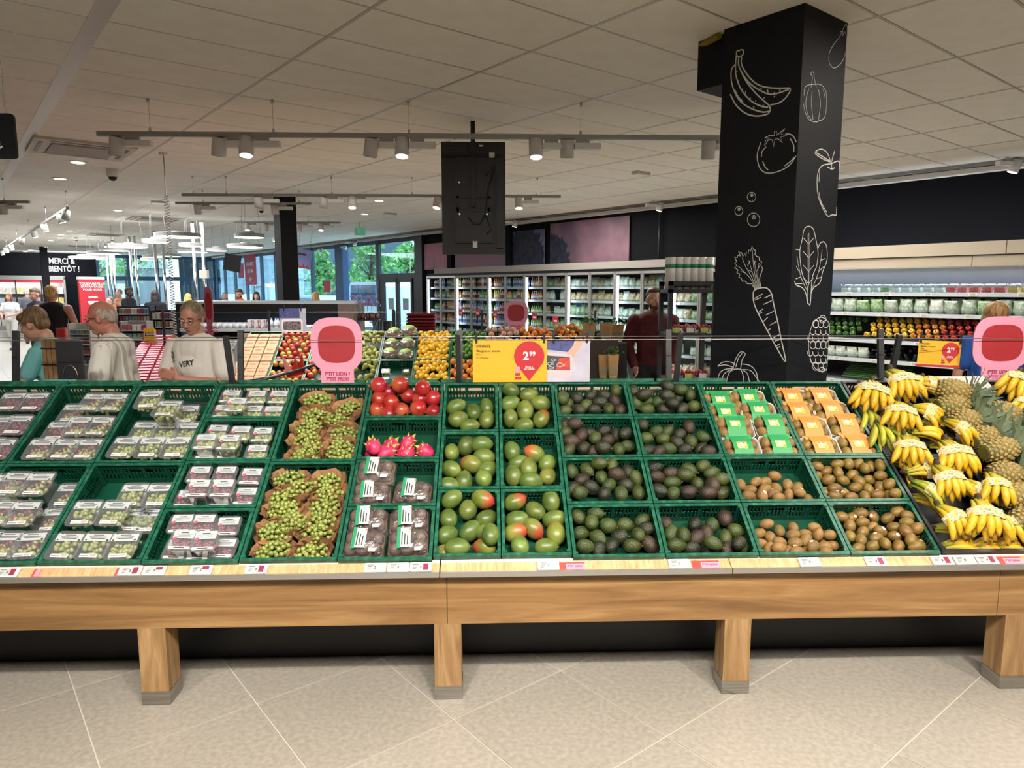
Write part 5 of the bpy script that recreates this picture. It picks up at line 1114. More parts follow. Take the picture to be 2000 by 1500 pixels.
def person(label, loc, rz, h=1.75, lean=0, headyaw=0, headpitch=0, headroll=0, armL=None, armR=None, skinc='#c4917a', hairc='#5b4630', hair='short', top='#ffffff', top2=None, sleeve='short', bottom='#333333', legs='long', shoes='#222222', voxel=.02, hands=True, step=0, glasses=False, beard=None, wide=1.0, extra=None, topmat=None):
    s = h/1.75; root = thing('person', label, 'person', loc, rz)
    B = MB(); T_ = MB(); P_ = MB()
    LM = Matrix.Translation((0,0,.95)) @ Matrix.Rotation(-lean, 4, 'X') @ Matrix.Translation((0,0,-.95))
    up = lambda x, y, z: LM @ Vector((x, y, z))
    # joints; the figure faces +Y
    pel = Vector((0,0,.95)); chest = up(0,.0,1.30); neck = up(0,-.01,1.47); hd = up(0,.02,1.635)
    w = wide
    aL = armL or (((-.24*w, .0, 1.15)), ((-.25*w, .06, .90))); aR = armR or (((.24*w, .0, 1.15)), ((.25*w, .06, .90)))
    shL, shR = up(-.185*w, -.01, 1.41), up(.185*w, -.01, 1.41)
    def arm(b, sh, el, wr, r, inflate=0, upto=2):
        capsule(b, sh, el, .052*w+inflate, .041+inflate*.9)
        if upto > 1: capsule(b, el, wr, .040+inflate, .027+inflate*.8)
    arms = []
    for sh, a in ((shL, aL), (shR, aR)):
        el, wr = Vector(a[0]), Vector(a[1]); arms.append((sh, el, wr, a[2] if len(a) > 2 else None))
        arm(B, sh, el, wr, 0)
    # hands
    for i, (sh, el, wr, hdir) in enumerate(arms):
        d = (Vector(hdir) if hdir is not None else (wr-el)).normalized(); side = Vector((0,0,1)) if abs(d.z) < .8 else Vector((0,1,0))
        pn = d.cross(side).normalized(); sd_ = pn.cross(d).normalized()
        pc = wr+d*.045
        capsule(B, wr, wr+d*.02, .026, .03)
        for k in range(4): q = (k-1.5)*.018; capsule(B, wr+d*.02+sd_*q*.7, wr+d*.078+sd_*q, .016, .014)
        if hands:
            cn = pn*(1 if i else -1)
            for k, L in enumerate((.062,.075,.08,.07)):
                q = (k-1.5)*.0205; a0 = wr+d*.08+sd_*q; a1 = a0+(d*.85+cn*.3+sd_*q*2).normalized()*L*.5; a2 = a1+(d*.5+cn*.75).normalized()*L*.5
                capsule(B, a0, a1, .0098, .009, 8); capsule(B, a1, a2, .009, .0078, 8)
            t0 = wr+d*.03+sd_*.03; t1 = t0+(d*.6+sd_*.8).normalized()*.035; capsule(B, t0, t1, .0125, .011, 8); capsule(B, t1, t1+(d*.9+cn*.3).normalized()*.03, .0105, .009, 8)
    # torso and legs
    tor = [(pel+Vector((0,0,.02)), .135, .105), (up(0,.01,1.12), .125, .10), (up(0,.01,1.28), .15, .115), (up(0,-.005,1.39), .165, .10)]
    def torso(b, inf, lo=0, hi=4):
        for c, rx, ry in tor[lo:hi]: b.ell(c, (rx*w+inf, ry*(.5+.5*w)+inf, .13), 14, 10, M=None)
        for (c0, a0, _), (c1, a1, _) in zip(tor[lo:hi-1], tor[lo+1:hi]):
            for q in (-1, 1): capsule(b, c0+Vector((q*a0*.45*w,0,0)), c1+Vector((q*a1*.45*w,0,0)), .09*w+inf, .09*w+inf)
        capsule(b, shL, shR, .055*w+inf, .055*w+inf)
    torso(B, 0); capsule(B, up(0,-.02,1.40), neck+Vector((0,.0,.07)), .062*w**.5, .054)
    hips = [(-.095*w, 0), (.095*w, 0)]; ft = [(-.10, step*.28), (.10, -step*.28)]
    for (hx, hy), (fx, fy) in zip(hips, ft):
        H0, K, A = Vector((hx, hy, .92)), Vector(((hx+fx)/2, (hy+fy)*.5+.03, .50)), Vector((fx, fy-.02, .085))
        capsule(B, H0, K, .088*w, .055); capsule(B, K, A, .056, .036); capsule(B, A+Vector((0,-.02,-.045)), A+Vector((0,.13,-.05)), .036, .030)
        end = A if legs == 'long' else (K+Vector((0,0,.06)) if legs == 'short' else K)
        capsule(P_, H0, K if legs == 'long' else end, .10*w, .068 if legs == 'long' else .085)
        if legs == 'long': capsule(P_, K, A+Vector((0,0,.02)), .066, .052)
    P_.ell(pel, (.15*w, .125, .12), 14, 10)
    # head
    HM = Matrix.Translation(hd) @ Matrix.Rotation(headyaw, 4, 'Z') @ Matrix.Rotation(-headpitch, 4, 'X') @ Matrix.Rotation(headroll, 4, 'Y')
    B.ell((0,-.012,.03), (.076,.094,.093), 18, 14, M=HM); B.ell((0,.022,-.03), (.061,.070,.085), 16, 12, M=HM); B.ell((0,.052,-.082), (.034,.032,.028), 12, 8, M=HM)
    for q in (-1, 1):
        B.ell((q*.034,.062,-.022), (.025,.022,.024), 10, 8, M=HM); B.ell((q*.080,-.008,-.005), (.012,.020,.032), 8, 8, M=HM)
        B.ell((q*.032,.074,.030), (.028,.014,.010), 8, 6, M=HM)
    B.add(*(lambda b: (b.v, b.f))(capsule(MB(), (0,.086,.015), (0,.106,-.022), .010, .0145)), True, 0, HM)
    B.ell((-.011,.096,-.027), .009, 8, 6, M=HM); B.ell((.011,.096,-.027), .009, 8, 6, M=HM); B.ell((0,.085,-.056), (.022,.012,.010), 10, 6, M=HM)
    ms = skin('skin_'+skinc[1:], skinc)
    ob('body', blob('body', B, ms, min(voxel, .012), 2 if voxel < .01 else 1), root).scale = (s, s, s)
    near = voxel < .012
    e = MB()
    for q in (-1, 1):
        c = Vector((q*.031,.0835,.012)); e.ell(c, (.0125,.008,.0075), 10, 8, 0, HM); e.ell(c+Vector((0,.006,0)), (.0052,.004,.0052), 8, 6, 1, HM)
    e.build('eyes', [mat('eye_white', '#d9d2ca', rough=.3), mat('iris', '#2e2620', rough=.2)], root).scale = (s, s, s)
    m = MB(); m.ell((0,.0955,-.053), (.021,.005,.0038), 10, 6, 0, HM); m.ell((0,.0955,-.061), (.017,.005,.004), 10, 6, 0, HM)
    m.build('mouth', mat('lips_'+skinc[1:], '#8e4f45' if skinc > '#7' else '#5c3630', rough=.5), root).scale = (s, s, s)
    br = MB()
    for q in (-1, 1): br.tube([HM @ Vector((q*.014,.092,.034)), HM @ Vector((q*.034,.090,.040)), HM @ Vector((q*.052,.078,.034))], [.002,.0034,.0018], 5)
    br.build('eyebrows', mat('brow_'+hairc[1:], hairc, rough=.9), root).scale = (s, s, s)
    # hair
    Hh = MB()
    mh = mat('hair_'+hairc[1:], hairc, '#%02x%02x%02x' % tuple(min(255, int(int(hairc[i:i+2], 16)*1.45+8)) for i in (1, 3, 5)), 60, .55, bump=.5, bscale=160, stretch=(1, 1, .25))
    def hp(c, r): Hh.ell(c, r, 14, 10, M=HM)
    if hair == 'short': hp((0,-.028,.055), (.081,.088,.083)); hp((0,.015,.098), (.070,.070,.035)); hp((0,-.065,.0), (.07,.045,.055))
    if hair == 'fringe': hp((0,-.025,.055), (.086,.093,.088)); hp((0,.045,.078), (.072,.055,.036)); hp((0,-.06,.0), (.076,.05,.06)); [hp((q*.072,.0,.035), (.018,.045,.035)) for q in (-1,1)]
    if hair == 'balding': hp((0,-.070,.01), (.068,.038,.06)); [hp((q*.066,-.035,.025), (.015,.045,.04)) for q in (-1,1)]
    if hair == 'bob': hp((0,-.028,.05), (.098,.102,.098)); hp((0,-.055,-.03), (.095,.075,.09)); [hp((q*.078,-.01,-.03), (.026,.06,.075)) for q in (-1,1)]
    if hair == 'long': hp((0,-.02,.055), (.088,.096,.088)); hp((0,-.065,-.07), (.08,.045,.16)); [hp((q*.078,.01,-.06), (.026,.04,.12)) for q in (-1,1)]
    if hair == 'updo': hp((0,-.022,.052), (.083,.090,.083)); hp((0,-.098,.065), (.038,.034,.036)); [hp((q*.07,-.02,.02), (.018,.05,.045)) for q in (-1,1)]
    if hair != 'none': ob('hair', blob('hair', Hh, mh, max(.006, voxel*.8), 1), root).scale = (s, s, s)
    if beard:
        Bd = MB(); Bd.ell((0,.050,-.079), (.040,.040,.032), 12, 8, M=HM); [Bd.ell((q*.043,.030,-.064), (.019,.034,.032), 10, 8, M=HM) for q in ((-1,1) if hair != 'balding' else ())]; Bd.ell((0,.092,-.043), (.024,.008,.006), 10, 6, M=HM)
        ob('beard', blob('beard', Bd, mat('beard_'+beard[1:], beard, rough=.9, bump=.5, bscale=200), .006, 1), root).scale = (s, s, s)
    if glasses:
        g = MB()
        for q in (-1, 1):
            g.tube([HM @ Vector((q*.033+.020*math.cos(a), .100, .006+.015*math.sin(a))) for a in [k*math.pi/6 for k in range(13)]], .0016, 5)
            g.tube([HM @ Vector((q*.053,.098,.010)), HM @ Vector((q*.077,.05,.012)), HM @ Vector((q*.083,-.01,.005))], .0018, 5)
        g.tube([HM @ Vector((-.013,.101,.01)), HM @ Vector((.013,.101,.01))], .0016, 5); g.build('glasses', mat('glasses_frame', '#3a2526', rough=.3), root).scale = (s, s, s)
    # clothes
    inf = .014
    for c, rx, ry in tor: T_.ell(c, (rx*w+inf+.004, ry*(.5+.5*w)+inf+.004, .14), 14, 10)
    for (c0, a0, _), (c1, a1, _) in zip(tor[:-1], tor[1:]):
        for q in (-1, 1): capsule(T_, c0+Vector((q*a0*.45*w,0,0)), c1+Vector((q*a1*.45*w,0,0)), .09*w+inf, .09*w+inf)
    if sleeve != 'none':
        capsule(T_, shL, shR, .055*w+inf, .055*w+inf)
        for sh, el, wr, _ in arms:
            if sleeve == 'short': capsule(T_, sh, sh.lerp(el, .62), .062*w+inf*.6, .062*w+inf*.8)
            if sleeve == 'long': capsule(T_, sh, el, .058*w+inf, .052+inf); capsule(T_, el, wr.lerp(el, .08), .050+inf, .036+inf)
    else:
        capsule(T_, shL*.62+shR*.38, shR*.62+shL*.38, .06*w+inf, .06*w+inf)
    if extra == 'hood': capsule(T_, neck+Vector((-.06,-.05,-.02)), neck+Vector((.06,-.05,-.02)), .055, .055); capsule(T_, neck+Vector((-.07,.02,-.03)), neck+Vector((-.07,-.04,-.01)), .035, .04); capsule(T_, neck+Vector((.07,.02,-.03)), neck+Vector((.07,-.04,-.01)), .035, .04)
    if extra == 'collar': capsule(T_, neck+Vector((-.05,.02,-.005)), neck+Vector((-.045,-.04,.015)), .022, .022); capsule(T_, neck+Vector((.05,.02,-.005)), neck+Vector((.045,-.04,.015)), .022, .022); capsule(T_, neck+Vector((-.045,-.04,.015)), neck+Vector((.045,-.04,.015)), .022, .022)
    tm = topmat or mat('cloth_'+top[1:], top, top2 or top, 14, .85, bump=.5, bscale=9)
    ob('top', blob('top', T_, tm, max(.010, voxel), 2), root).scale = (s, s, s)
    if legs in ('long', 'short'): ob('trousers' if legs == 'long' else 'shorts', blob('trousers', P_, mat('cloth_'+bottom[1:], bottom, rough=.85, bump=.3, bscale=12), max(.014, voxel), 1), root).scale = (s, s, s)
    S_ = MB()
    for fx, fy in ft: capsule(S_, (fx, fy-.04, .045), (fx, fy+.12, .038), .046, .040)
    for i, v in enumerate(S_.v): S_.v[i] = (v[0], v[1], max(v[2], 0.0))
    S_.build('shoes', mat('shoe_'+shoes[1:], shoes, rough=.6), root).scale = (s, s, s)
    return root, HM, s
def at_depth(px, py, Y): return atY(px, py, Y)
def place(px, Y): p = atY(px, 560, Y); return (p.x, p.y, 0)
# boy, facing left in profile
person('boy in a turquoise T-shirt leaning over a red trolley, facing left', place(118, 5.35), rad(90), 1.68, lean=.30, headyaw=0, headpitch=.30, hairc='#5d452e', hair='fringe', skinc='#cf9c86', top='#6fb5b6', sleeve='short', bottom='#3a4250', voxel=.008, wide=.84, armL=((-.20,.22,1.15),(-.16,.47,1.03)), armR=((.20,.20,1.14),(.16,.46,1.02)))
m_strp = mat('striped_shirt', '#dcdad2', '#b9b5aa', 3.2, .85, bump=.4, bscale=8, stretch=(14, 3, .3), lo=.48, hi=.54)
person('elderly balding man in white striped shirt and glasses, facing left', place(236, 5.15), rad(100), 1.72, lean=.18, headpitch=.22, headyaw=-.1, hairc='#857a70', hair='balding', beard='#a8978a', skinc='#b97d68', topmat=m_strp, sleeve='short', bottom='#4a4c50', glasses=True, voxel=.008, wide=1.14, extra='collar', armL=((-.26,.12,1.12),(-.12,.36,1.05)), armR=((.27,.10,1.10),(.14,.34,1.04)))
pw_, HMw, sw = person('older woman with pinned-up hair and glasses in white T-shirt, looking down', place(386, 5.3), rad(158), 1.70, lean=.08, headpitch=.32, headyaw=.28, hairc='#5d503f', hair='updo', skinc='#b5806c', top='#d8d3cc', sleeve='short', bottom='#5a5a62', glasses=True, voxel=.008, wide=1.16, armL=((-.29,.06,1.15),(-.03,.26,1.20),(.7,.2,.3)), armR=((.29,.07,1.14),(.05,.27,1.08),(-.8,.3,0)))
# printed lettering on her shirt
text('VERY', .055, mat('shirt_print', '#26262a', rough=.8), pw_, M=Matrix.Translation((-.02,.172,1.265)) @ Matrix.Rotation(math.pi, 4, 'Z') @ Matrix.Rotation(rad(80), 4, 'X') @ Matrix.Rotation(.2, 4, 'Z'), bold=.02)
text('VERY', .05, MATS['shirt_print'], pw_, M=Matrix.Translation((.135,.14,1.31)) @ Matrix.Rotation(math.pi-.45, 4, 'Z') @ Matrix.Rotation(rad(80), 4, 'X') @ Matrix.Rotation(-.9, 4, 'Z'), bold=.02)
person('bearded young man in dark red hoodie and black shorts by the fridges', place(1278, 7.75), rad(172), 1.80, headyaw=.25, headpitch=-.02, hairc='#33271e', hair='short', beard='#4a372a', skinc='#c2927c', top='#4f0d18', top2='#43090f', sleeve='long', bottom='#15181c', legs='short', shoes='#d9d9d9', voxel=.009, wide=1.08, extra='hood', step=.6, armL=((-.25,-.03,1.16),(-.20,.16,.96)), armR=((.27,-.02,1.15),(.20,.15,.93)))
person('woman with brown bobbed hair in blue T-shirt seen from behind', place(1950, 5.75), rad(-12), 1.67, headyaw=-.15, hairc='#7a5a38', hair='bob', skinc='#c08d73', top='#1c4a94', sleeve='short', bottom='#2d3340', voxel=.010, wide=1.1)
# farther people
person('blond man in black sleeveless shirt and pale shorts seen from behind', place(99, 11.6), rad(8), 1.84, hairc='#b38a4e', hair='short', skinc='#c9907e', top='#15161a', sleeve='none', bottom='#c9c6c2', legs='short', shoes='#ddd7cf', voxel=.014, wide=1.18, armR=((.31,.02,1.13),(.30,.16,.95)))
person('woman in white with green basket on her arm, far left', place(16, 21.3), rad(185), 1.66, hairc='#5a3526', hair='long', skinc='#c28f7d', top='#d4d2d0', sleeve='short', bottom='#c2bfb8', shoes='#3a3a3e', voxel=.018, step=.5, armL=((-.25,.04,1.15),(-.1,.24,1.08)), armR=((.25,.05,1.15),(.12,.26,1.04)))
person('man in navy polo shirt looking down, left of the blond man', place(69, 14.5), rad(150), 1.80, headpitch=.2, hairc='#4a4038', hair='short', skinc='#b98a76', top='#1a2238', sleeve='short', bottom='#2b2f3a', voxel=.018, wide=1.15)
person('grey-haired man in grey shirt before the far fridge', place(51, 24), rad(20), 1.78, hairc='#8a8782', hair='short', skinc='#b98d78', top='#5a5a60', sleeve='short', bottom='#3c4048', voxel=.02, hands=False)
person('man in black T-shirt facing right at the checkout', place(250, 19.5), rad(-90), 1.82, hairc='#15110f', hair='short', skinc='#4a2e22', top='#141619', sleeve='short', bottom='#1d2026', voxel=.018, wide=1.12, hands=False)
person('smiling woman with tied-back hair behind the bald man', place(213, 15.5), rad(175), 1.62, hairc='#4d3a30', hair='updo', skinc='#c79b88', top='#7c5c50', sleeve='short', bottom='#33363c', voxel=.018, hands=False)
person('woman in a floral top at the till', place(232, 20.5), rad(165), 1.78, hairc='#6b5844', hair='updo', skinc='#c99e8b', top='#c9a178', top2='#a24438', sleeve='short', bottom='#3d4248', voxel=.02, hands=False)
person('long-haired woman in black T-shirt seen from behind at the till', place(301, 18), rad(10), 1.74, hairc='#2a2220', hair='long', skinc='#bb8a75', top='#17181c', sleeve='short', bottom='#22252c', voxel=.018, hands=False)
person('woman with long blonde hair beyond the chrome poles', place(366, 19), rad(60), 1.66, hairc='#c9a560', hair='long', skinc='#cda18d', top='#8d9298', sleeve='short', bottom='#33363c', voxel=.02, hands=False)
person('man in an orange-red T-shirt behind the dairy chiller, looking down', place(468, 19), rad(150), 1.78, headpitch=.35, hairc='#2f241d', hair='short', beard='#4b382c', skinc='#bb8b73', top='#c4421f', sleeve='short', bottom='#30343a', voxel=.018, hands=False)
person('woman in a pale top left of the orange-shirted man', place(438, 21), rad(190), 1.68, hairc='#6a5040', hair='updo', skinc='#c99c88', top='#cfd0d4', sleeve='short', bottom='#33363c', voxel=.02, hands=False)
person('dark-haired woman right of the orange-shirted man', place(500, 20), rad(195), 1.70, hairc='#1d1816', hair='long', skinc='#d0a692', top='#c6c5c8', sleeve='short', bottom='#33363c', voxel=.02, hands=False)
person('fair-haired woman in patterned blouse right of the black pillar', place(616, 18.5), rad(95), 1.70, headpitch=.2, hairc='#a08258', hair='long', skinc='#cc9f8c', top='#8b8076', top2='#4a423c', sleeve='short', bottom='#33363c', voxel=.02, hands=False)
# ---------------------------------------------------------------- outside
m_grnd = mat('pale_pavement', '#b9b9b6', '#c9c9c6', 3, .85); m_lawn = mat('lawn', '#4d6b2e', '#62803a', 8, .9)
g_ = MB().box(-20, 70, -10, 90, -.14, -.07).build('ground', m_grnd, M=ST); tag(g_, kind='structure')
m_leaf = mat('tree_leaf', '#5f9550', '#96c274', 3, .7); m_leaf2 = mat('dark_tree_leaf', '#436f58', '#6a9a80', 3, .7); m_bark = mat('bark', '#4b3b2c', '#5f4c3a', 9, .9)
def tree(loc, h, r, m, lab, seed, dens=1500):
    q = random.Random(seed); root = thing('tree', lab, 'tree', loc)
    b = MB(); b.tube([(0,0,0),(.1,0,h*.3),(0,.1,h*.6),(.05,0,h*.85)], [.16,.13,.09,.03], 8)
    for k in range(6): a = k*1.1; b.tube([(0,0,h*(.35+.06*k)),(r*.5*math.cos(a), r*.5*math.sin(a), h*(.5+.06*k))], [.06,.02], 5)
    b.build('trunk', m_bark, root); f = MB(); cl = [(q.uniform(-r*.6, r*.6), q.uniform(-r*.6, r*.6), q.uniform(h*.35, h*.92), q.uniform(r*.3, r*.5)) for _ in range(12)]
    for k in range(dens):
        c = q.choice(cl); d = Vector((q.gauss(0,1), q.gauss(0,1), q.gauss(0,1))).normalized()*c[3]*q.uniform(.7, 1.05); p = Vector(c[:3])+d; s = q.uniform(.10, .2)
        a = Vector((q.gauss(0,1), q.gauss(0,1), q.gauss(0,.6))).normalized()*s; e = a.cross(Vector((q.gauss(0,1), q.gauss(0,1), q.gauss(0,1)))).normalized()*s*.55
        f.add([p-a, p+e, p+a, p-e], [(0,1,2,3)])
    f.build('foliage', m, root)['kind'] = 'stuff'
for i, (v, u, h, r, d) in enumerate(((17.5,29.5,4.6,1.3,0),(18,34.5,4.6,1.5,0),(26,34,9,3.4,1),(27.5,42,9,3.4,1),(17.6,40,4.2,1.2,0),(6.5,47,6,2.4,0),(4.5,51,8,3,1),(10,55,8,3.2,0))):
    tree(S(v, u), h, r, m_leaf2 if d else m_leaf, ['bright young street tree', 'tall dark tree'][d]+' outside, %s beyond the glass' % ORD[i], 50+i, 2600 if d else 1500)
fe = thing('plank_facade', 'grey-blue plank-clad building outside the left windows', 'building', S(19, 56, 0), RZ)
MB().box(0, 8, -10, 12, 0, 6).build('wall', mat('facade_grey', '#56636d', rough=.8), fe)
pk = MB().box(-.03, 0, -.13, .13, .2, 6.2).mesh('plank', mat('weathered_plank', '#9aa8b2', '#7f8d98', 4, .8, rnd=.15))
for k in range(70): ob('plank', pk, fe, (0, -9.9+k*.29, 0))
bd = thing('brick_house', 'low house with hedge seen through the entrance glass', 'building', S(8, 62, 0), RZ)
MB().box(-6, 6, 0, 6, 0, 3.4).build('wall', mat('house_wall', '#8f8a88', rough=.8), bd); MB().add([(-6.4,-.4,3.4),(6.4,-.4,3.4),(6.4,6.4,3.4),(-6.4,6.4,3.4),(-6.4,3,5.6),(6.4,3,5.6)], [(0,1,5,4),(2,3,4,5),(0,4,3),(1,2,5),(0,3,2,1)]).build('roof', mat('roof_slate', '#4c5560', rough=.7), bd)
for x in (-4, -1, 2.5): MB().box(x, x+1.2, -.05, 0, 1, 2.2).build('window', m_white, bd)
def car(loc, rz, col, lab, van=False):
    t = thing('van' if van else 'car', lab, 'vehicle', loc, rz); H_ = 2.1 if van else 1.45
    prof = [(-2.1,.35),(-2.15,.8),(-2.0,1.0 if not van else 1.9),(-1.4,H_),(1.0,H_),(1.6,1.05),(2.1,.85),(2.15,.4)]
    MB().loft([[(x, y, z) for x, z in prof] for y in (-.88,-.8,.8,.88)], True, True, smooth=False).build('bodywork', mat('car_'+col[1:], col, rough=.3, coat=.5), t)
    MB().box(-1.3, 1.0, -.885, .885, 1.05, H_-.12).build('side_glass', mat('car_glass', '#2b3b44', rough=.1), t)
    for x in (-1.35, 1.35):
        for y in (-.85, .85): MB().cyl((0,0,-.1), .33, .2, 20, M=Matrix.Translation((x, y, .33)) @ Matrix.Rotation(math.pi/2, 4, 'X')).build('wheel', m_dark, t)
car(S(15.5, 29, 0), RZ+1.6, '#d6dde0', 'white van parked beyond the glass door', True); car(S(15.8, 36.5, 0), RZ+1.6, '#c3ccd0', 'pale car parked beyond the blue column'); car(S(15.8, 43, 0), RZ+1.5, '#b7c4cc', 'silver car parked outside the middle windows', True); car(S(15.5, 50, 0), RZ+1.6, '#cfd6d8', 'white car farthest along the parking row')
# ---------------------------------------------------------------- on the front table: posts, wires, signs, price tags
def simple(name, label, cat, mb, m, loc=None, M=None, rot=None, group=None):
    return tag(mb.build(name, m, None, loc, rot, M), label, cat, group)
m_post = mat('fence_post', '#242528', rough=.45)
for i, px in enumerate((447, 895, 1325, 1748)):
    x = atY(px, 700, 3.95).x; t = thing('wire_post', 'dark flat post leaning forward at the front wire, %s from left' % ORD[i], 'post', (x, 3.99, 1.262), 0, 'front wire posts')
    MB().box(-.014, .014, -.012, .012, 0, .29, M=Matrix.Rotation(rad(14), 4, 'X')).build('upright', m_post, t); MB().box(-.014, .014, 0, .16, 0, .008).build('foot', m_post, t)
for i, px in enumerate((38, 474, 899, 1303, 1714)):
    x = atY(px, 700, 4.2).x; t = thing('wire_post', 'dark flat post at the rear wire, %s from left' % ORD[i], 'post', (x, 4.15, 1.262), 0, 'rear wire posts')
    MB().box(-.016, .016, -.012, .012, 0, .30, M=Matrix.Rotation(rad(-8), 4, 'X')).build('upright', m_post, t); MB().box(-.016, .016, -.14, 0, 0, .008).build('foot', m_post, t)
zf_ = atY(1000, 663.5, 3.93).z; zr_ = atY(1000, 657.5, 4.19).z
simple('tension_wire', 'front thin metal wire stretched between the dark posts', 'wire', MB().tube([(-3.6,3.93,zf_),(3.6,3.93,zf_)], .0022, 6), m_alu)
simple('tension_wire', 'rear thin metal wire stretched between the dark posts', 'wire', MB().tube([(-3.6,4.19,zr_),(3.6,4.19,zr_)], .0022, 6), m_alu)
m_yel = mat('promo_yellow', '#d8a51d', rough=.5); m_red = mat('promo_red', '#b3202a', rough=.5); m_dk = mat('promo_print', '#2c2216', rough=.6)
m_pk = mat('promo_pink', '#d48fa8', rough=.5); m_plum = mat('plum_print', '#a02348', rough=.5)
FX = Matrix.Rotation(math.pi/2, 4, 'X')
def board(px0, py0, px1, py1, Y): a = atY(px0, py0, Y); b = atY(px1, py1, Y); return (a.x+b.x)/2, (a.z+b.z)/2, abs(b.x-a.x), abs(a.z-b.z)
def promo(px0, py0, px1, py1, Y, lab, big=True):
    x, z, w, h = board(px0, py0, px1, py1, Y); t = thing('promo_sign', lab, 'sign', (x, Y, z))
    MB().box(-w/2, w/2, -.0015, .0015, -h/2, h/2).build('board', m_yel, t)
    k = h/.24; L = lambda xx, zz: Matrix.Translation((xx*w, -.0022, zz*h)) @ FX
    text('DELHAIZE', .088*h, m_dk, t, L(-.452, .36), .03, align='LEFT', sx=.85); text('Mangue ou ananas', .078*h, m_dk, t, L(-.452, .25), .012, align='LEFT'); text('Pièce', .062*h, m_dk, t, L(-.452, .165), align='LEFT'); text('€1,50/pièce', .062*h, m_dk, t, L(-.452, .085), align='LEFT')
    r = w*.205; cx = .26*w; cz = .12*h; pts = [(cx+r*math.cos(a), cz+r*math.sin(a)) for a in [rad(-35+k*250/30) for k in range(31)]]+[(cx, cz-r*1.62)]
    MB().prism(pts, .0016, .003, FX).build('drop_shape', m_red, t)
    text('2', .27*h, m_white, t, Matrix.Translation((cx-.045*w, -.0034, cz)) @ FX, .035); text('99', .15*h, m_white, t, Matrix.Translation((cx+.042*w, -.0034, cz+.055*h)) @ FX, .03); text('POUR 2,\nAU CHOIX', .052*h, m_white, t, Matrix.Translation((cx, -.0034, cz-.28*h)) @ FX, .02)
    b = MB()
    for zz, mi, ww in ((-.16, 0, .065), (-.23, 0, .065), (-.31, 1, .068), (-.40, 1, .085)): b.box(.07*w-ww*w*.0, .07*w+ww*w, -.0035, -.002, (zz-.035)*h, (zz+.03)*h, mi=mi)
    b.build('voucher_print', [m_pk, m_red], t)
    for sx in (-.45, .46) if big else (-.46, .47): MB().box(sx*w-.006, sx*w+.006, -.006, .004, h/2-.015, h/2+.045).build('clip', m_dark, t)
    return t
promo(923, 665, 1068, 746, 3.925, 'large yellow price board with red drop hanging on the wire above the mangoes')
t = promo(1799, 666, 1869, 712, 4.1, 'smaller yellow price board on the wire above the bananas', False); t.rotation_euler = (0, .03, -.25)
MB().box(-.12, .12, -.003, .0, -.085, -.072).build('red_strip', m_red, t)
# printed berry photo hanging beside it
x, z, w, h = board(1069, 665, 1152, 746, 3.935); t = thing('photo_banner', 'hanging photo print of a hand holding a pink tray of berries', 'poster', (x, 3.945, z))
MB().box(-w/2, w/2, -.0012, .0012, -h/2, h/2).build('sheet', mat('pale_apron_print', '#a9a6b8', '#c2bfce', 6, .6), t)
P = lambda pts, d, m, nm: MB().prism([(a*w, b*h) for a, b in pts], .0012, .0012+d, FX).build(nm, m, t)
P([(-.5,.5),(.14,.5),(.1,.34),(.0,.22),(-.5,.28)], .0006, mat('denim_print', '#3c4274', '#545a8e', 30, .7), 'denim_print'); P([(.2,.5),(.38,.5),(.12,.1),(.02,-.1),(-.1,.12)], .0008, mat('arm_print', '#c8a08c', rough=.6), 'arm_print')
P([(-.5,.22),(.04,.16),(.12,.08),(.06,-.32),(-.02,-.42),(-.5,-.34)], .0012, mat('pink_tray_print', '#d9b5ba', rough=.6), 'tray_print'); P([(-.5,.14),(.03,.10),(.04,-.22),(-.5,-.20)], .0016, mat('dark_berry_print', '#3c3f4e', rough=.6), 'berry_print')
P([(-.22,.07),(.02,.09),(.03,-.2),(-.3,-.2)], .002, mat('red_berry_print', '#a83128', '#c9472f', 60, .6), 'berry_print')
b = MB()
for px_, pz_, r in ((-.36,.03,.03),(-.44,-.06,.035),(-.42,-.16,.03),(-.2,-.09,.05)):
    b.tube([(w*px_+w*r*1.5*math.cos(a), -.0036, h*pz_+h*r*math.sin(a)) for a in [k*math.pi/5 for k in range(11)]], .0012, 4)
    b.tube([(w*(px_+r*1.4), -.0036, h*pz_), (w*(px_+r*2.3), -.0036, h*(pz_+.03)), (w*(px_+r*2.3), -.0036, h*(pz_-.03)), (w*(px_+r*1.4), -.0036, h*pz_)], .0012, 4)
b.build('white_outline_print', m_white, t)
for sx in (-.35, .42): MB().box(sx*w-.006, sx*w+.006, -.006, .004, h/2-.015, h/2+.045).build('clip', m_dark, t)
def pink(px0, py0, px1, py1, Y, lab, m1=None, rz=0, txt=True):
    x, z, w, h = board(px0, py0, px1, py1, Y); t = thing('pink_cutout_board', lab, 'sign', (x, Y, z), rz)
    pts = [(-.32,-.5),(.32,-.5),(.32,-.27)]+[(.5*math.copysign(abs(math.cos(a))**.62, math.cos(a)), .1+.4*math.copysign(abs(math.sin(a))**.62, math.sin(a))) for a in [rad(-48+k*276/28) for k in range(29)]]+[(-.32,-.27)]
    MB().prism([(a*w, b*h) for a, b in pts], -.003, .003, FX).build('board', m1 or m_pk, t)
    pr = [(.36*math.copysign(abs(math.cos(a))**.7, math.cos(a)), .1+.28*math.copysign(abs(math.sin(a))**.7, math.sin(a))) for a in [k*math.pi/14 for k in range(28)]]
    MB().prism([(a*w, b*h) for a, b in pr], .003, .004, FX).build('red_panel', mat('board_red', '#9c262c', rough=.5), t)
    if txt:
        text("P'TIT LION ?\nP'TIT PRIX!", .078*h, m_plum, t, Matrix.Translation((0, -.0042, -.385*h)) @ FX, .025, sx=.9)
    return t
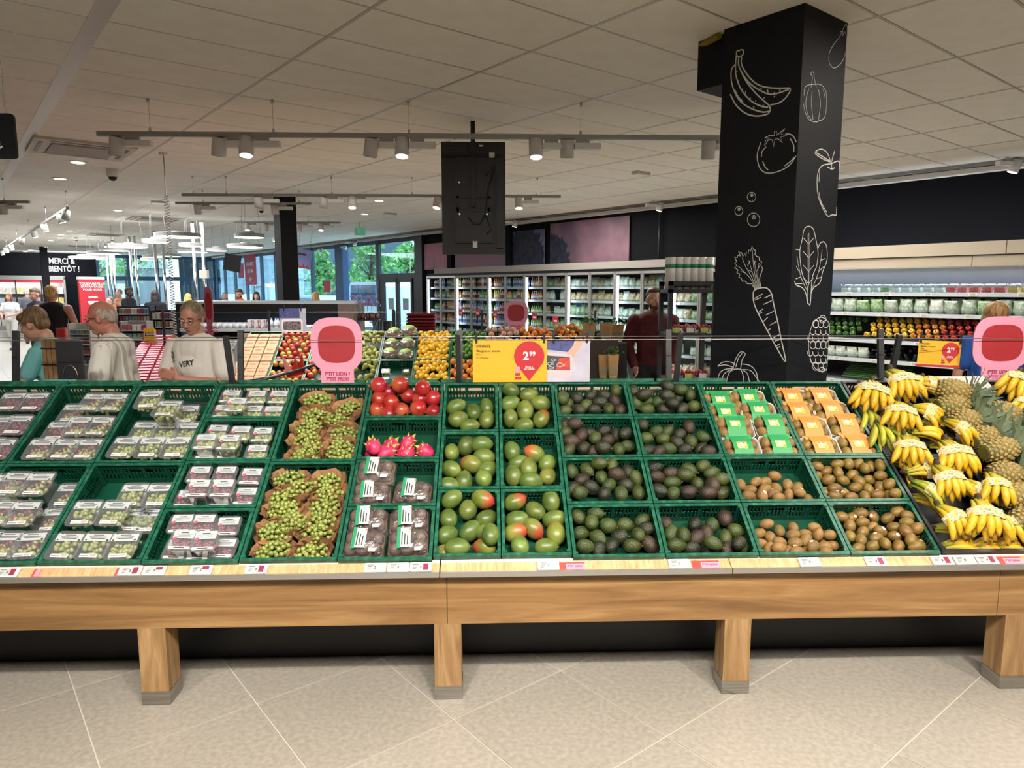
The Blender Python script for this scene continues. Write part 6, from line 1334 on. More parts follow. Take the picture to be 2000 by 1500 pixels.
pink(605, 620, 710, 750, 3.96, "pink rounded cut-out board reading P'TIT LION above the loose grapes")
pink(1905, 618, 2006, 746, 3.97, "pink rounded cut-out board reading P'TIT LION at the right edge")
pink(985, 588, 1031, 646, 9.2, 'small pink cut-out board standing behind the far peaches')
t = pink(397, 560, 419, 655, 7.4, 'dark pink cut-out board half hidden behind the older woman', mat('deep_pink', '#b0667e', rough=.5)); MB().box(-.012, .012, .004, .02, -t.location.z, 0).build('stand_post', m_dark, t)
# bag dispenser: wooden slat box with a dark panel
x0 = atY(86, 700, 4.25).x; x1 = atY(164, 700, 4.25).x; z1 = atY(120, 662, 4.25).z
t = thing('bag_dispenser', 'wooden slatted bag box with dark front panel on the table ridge', 'bag box', (x0, 4.25, 1.27)); hh = z1-1.27
MB().box(.085, x1-x0, -.02, 0, 0, hh).build('dark_panel', m_post, t)
for k in range(3): MB().box(.0+.028*k, .024+.028*k, -.015, .01, 0, hh).build('wood_slat', mat('slat_wood', '#5a4128', '#7a5c3a', 20, .6), t)
for k in (.35, .75): MB().box(-.006, .085, -.02, -.015, hh*k, hh*k+.008).build('wire_band', m_dark, t)
MB().tube([(x1-x0-.07+.045*math.cos(a), -.03, .0+.085*math.sin(a)) for a in [k*math.pi/10 for k in range(11)]], .002, 5).build('wire_loop', m_alu, t)
# price tags on the rail
RAIL = lambda x, zoff=.0: Matrix.Translation((x, 2.908, .613)) @ Matrix.Rotation(rad(33), 4, 'X') @ Matrix.Translation((0, 0, .004+zoff))
m_lcd = mat('epaper_grey', '#b9bab5', rough=.5); m_mar = mat('epaper_red', '#8c2b45', rough=.5)
for i, (px, d, rd) in enumerate(((15,'2',1),(255,'2',1),(302,'2',2),(393,'2',2),(501,'6',1),(733,'2',0),(778,'5',0),(822,'3',1),(1071,'1',0),(1326,'1',0),(1580,'0',0),(1709,'4',1),(1838,'3',1),(1882,'0',0),(1925,'4',1))):
    x = atY(px, 1105, 2.908).x; t = thing('price_tag', 'white electronic shelf price tag on the oak rail, %s from left' % ORD[i], 'price tag', group='electronic price tags', M=RAIL(x))
    MB().prism([(a, b) for a, b, _ in rrect(.092, .046, .004, 2)], 0, .006).build('frame', m_white, t)
    s = MB().box(-.036, .032, -.016, .017, .006, .0065, mi=0)
    if rd: s.box(.010 if rd == 1 else .004, .032, -.016 if rd == 1 else .002, .017, .0065, .0068, mi=1)
    for yy, x2 in ((.011, -.008), (.004, -.014), (-.003, -.016), (-.010, -.020)): s.box(-.033, x2, yy, yy+.002, .0065, .0068, mi=2)
    s.build('display', [m_lcd, m_mar, m_ink], t); text(d, .016, m_ink, t, Matrix.Translation((.0, -.001, .0068)), .02)
for i, px in enumerate((70, 232, 1115, 1378, 1968)):
    x = atY(px, 1105, 2.908).x; ww = .06 if px > 1000 else .014; t = thing('promo_strip', "pink and red paper strip beside a price tag, %s from left" % ORD[i], 'label', group='pink price strips', M=RAIL(x, -.003))
    MB().box(-ww, ww, -.018, .018, 0, .002).build('strip', m_pk, t); MB().box(-ww, -ww*.35, -.018, .018, .002, .0025).build('red_end', mat('strip_red', '#d9473f', rough=.5), t)
    if ww > .03: text("P'TIT LION?", .013, m_plum, t, Matrix.Translation((.018, -.002, .0025)), .02); MB().box(-ww, ww, .012, .018, .002, .0026).build('red_edge', MATS['strip_red'], t)
zt2_ = 1.503
for i, px in enumerate((320, 526, 771, 941, 1162)):
    t = thing('wire_post', 'thin dark post on the second table ridge, %s from left' % ORD[i], 'post', (atY(px, 640, 9.25).x, 9.25, 1.0), 0, 'second table wire posts'); MB().box(-.013, .013, -.01, .01, 0, .52).build('upright', m_post, t)
simple('tension_wire', 'thin metal wire along the ridge of the second table', 'wire', MB().tube([(-4.2,9.25,zt2_),(1.4,9.25,zt2_)], .002, 5), m_alu)
# rear-slope crates: only their rims show behind the wires
for k in range(10):
    x = -2.8+k*.42
    if x < 2.0: crate(-x-.41, -x, .79, 1.19, 'green crate on the far slope of the table, %s from left' % ORD[9-k], .13, A=SL2, group='green crates facing away')
t = simple('fruit_carton', 'flat white printed pineapple carton lying behind the pineapples', 'carton', MB().box(-.18, .2, -.07, .07, 0, .015), mat('white_card', '#b5b3ad', rough=.7), M=SL @ Matrix.Translation((2.62, 1.14, .0)))
text('PINEAPPLES', .04, m_ink, t, Matrix.Translation((0, -.03, .0153)), .02)
# ---------------------------------------------------------------- second table
SLB = Matrix.Translation((0, 7.9, .64)) @ Matrix.Rotation(TH, 4, 'X')
T2 = thing('produce_table', 'second oak display table farther back with apples, pears, lemons and oranges', 'table', (0, 8.4, 0))
MB().box(-3.15, 1.75, -.48, -.45, .2, .58).build('fascia_panel', m_oak, T2)
MB().box(-3.15, 1.75, .55, .6, 0, 1.1).build('core_panel', m_dark, T2); MB().box(-3.15, 1.75, .62, .66, 1.05, 1.24).build('ridge_board', MATS['ridge_board_pink_beige'], T2)
MB().box(-3.15, 1.75, .02, 1.24, -.17, -.15).build('sloping_deck', m_dark, T2, M=Matrix.Translation((0,-8.4,0)) @ SLB)
for x in (-3.1, -1.2, .9): MB().box(x, x+.12, -.44, -.32, 0, .25).build('leg', m_oakv, T2)
XB = [on_sl(px, 703, 0, SLB).x for px in (396,465,534,603,672,741,810,879,948,1017,1086,1155,1222)]
TB2 = [.02, .6, 1.18]
for i in range(1, 12):
    for j in (0, 1): crate(XB[i], XB[i+1], TB2[j], TB2[j+1], 'green crate on the second table, %s row, %s from left' % (['front', 'back'][j], ORD[i]), .13, A=SLB, group='green crates on the second table')
def auto(PR, what, where, cat, group, box, r, n, floor=-.10, seed=0, skip=None):
    q = random.Random(seed); x0, x1, t0, t1 = box; pts = []; L = []; nx = max(1, int((x1-x0)/(2*r))); nt = max(1, int((t1-t0)/(1.8*r)))
    for j in range(nt):
        for i in range(nx): L.append(Vector((x0+(i+.5+.25*(j % 2*2-1))*(x1-x0)/nx, t0+(j+.5)*(t1-t0)/nt, floor+r+(.075-r*.6)*(.3+.7*j/nt)+q.uniform(0, .035))))
    q.shuffle(L); L = L[:n]; L.sort(key=lambda p: p.y)
    rl = rank_labels([(p.x, p.y) for p in L], r*1.1)
    for p, s in zip(L, rl):
        pr = PR[q.randrange(PR['n'])]; a = q.uniform(0, 6.28)
        o = dup(pr[0], fruit_matrix(SLB, p, a, q.uniform(-.6, .8), q.uniform(0, 6)), '%s %s in %s, %s' % (pr[1], what, where, s), group); o['category'] = cat
ap1 = fruit_mat('apple_bicolour', '#c9a43f', '#d3b455', '#b3352a', (.35, .75), 9, .35, 0, 80, .1, hr=.01); ap2 = fruit_mat('apple_red', '#9c2a2a', '#b94734', '#c98a44', (.7, 1.2), 9, .35, 0, 80, .12); ap3 = fruit_mat('apple_green', '#7fa02e', '#94b33c', rough=.35, bump=0)
def apple(m):
    o = MB().ell((0,0,0), (.037,.037,.034), 12, 9, fn=lambda d: 1-.13*abs(d.z)**6).build('apple', m); MB().tube([(0,0,.027),(.004,0,.042)], .002, 4).build('stem', m_stem, o); return o
APL = {'n': 2, 0: proto(apple(ap1), 'yellow-red'), 1: proto(apple(ap2), 'red')}; APG = {'n': 1, 0: proto(apple(ap3), 'green')}
pear_m = fruit_mat('pear_skin', '#7c8438', '#9a9a4a', '#8c6a38', (.9, 1.3), 12, .45, .05, 100, .12)
def pear():
    o = MB().lathe([(.002,-.045),(.022,-.042),(.034,-.022),(.033,-.005),(.021,.022),(.014,.04),(.009,.049),(.001,.051)], 12).build('pear', pear_m); MB().tube([(0,0,.05),(.005,0,.066)], .0022, 4).build('stem', m_stem, o); return o
PRL = {'n': 1, 0: proto(pear(), 'olive')}
lem = fruit_mat('lemon_skin', '#d9a81c', '#e0b52c', rough=.4, bump=.25, bscale=200, rnd=.06); lim = fruit_mat('lime_skin', '#4a7a22', '#6c9a30', rough=.4, bump=.2, bscale=200, rnd=.12); ora = fruit_mat('orange_skin', '#d9791c', '#e08a24', rough=.4, bump=.25, bscale=200, rnd=.06); pea = fruit_mat('speckled_skin', '#c99a82', '#d9b79e', '#a85a4a', (.7, 1.2), 14, .5, .1, 80, .08)
def citrus(nm, m, rx, rz, tip): return MB().ell((0,0,0), (rx, rx, rz), 12, 9, fn=lambda d: 1+tip*abs(d.z)**14).build(nm, m)
LM_ = {'n': 1, 0: proto(citrus('lemon', lem, .033, .038, .22), 'yellow')}; LI = {'n': 1, 0: proto(citrus('lime', lim, .028, .031, .1), 'dark green')}; OR = {'n': 1, 0: proto(citrus('orange', ora, .040, .039, 0), 'bright')}; PE = {'n': 1, 0: proto(citrus('peach', pea, .037, .034, 0), 'speckled pinkish')}; MD = {'n': 1, 0: proto(citrus('mandarin', ora, .031, .027, 0), 'orange')}
bx = lambda i, j, k=1: (XB[i]+.02, XB[i+k]-.02, TB2[j]+.03, TB2[j+1]-.03)
auto(APL, 'apple', 'the far back apple crate', 'apple', 'apples on the second table', bx(2,1), .037, 36, seed=1); auto(APL, 'apple', 'the far front apple crate', 'apple', 'apples on the second table', bx(2,0), .037, 30, seed=2)
auto(APG, 'apple', 'the crate behind the pink board', 'apple', 'green apples on the second table', bx(3,1), .037, 26, seed=3); auto(APL, 'apple', 'the crate below the pink board', 'apple', 'apples on the second table', bx(3,0), .037, 24, seed=4)
auto(PRL, 'pear', 'the far back pear crate', 'pear', 'pears on the second table', bx(4,1), .034, 34, seed=5); auto(PRL, 'pear', 'the far front pear crate', 'pear', 'pears on the second table', bx(4,0), .034, 28, seed=6)
auto(LM_, 'lemon', 'the far back lemon crate', 'lemon', 'lemons on the second table', bx(6,1), .029, 56, seed=7); auto(LM_, 'lemon', 'the far front lemon crate', 'lemon', 'lemons on the second table', bx(6,0), .029, 46, seed=8)
auto(LI, 'lime', 'the far back lime crate', 'lime', 'limes on the second table', bx(7,1), .028, 50, seed=9); auto(OR, 'orange', 'the front crate beside the lemons', 'orange', 'oranges on the second table', bx(7,0), .040, 26, seed=10)
auto(PE, 'peach', 'the crate above the yellow board', 'peach', 'peaches on the second table', bx(8,1), .037, 28, floor=-.04, seed=11); auto(OR, 'orange', 'the back crate above the yellow board', 'orange', 'oranges on the second table', bx(9,1), .040, 26, floor=-.04, seed=12)
auto(MD, 'mandarin', 'the paper-lined crate by the kraft bags', 'mandarin', 'mandarins on the second table', bx(10,1), .031, 34, floor=.0, seed=13)
cp = MB(); n = 26
for k in range(5):
    a = k*1.3; cp.add([(.16*math.cos(a)-.05,.12*math.sin(a),.0),(.16*math.cos(a)+.06,.12*math.sin(a)-.02,.01),(.16*math.cos(a+.2)+.03,.15*math.sin(a+.2),.09+.02*k),(.16*math.cos(a+.2)-.06,.15*math.sin(a+.2),.06)], [(0,1,2,3)])
simple('crumpled_paper', 'crumpled cream wrapping paper around the far mandarins', 'paper', cp, mat('cream_paper', '#c9b997', rough=.8), M=SLB @ Matrix.Translation(((XB[10]+XB[11])/2, 1.02, .03)))
# cartons of wrapped apples
m_cart = mat('carton_kraft', '#a5825f', '#b89674', 20, .8); m_cprint = mat('carton_red_print', '#c43a30', rough=.6)
def carton():
    o = ob('apple_carton', None); MB().box(-.062, .062, -.062, .062, 0, .05).build('box', m_cart, o); MB().box(-.035, .035, .002, .02, .05, .051).build('print', m_cprint, o)
    MB().cyl((0,-.062,.03), .02, .012, 12, M=None).build('apple', ap2, o); return o
cpz = carton(); protos_used.append(cpz)
for i in (1,):
    L = [(XB[i]+.065+.137*a, TB2[0]+.07+.135*b) for a in range(3) for b in range(8)]
    rl = rank_labels(L, .06)
    for (x, y), s in zip(L, rl): dup(cpz, SLB @ Matrix.Translation((x, y, -.04+R.uniform(0,.012))), 'kraft apple carton with red print in far left crate, %s' % s, 'kraft apple cartons')['category'] = 'carton'
# bagged apples: clear bags bulging with fruit and green print
m_bagf = clear('produce_bag', '#f6f8f4', .9, .12, .10, '#dfe8d8', bump=.8, bscale=30)
def fbag(m_in, seed, r=.035, n=9, tint=None):
    q = random.Random(seed); o = ob('fruit_bag', None); f = MB()
    for k in range(n): f.ell((q.uniform(-.06,.06), q.uniform(-.045,.045), .03+q.uniform(0,.05)), (r*.85,)*3, 10, 7)
    f.build('fruit', m_in, o)['kind'] = 'stuff'
    MB().ell((0,0,.055), (.105,.085,.062), 18, 10, fn=lambda d: 1+q.uniform(-.05,.05)).build('bag', m_bagf, o)
    MB().ell((0,.01,.108), (.07,.045,.014), 12, 6).build('printed_patch', tint or mat('green_bag_print', '#6f9a3c', '#a5bf74', 40, .5), o); return o
fb = fbag(ap2, 5); protos_used.append(fb)
for x, y, z, s in ((.11,.72,-.06,'front left'),(.30,.70,-.06,'front right'),(.12,.88,-.04,'middle left'),(.31,.90,-.04,'middle right'),(.13,1.05,.0,'back left'),(.32,1.06,.03,'back right and highest')):
    dup(fb, SLB @ Matrix.Translation((XB[5]+x-.0, y, z)) @ Matrix.Rotation(R.uniform(-.4,.4), 4, 'Z'), 'clear bag of apples with green print, %s in far bag crate' % s, 'bagged apples')['category'] = 'fruit bag'
def clam(m_in, lab_m, nm='clear_pack', w=.1, d=.08, h=.05):
    o = ob(nm, None); MB().loft([[(x*.9, y*.9, 0) for x, y, _ in rrect(w, d, .012, 2)], [(x, y, h) for x, y, _ in rrect(w, d, .012, 2)]], True, True).build('clear_box', m_tray, o)
    q = random.Random(3); f = MB(); [f.ell((q.uniform(-w*.33,w*.33), q.uniform(-d*.3,d*.3), h*.45), (.016,.013,h*.38), 8, 6) for _ in range(9)]; f.build('content', m_in, o)['kind'] = 'stuff'
    MB().box(-w*.3, w*.3, -d*.28, d*.28, h, h+.001).build('label', lab_m, o); return o
cl = clam(mat('pale_fruit', '#b9b04a', rough=.5), m_pl); protos_used.append(cl)
for x, y, s in ((.09,.1,'front left'),(.21,.08,'front middle'),(.33,.1,'front right'),(.09,.26,'middle left'),(.33,.26,'middle right'),(.09,.42,'back left'),(.33,.42,'back right')):
    dup(cl, SLB @ Matrix.Translation((XB[5]+x, y, -.07)), 'small clear pack with pale label in far crate, %s' % s, 'small clear packs')['category'] = 'fruit pack'
# kraft bags of carrots and herbs on a crate
m_kr = mat('kraft_bag', '#a37b50', '#b78d60', 10, .8, bump=.3, bscale=20); m_herb = mat('herb_leaf', '#3f6d26', '#5c8a38', 40, .6)
def kbag(x, y, z, w, h, lab, herb):
    t = thing('kraft_bag', lab, 'paper bag', (x, y, z)); MB().loft([[(a, b*.7, 0) for a, b, _ in rrect(w*.8, w*.6, .01, 1)], [(a, b, h*.5) for a, b, _ in rrect(w*.95, w*.6, .01, 1)], [(a, b*.8, h) for a, b, _ in rrect(w*1.1, w*.55, .01, 1)]], True, False, smooth=False).build('bag', m_kr, t)
    MB().box(-w*.3, w*.3, -w*.32, -w*.30, h*.15, h*.5).build('printed_window', mat('bag_print', '#8d7a45', '#6d8a8a', 30, .7), t)
    if herb:
        f = MB(); q = random.Random(int(h*1000))
        for k in range(90):
            c = Vector((q.gauss(0, w*.38), q.gauss(0, w*.2), h+q.uniform(-.01, .07))); a = Vector((q.gauss(0,1), q.gauss(0,1), q.gauss(0,1))).normalized()*.016; e = a.cross(Vector((0,.3,1))).normalized()*.010; f.add([c-a, c+e, c+a, c-e], [(0,1,2,3)])
        f.build('herb_leaves', m_herb, t)['kind'] = 'stuff'
for px, py, Y, w, h, lab, hb in ((1178,738,6.6,.09,.22,'crumpled kraft bag standing left on the cardboard tray',0),(1197,738,6.5,.095,.22,'kraft bag with leafy herbs standing on the cardboard tray',1)):
    p = atY(px, py, Y); kbag(p.x, p.y, p.z, w, h, lab, hb)
for px, py, Y, w, h, lab, hb in ((1150,662,7.6,.13,.17,'wide kraft bag of greens at the table end, left',1),(1183,668,7.6,.12,.20,'kraft bag with black grid print, upper middle',0),(1205,664,7.8,.13,.17,'tall kraft bag leaning right behind the grid bag',1)):
    p = atY(px, py, Y); kbag(p.x, p.y, p.z, w, h, lab, hb)
p = atY(1185, 741, 6.55); simple('bag_stand', 'dark stand with cardboard tray carrying the kraft bags', 'stand', MB().box(-.14, .12, -.1, .12, -.02, 0).box(-.14, .12, .10, .12, 0, .36).box(-.14, .12, -.09, .11, -p.z, -.02), mat('stand_brown', '#2a1f17', rough=.7), loc=(p.x, p.y, p.z))
p = atY(1175, 668, 7.7); simple('bag_stand', 'dark pedestal carrying the upper kraft bags', 'stand', MB().box(-.22, .26, -.12, .25, -p.z, -.003), mat('stand_brown2', '#1e1b19', rough=.7), loc=(p.x, p.y, p.z))
# rack with strawberries
Yr = 6.6; xa = atY(1303, 700, Yr).x; xb = atY(1398, 700, Yr).x; w = xb-xa
rk = thing('berry_rack', 'tall dark metal rack with berries in front of the column', 'rack', (xa, Yr, 0))
for x in (0, w-.04): MB().box(x, x+.04, 0, .04, 0, 1.87).build('post', m_post, rk); MB().box(x, x+.04, .36, .40, 0, 1.87).build('post', m_post, rk)
zs = [atY(1350, y, Yr).z for y in (742, 652, 565)]
for z in zs: MB().box(0, w, 0, .40, z-.035, z).build('shelf', m_post, rk)
MB().box(0, w, .0, .04, 1.83, 1.87).build('top_rail', m_post, rk); MB().box(0, w, .36, .4, 1.83, 1.87).build('top_rail', m_post, rk)
strb = mat('strawberry_red', '#8f1a26', '#b03038', 90, .35); 
def berries(lab_c, seed):
    q = random.Random(seed); o = ob('berry_punnet', None); f = MB()
    for k in range(34): f.ell((q.uniform(-.052,.052), q.uniform(-.04,.04), q.uniform(.02,.075)), (.013,.013,.016), 7, 5)
    f.build('berries', strb, o)['kind'] = 'stuff'
    MB().loft([[(x*.85, y*.85, 0) for x, y, _ in rrect(.13, .105, .012, 2)], [(x, y, .06) for x, y, _ in rrect(.13, .105, .012, 2)]], True, False).build('clear_box', m_tray, o)
    MB().box(-.035, .035, -.0545, -.0525, .01, .055).build('label', lab_c, o); return o
bp = [berries(mat('lime_label', '#8fa03c', '#b9c46a', 60, .5), 1), berries(m_pl, 2)]; protos_used += bp
for zi, z in enumerate(zs[:2]):
    for k in range(3): dup(bp[k % 2 if zi else (k+1) % 2], Matrix.Translation((xa+.09+.135*k, Yr+.1, z)), 'punnet of red berries on %s rack shelf, %s from left' % (['lower', 'upper'][zi], ORD[k]), 'berry punnets on the rack')['category'] = 'punnet'
tube_m = MB().cyl((0,0,0), .036, .30, 16).mesh('carton_tube', m_white)
for k in range(6):
    for j in (0, 1):
        o = ob('carton_tube', tube_m, None, (xa+.045+.072*k, Yr+.10+.11*j, zs[2])); tag(o, 'white cylinder pack with green band on top shelf, %s %s' % (ORD[k], ['front', 'behind']  [j]), 'carton', 'white cylinder packs'); MB().cyl((0,0,.20), .0365, .035, 16).build('green_band', m_lgreen, o)
# strawberry slope behind the customers
Ls = [(272+12*k*.5, 735-8*k) for k in range(9)]
ts = thing('berry_table', 'low sloping stand of strawberry punnets between the customers', 'table', (-3.42, 6.5, 0), .36)
MB().add([(-.03,-.1,0),(.42,-.1,0),(.42,3.6,0),(-.03,3.6,0),(-.03,-.1,.86),(.42,-.1,.86),(.42,3.6,1.10),(-.03,3.6,1.10)], [(0,3,2,1),(4,5,6,7),(0,1,5,4),(1,2,6,5),(2,3,7,6),(3,0,4,7)]).build('carcass', m_oak, ts)
spm = mat('strawberry_film', '#c4506a', '#8f2230', 45, .4); sp = MB().box(-.06, .06, -.05, .05, 0, .05).mesh('strawberry_punnet', spm)
MT = Matrix.Translation((-3.42, 6.5, 0)) @ Matrix.Rotation(.36, 4, 'Z')
for i in range(3):
    for j in range(20):
        o = ob('strawberry_punnet', sp, None, M=MT @ Matrix.Translation((.04+.145*i, -.02+.175*j, .868+.0649*(.175*j+.08))) @ Matrix.Rotation(.065, 4, 'X')); tag(o, 'pink-filmed strawberry punnet on the sloping stand, %s from left in %s row' % (ORD[i], ORD[j]), 'punnet', 'strawberry punnets on the stand')
for o in protos_used:
    for ch in KIDS(o):
        for g in KIDS(ch): bpy.data.objects.remove(g)
        bpy.data.objects.remove(ch)
    bpy.data.objects.remove(o)
protos_used.clear(); _kids.clear()
# ---------------------------------------------------------------- glass-door chillers along the right-hand wall
m_int = mat('chiller_interior', '#1f242b', rough=.6); m_shelf = mat('shelf_metal', '#8f979d', rough=.4, metal=.3); m_rail = mat('price_rail_white', '#c9ced4', rough=.4)
m_led = mat('led_strip', '#e6f2ff', emit=5.0); m_can = mat('canopy_grey', '#8f8b85', rough=.6); m_cgl = clear('chiller_glass', '#f0f6f6', .15, .03)
def sth(name, label, cat, v, u, z=0, rz=0, group=None): return thing(name, label, cat, S(v, u, z), RZ+rz, group)
FV = 10.5; ZL = [.22, .58, .92, 1.24, 1.55, 1.84]; edges = [16.85-1.41*k for k in range(7)]+[7.15]
for k in range(len(edges)-1):
    u1, u0 = edges[k], edges[k+1]; L = u1-u0
    c = sth('glass_door_chiller', 'grey glass-door chiller cabinet along right wall, %s from the entrance' % ORD[k], 'fridge', FV, u0, 0, 0, 'glass door chillers')
    b = MB().box(.62, .68, 0, L, 0, 2.12).box(.05, .68, 0, L, 0, .18).box(.0, .68, 0, L, 2.08, 2.2)
    if k == 0: b.box(0, .68, L-.03, L, 0, 2.2)
    b.build('cabinet', m_int, c)
    for z in ZL[1:]:
        sh = MB().box(.12, .62, .02, L-.02, z-.02, z).build('shelf', m_shelf, c); MB().box(.10, .12, .02, L-.02, z-.045, z+.005).build('price_rail', m_rail, sh)
    for j in (0, 1):
        a, d = (0, L/2) if j == 0 else (L/2, L); W = .035
        f = MB().box(-.03, .0, a+.004, a+W, .12, 2.14).box(-.03, 0, d-W, d-.004, .12, 2.14).box(-.03, 0, a, d, 2.09, 2.14).box(-.03, 0, a, d, .12, .18).build('door', m_grey if k else m_alu, c)
        MB().box(-.02, -.012, a+W, d-W, .18, 2.09).build('pane', m_cgl, f)
    MB().box(.012, .03, L-.06, L-.035, .2, 2.06).build('led_strip', m_led, c)
cn = MB().box(0, .75, 0, 9.1, 2.2, 2.34); tag(cn.build('chiller_canopy', m_can, None, loc=S(FV-.05, 7.3, 0), rot=(0,0,RZ)), 'long pale grey canopy above the glass-door chillers', 'canopy')
# drinks: bottles on the left chillers
def bottle_mesh(h, r, body, cap, lab):
    b = MB(); b.lathe([(r*.9,0),(r,.01),(r,h*.6),(r*.45,h*.8),(r*.4,h*.92)], 10, 0); b.cyl((0,0,h*.92), r*.48, h*.08, 8, 1); b.cyl((0,0,h*.15), r*1.02, h*.32, 10, 2); return b.mesh('bottle', [body, cap, lab])
cc = lambda n, c: mat(n, c, rough=.35)
bm_ = [bottle_mesh(.2, .032, cc('juice_orange','#d9822b'), cc('cap_o','#d96c1e'), m_pl), bottle_mesh(.21, .031, cc('juice_yellow','#d3b53c'), cc('cap_y','#c9a02a'), m_pl), bottle_mesh(.19, .032, cc('juice_pink','#c8607a'), cc('cap_r','#9c2f3c'), m_pl), bottle_mesh(.2, .031, cc('drink_white','#d4d6d6'), cc('cap_w','#e2e2e0'), cc('lab_blue','#5e7fc4')),
       bottle_mesh(.19, .03, cc('smoothie_green','#7fa348'), cc('cap_g','#3f7a3a'), m_pl), bottle_mesh(.2, .032, cc('drink_rose','#d09aa8'), m_white, cc('lab_rose','#c04a66')), bottle_mesh(.21, .032, cc('drink_lilac','#8d80b8'), m_white, m_pl), bottle_mesh(.2, .033, cc('drink_cream','#d8ccae'), cc('cap_k','#3a3a3c'), cc('lab_red','#a83a3a'))]
bn = ['orange', 'yellow', 'pink', 'white', 'green', 'rose', 'lilac', 'cream']; nb = 0
q = random.Random(77)
for zi, z in enumerate(ZL[1:]):
    u = 16.68; kind = q.randrange(8); nr = 0
    while u > 12.25 and nb < 298:
        if q.random() < .22: kind = q.randrange(8)
        if min(abs(u-(16.85-.705*j)) for j in range(8)) > .04:
            o = ob('drink_bottle', bm_[kind], None, S(FV+.17, u, z), (0,0,RZ), ); o.scale = (1, 1, .95+.25*((kind+zi) % 3)/2)
            tag(o, '%s drink bottle on shelf %s of left chillers, %s from left' % (bn[kind], ['one','two','three','four','five'][zi], ORD[nr]), 'bottle', 'small %s drink bottles, chiller shelf %s' % (bn[kind], ['one','two','three','four','five'][zi])); nb += 1; nr += 1
        u -= .075
m_bagc = [mat('salad_bag', '#8fa58c', '#d3ddd0', 26, .25, bump=.8, bscale=40, coat=.5), mat('veg_bag', '#6f9a54', '#b8cfae', 30, .25, bump=.8, bscale=40, coat=.5), mat('white_veg_bag', '#b9c4b0', '#e4e8df', 24, .25, bump=.8, bscale=40, coat=.5), mat('mixed_bag', '#b06a3f', '#cfd6b4', 22, .3, bump=.6, bscale=40, coat=.4)]
def bagm(w, h, m):
    b = MB(); n = 12; rings = []
    for z, a, d in ((0,.9,.5),(.25,1,.62),(.6,.95,.5),(.85,.8,.25),(1,.86,.04)): rings.append([(w/2*a*math.cos(2*math.pi*k/n)*(1+.05*math.sin(5*k+z*9)), w/2*d*math.sin(2*math.pi*k/n), h*z) for k in range(n)])
    return b.loft(rings).mesh('bag', m)
bgs = [bagm(.2, .2, m) for m in m_bagc]; nmb = ['pale green salad', 'leafy green', 'whitish vegetable', 'mixed vegetable']
for zi, z in enumerate(ZL):
    u = 12.1; kk = zi % 4; nr = 0
    while u > 7.25:
        if q.random() < .35: kk = q.randrange(4)
        if q.random() < .93:
            o = ob('vegetable_bag', bgs[kk], None, S(FV+.24, u, z), (q.uniform(-.15, .05), 0, RZ+math.pi/2+q.uniform(-.2, .2))); o.scale = (1, 1, .8+.4*q.random())
            tag(o, 'clear %s bag on shelf %s of right-hand chillers, %s from left' % (nmb[kk], ['one','two','three','four','five','six'][zi], ORD[nr]), 'bag', '%s bags, chiller shelf %s' % (nmb[kk], ['one','two','three','four','five','six'][zi]))
        u -= .17; nr += 1
for i, (px, py) in enumerate(((900,610),(933,610),(967,613),(1044,618),(1085,625))):
    p = atV(px, py, FV-.04); t = thing('offer_card', 'small dark red offer card on the chiller doors, %s from left' % ORD[i], 'sign', p, RZ+math.pi*.5, 'red offer cards'); MB().box(-.09, .09, -.0, .004, -.08, .08).build('card', m_red, t)
    MB().box(-.05, .05, .004, .006, -.04, .0).build('print', m_pl, t)
tagm = MB().box(-.002, .002, -.04, .04, -.022, .022).mesh('price_tag', m_white); tagd = MB().box(-.004, -.002, -.028, .028, -.014, .014).mesh('display', m_lcd)
nt_ = 0
for zi, z in enumerate(ZL[1:]):
    for k in range(19):
        u = 16.5-.5*k+.1*zi
        if u < 7.3: break
        o = ob('shelf_tag', tagm, None, S(FV+.093, u, z-.02), (0,0,RZ)); tag(o, 'white price tag in glass-door chillers, shelf %s, %s from left' % (['one','two','three','four','five'][zi], ORD[k]), 'price tag', 'chiller price tags, shelf %s' % ['one','two','three','four','five'][zi]); ob('display', tagd, o)
# murals
def sky_mat(nm, a, b, c):
    m = mat(nm, a, b, .9, .6, detail=6, lo=.35, hi=.7); return m
def mural(u0, u1, z0, z1, m, lab, tr):
    t = sth('sunset_mural', lab, 'mural', VW-.03, u0); L = u1-u0; MB().box(-.02, .0, 0, L, z0, z1).build('sheet', m, t)
    if tr:
        qq = random.Random(int(u0*10)); c0, r0 = tr; pts = []
        for k in range(70): a = math.pi*k/69; rr = r0*(1+.10*qq.uniform(-1, 1)); pts.append((min(max(c0+rr*math.cos(a), .01), L-.01), min(z1-.01, z0+.02+rr*1.25*math.sin(a))))
        MB().loft([[(-.021, y, z) for y, z in pts], [(-.026, y, z) for y, z in pts]], True, True, False).build('tree_print', mat('tree_silhouette', '#161b2a', '#2a3144', 9, .7), t)
mural(16.9, 18.1, 2.36, 3.1, mat('pink_sky', '#8c7286', '#c98090', 1.2, .6), 'pink cloudy sky print at the corner pillar', None)
mural(14.1, 16.5, 2.36, 3.25, mat('pink_sky_2', '#a87084', '#8a7690', 1.5, .6), 'pink sky print partly behind the hanging screen', None)
mural(12.75, 14.0, 2.36, 3.2, mat('blue_dusk', '#4a5274', '#66688a', 2, .6), 'dusk sky print with a big dark tree crown', (.7, .72)); mural(10.1, 12.55, 2.36, 3.3, mat('mauve_sky', '#5a4758', '#83626f', 1.3, .6), 'mauve cloudy sky print with dark shrub at its left', (2.35, .55))
for u in (14.05, 16.7): tag(MB().box(VW-.12, VW, u-.1, u+.1, 0, HC).build('trim_4', m_navy, M=ST), kind='structure')
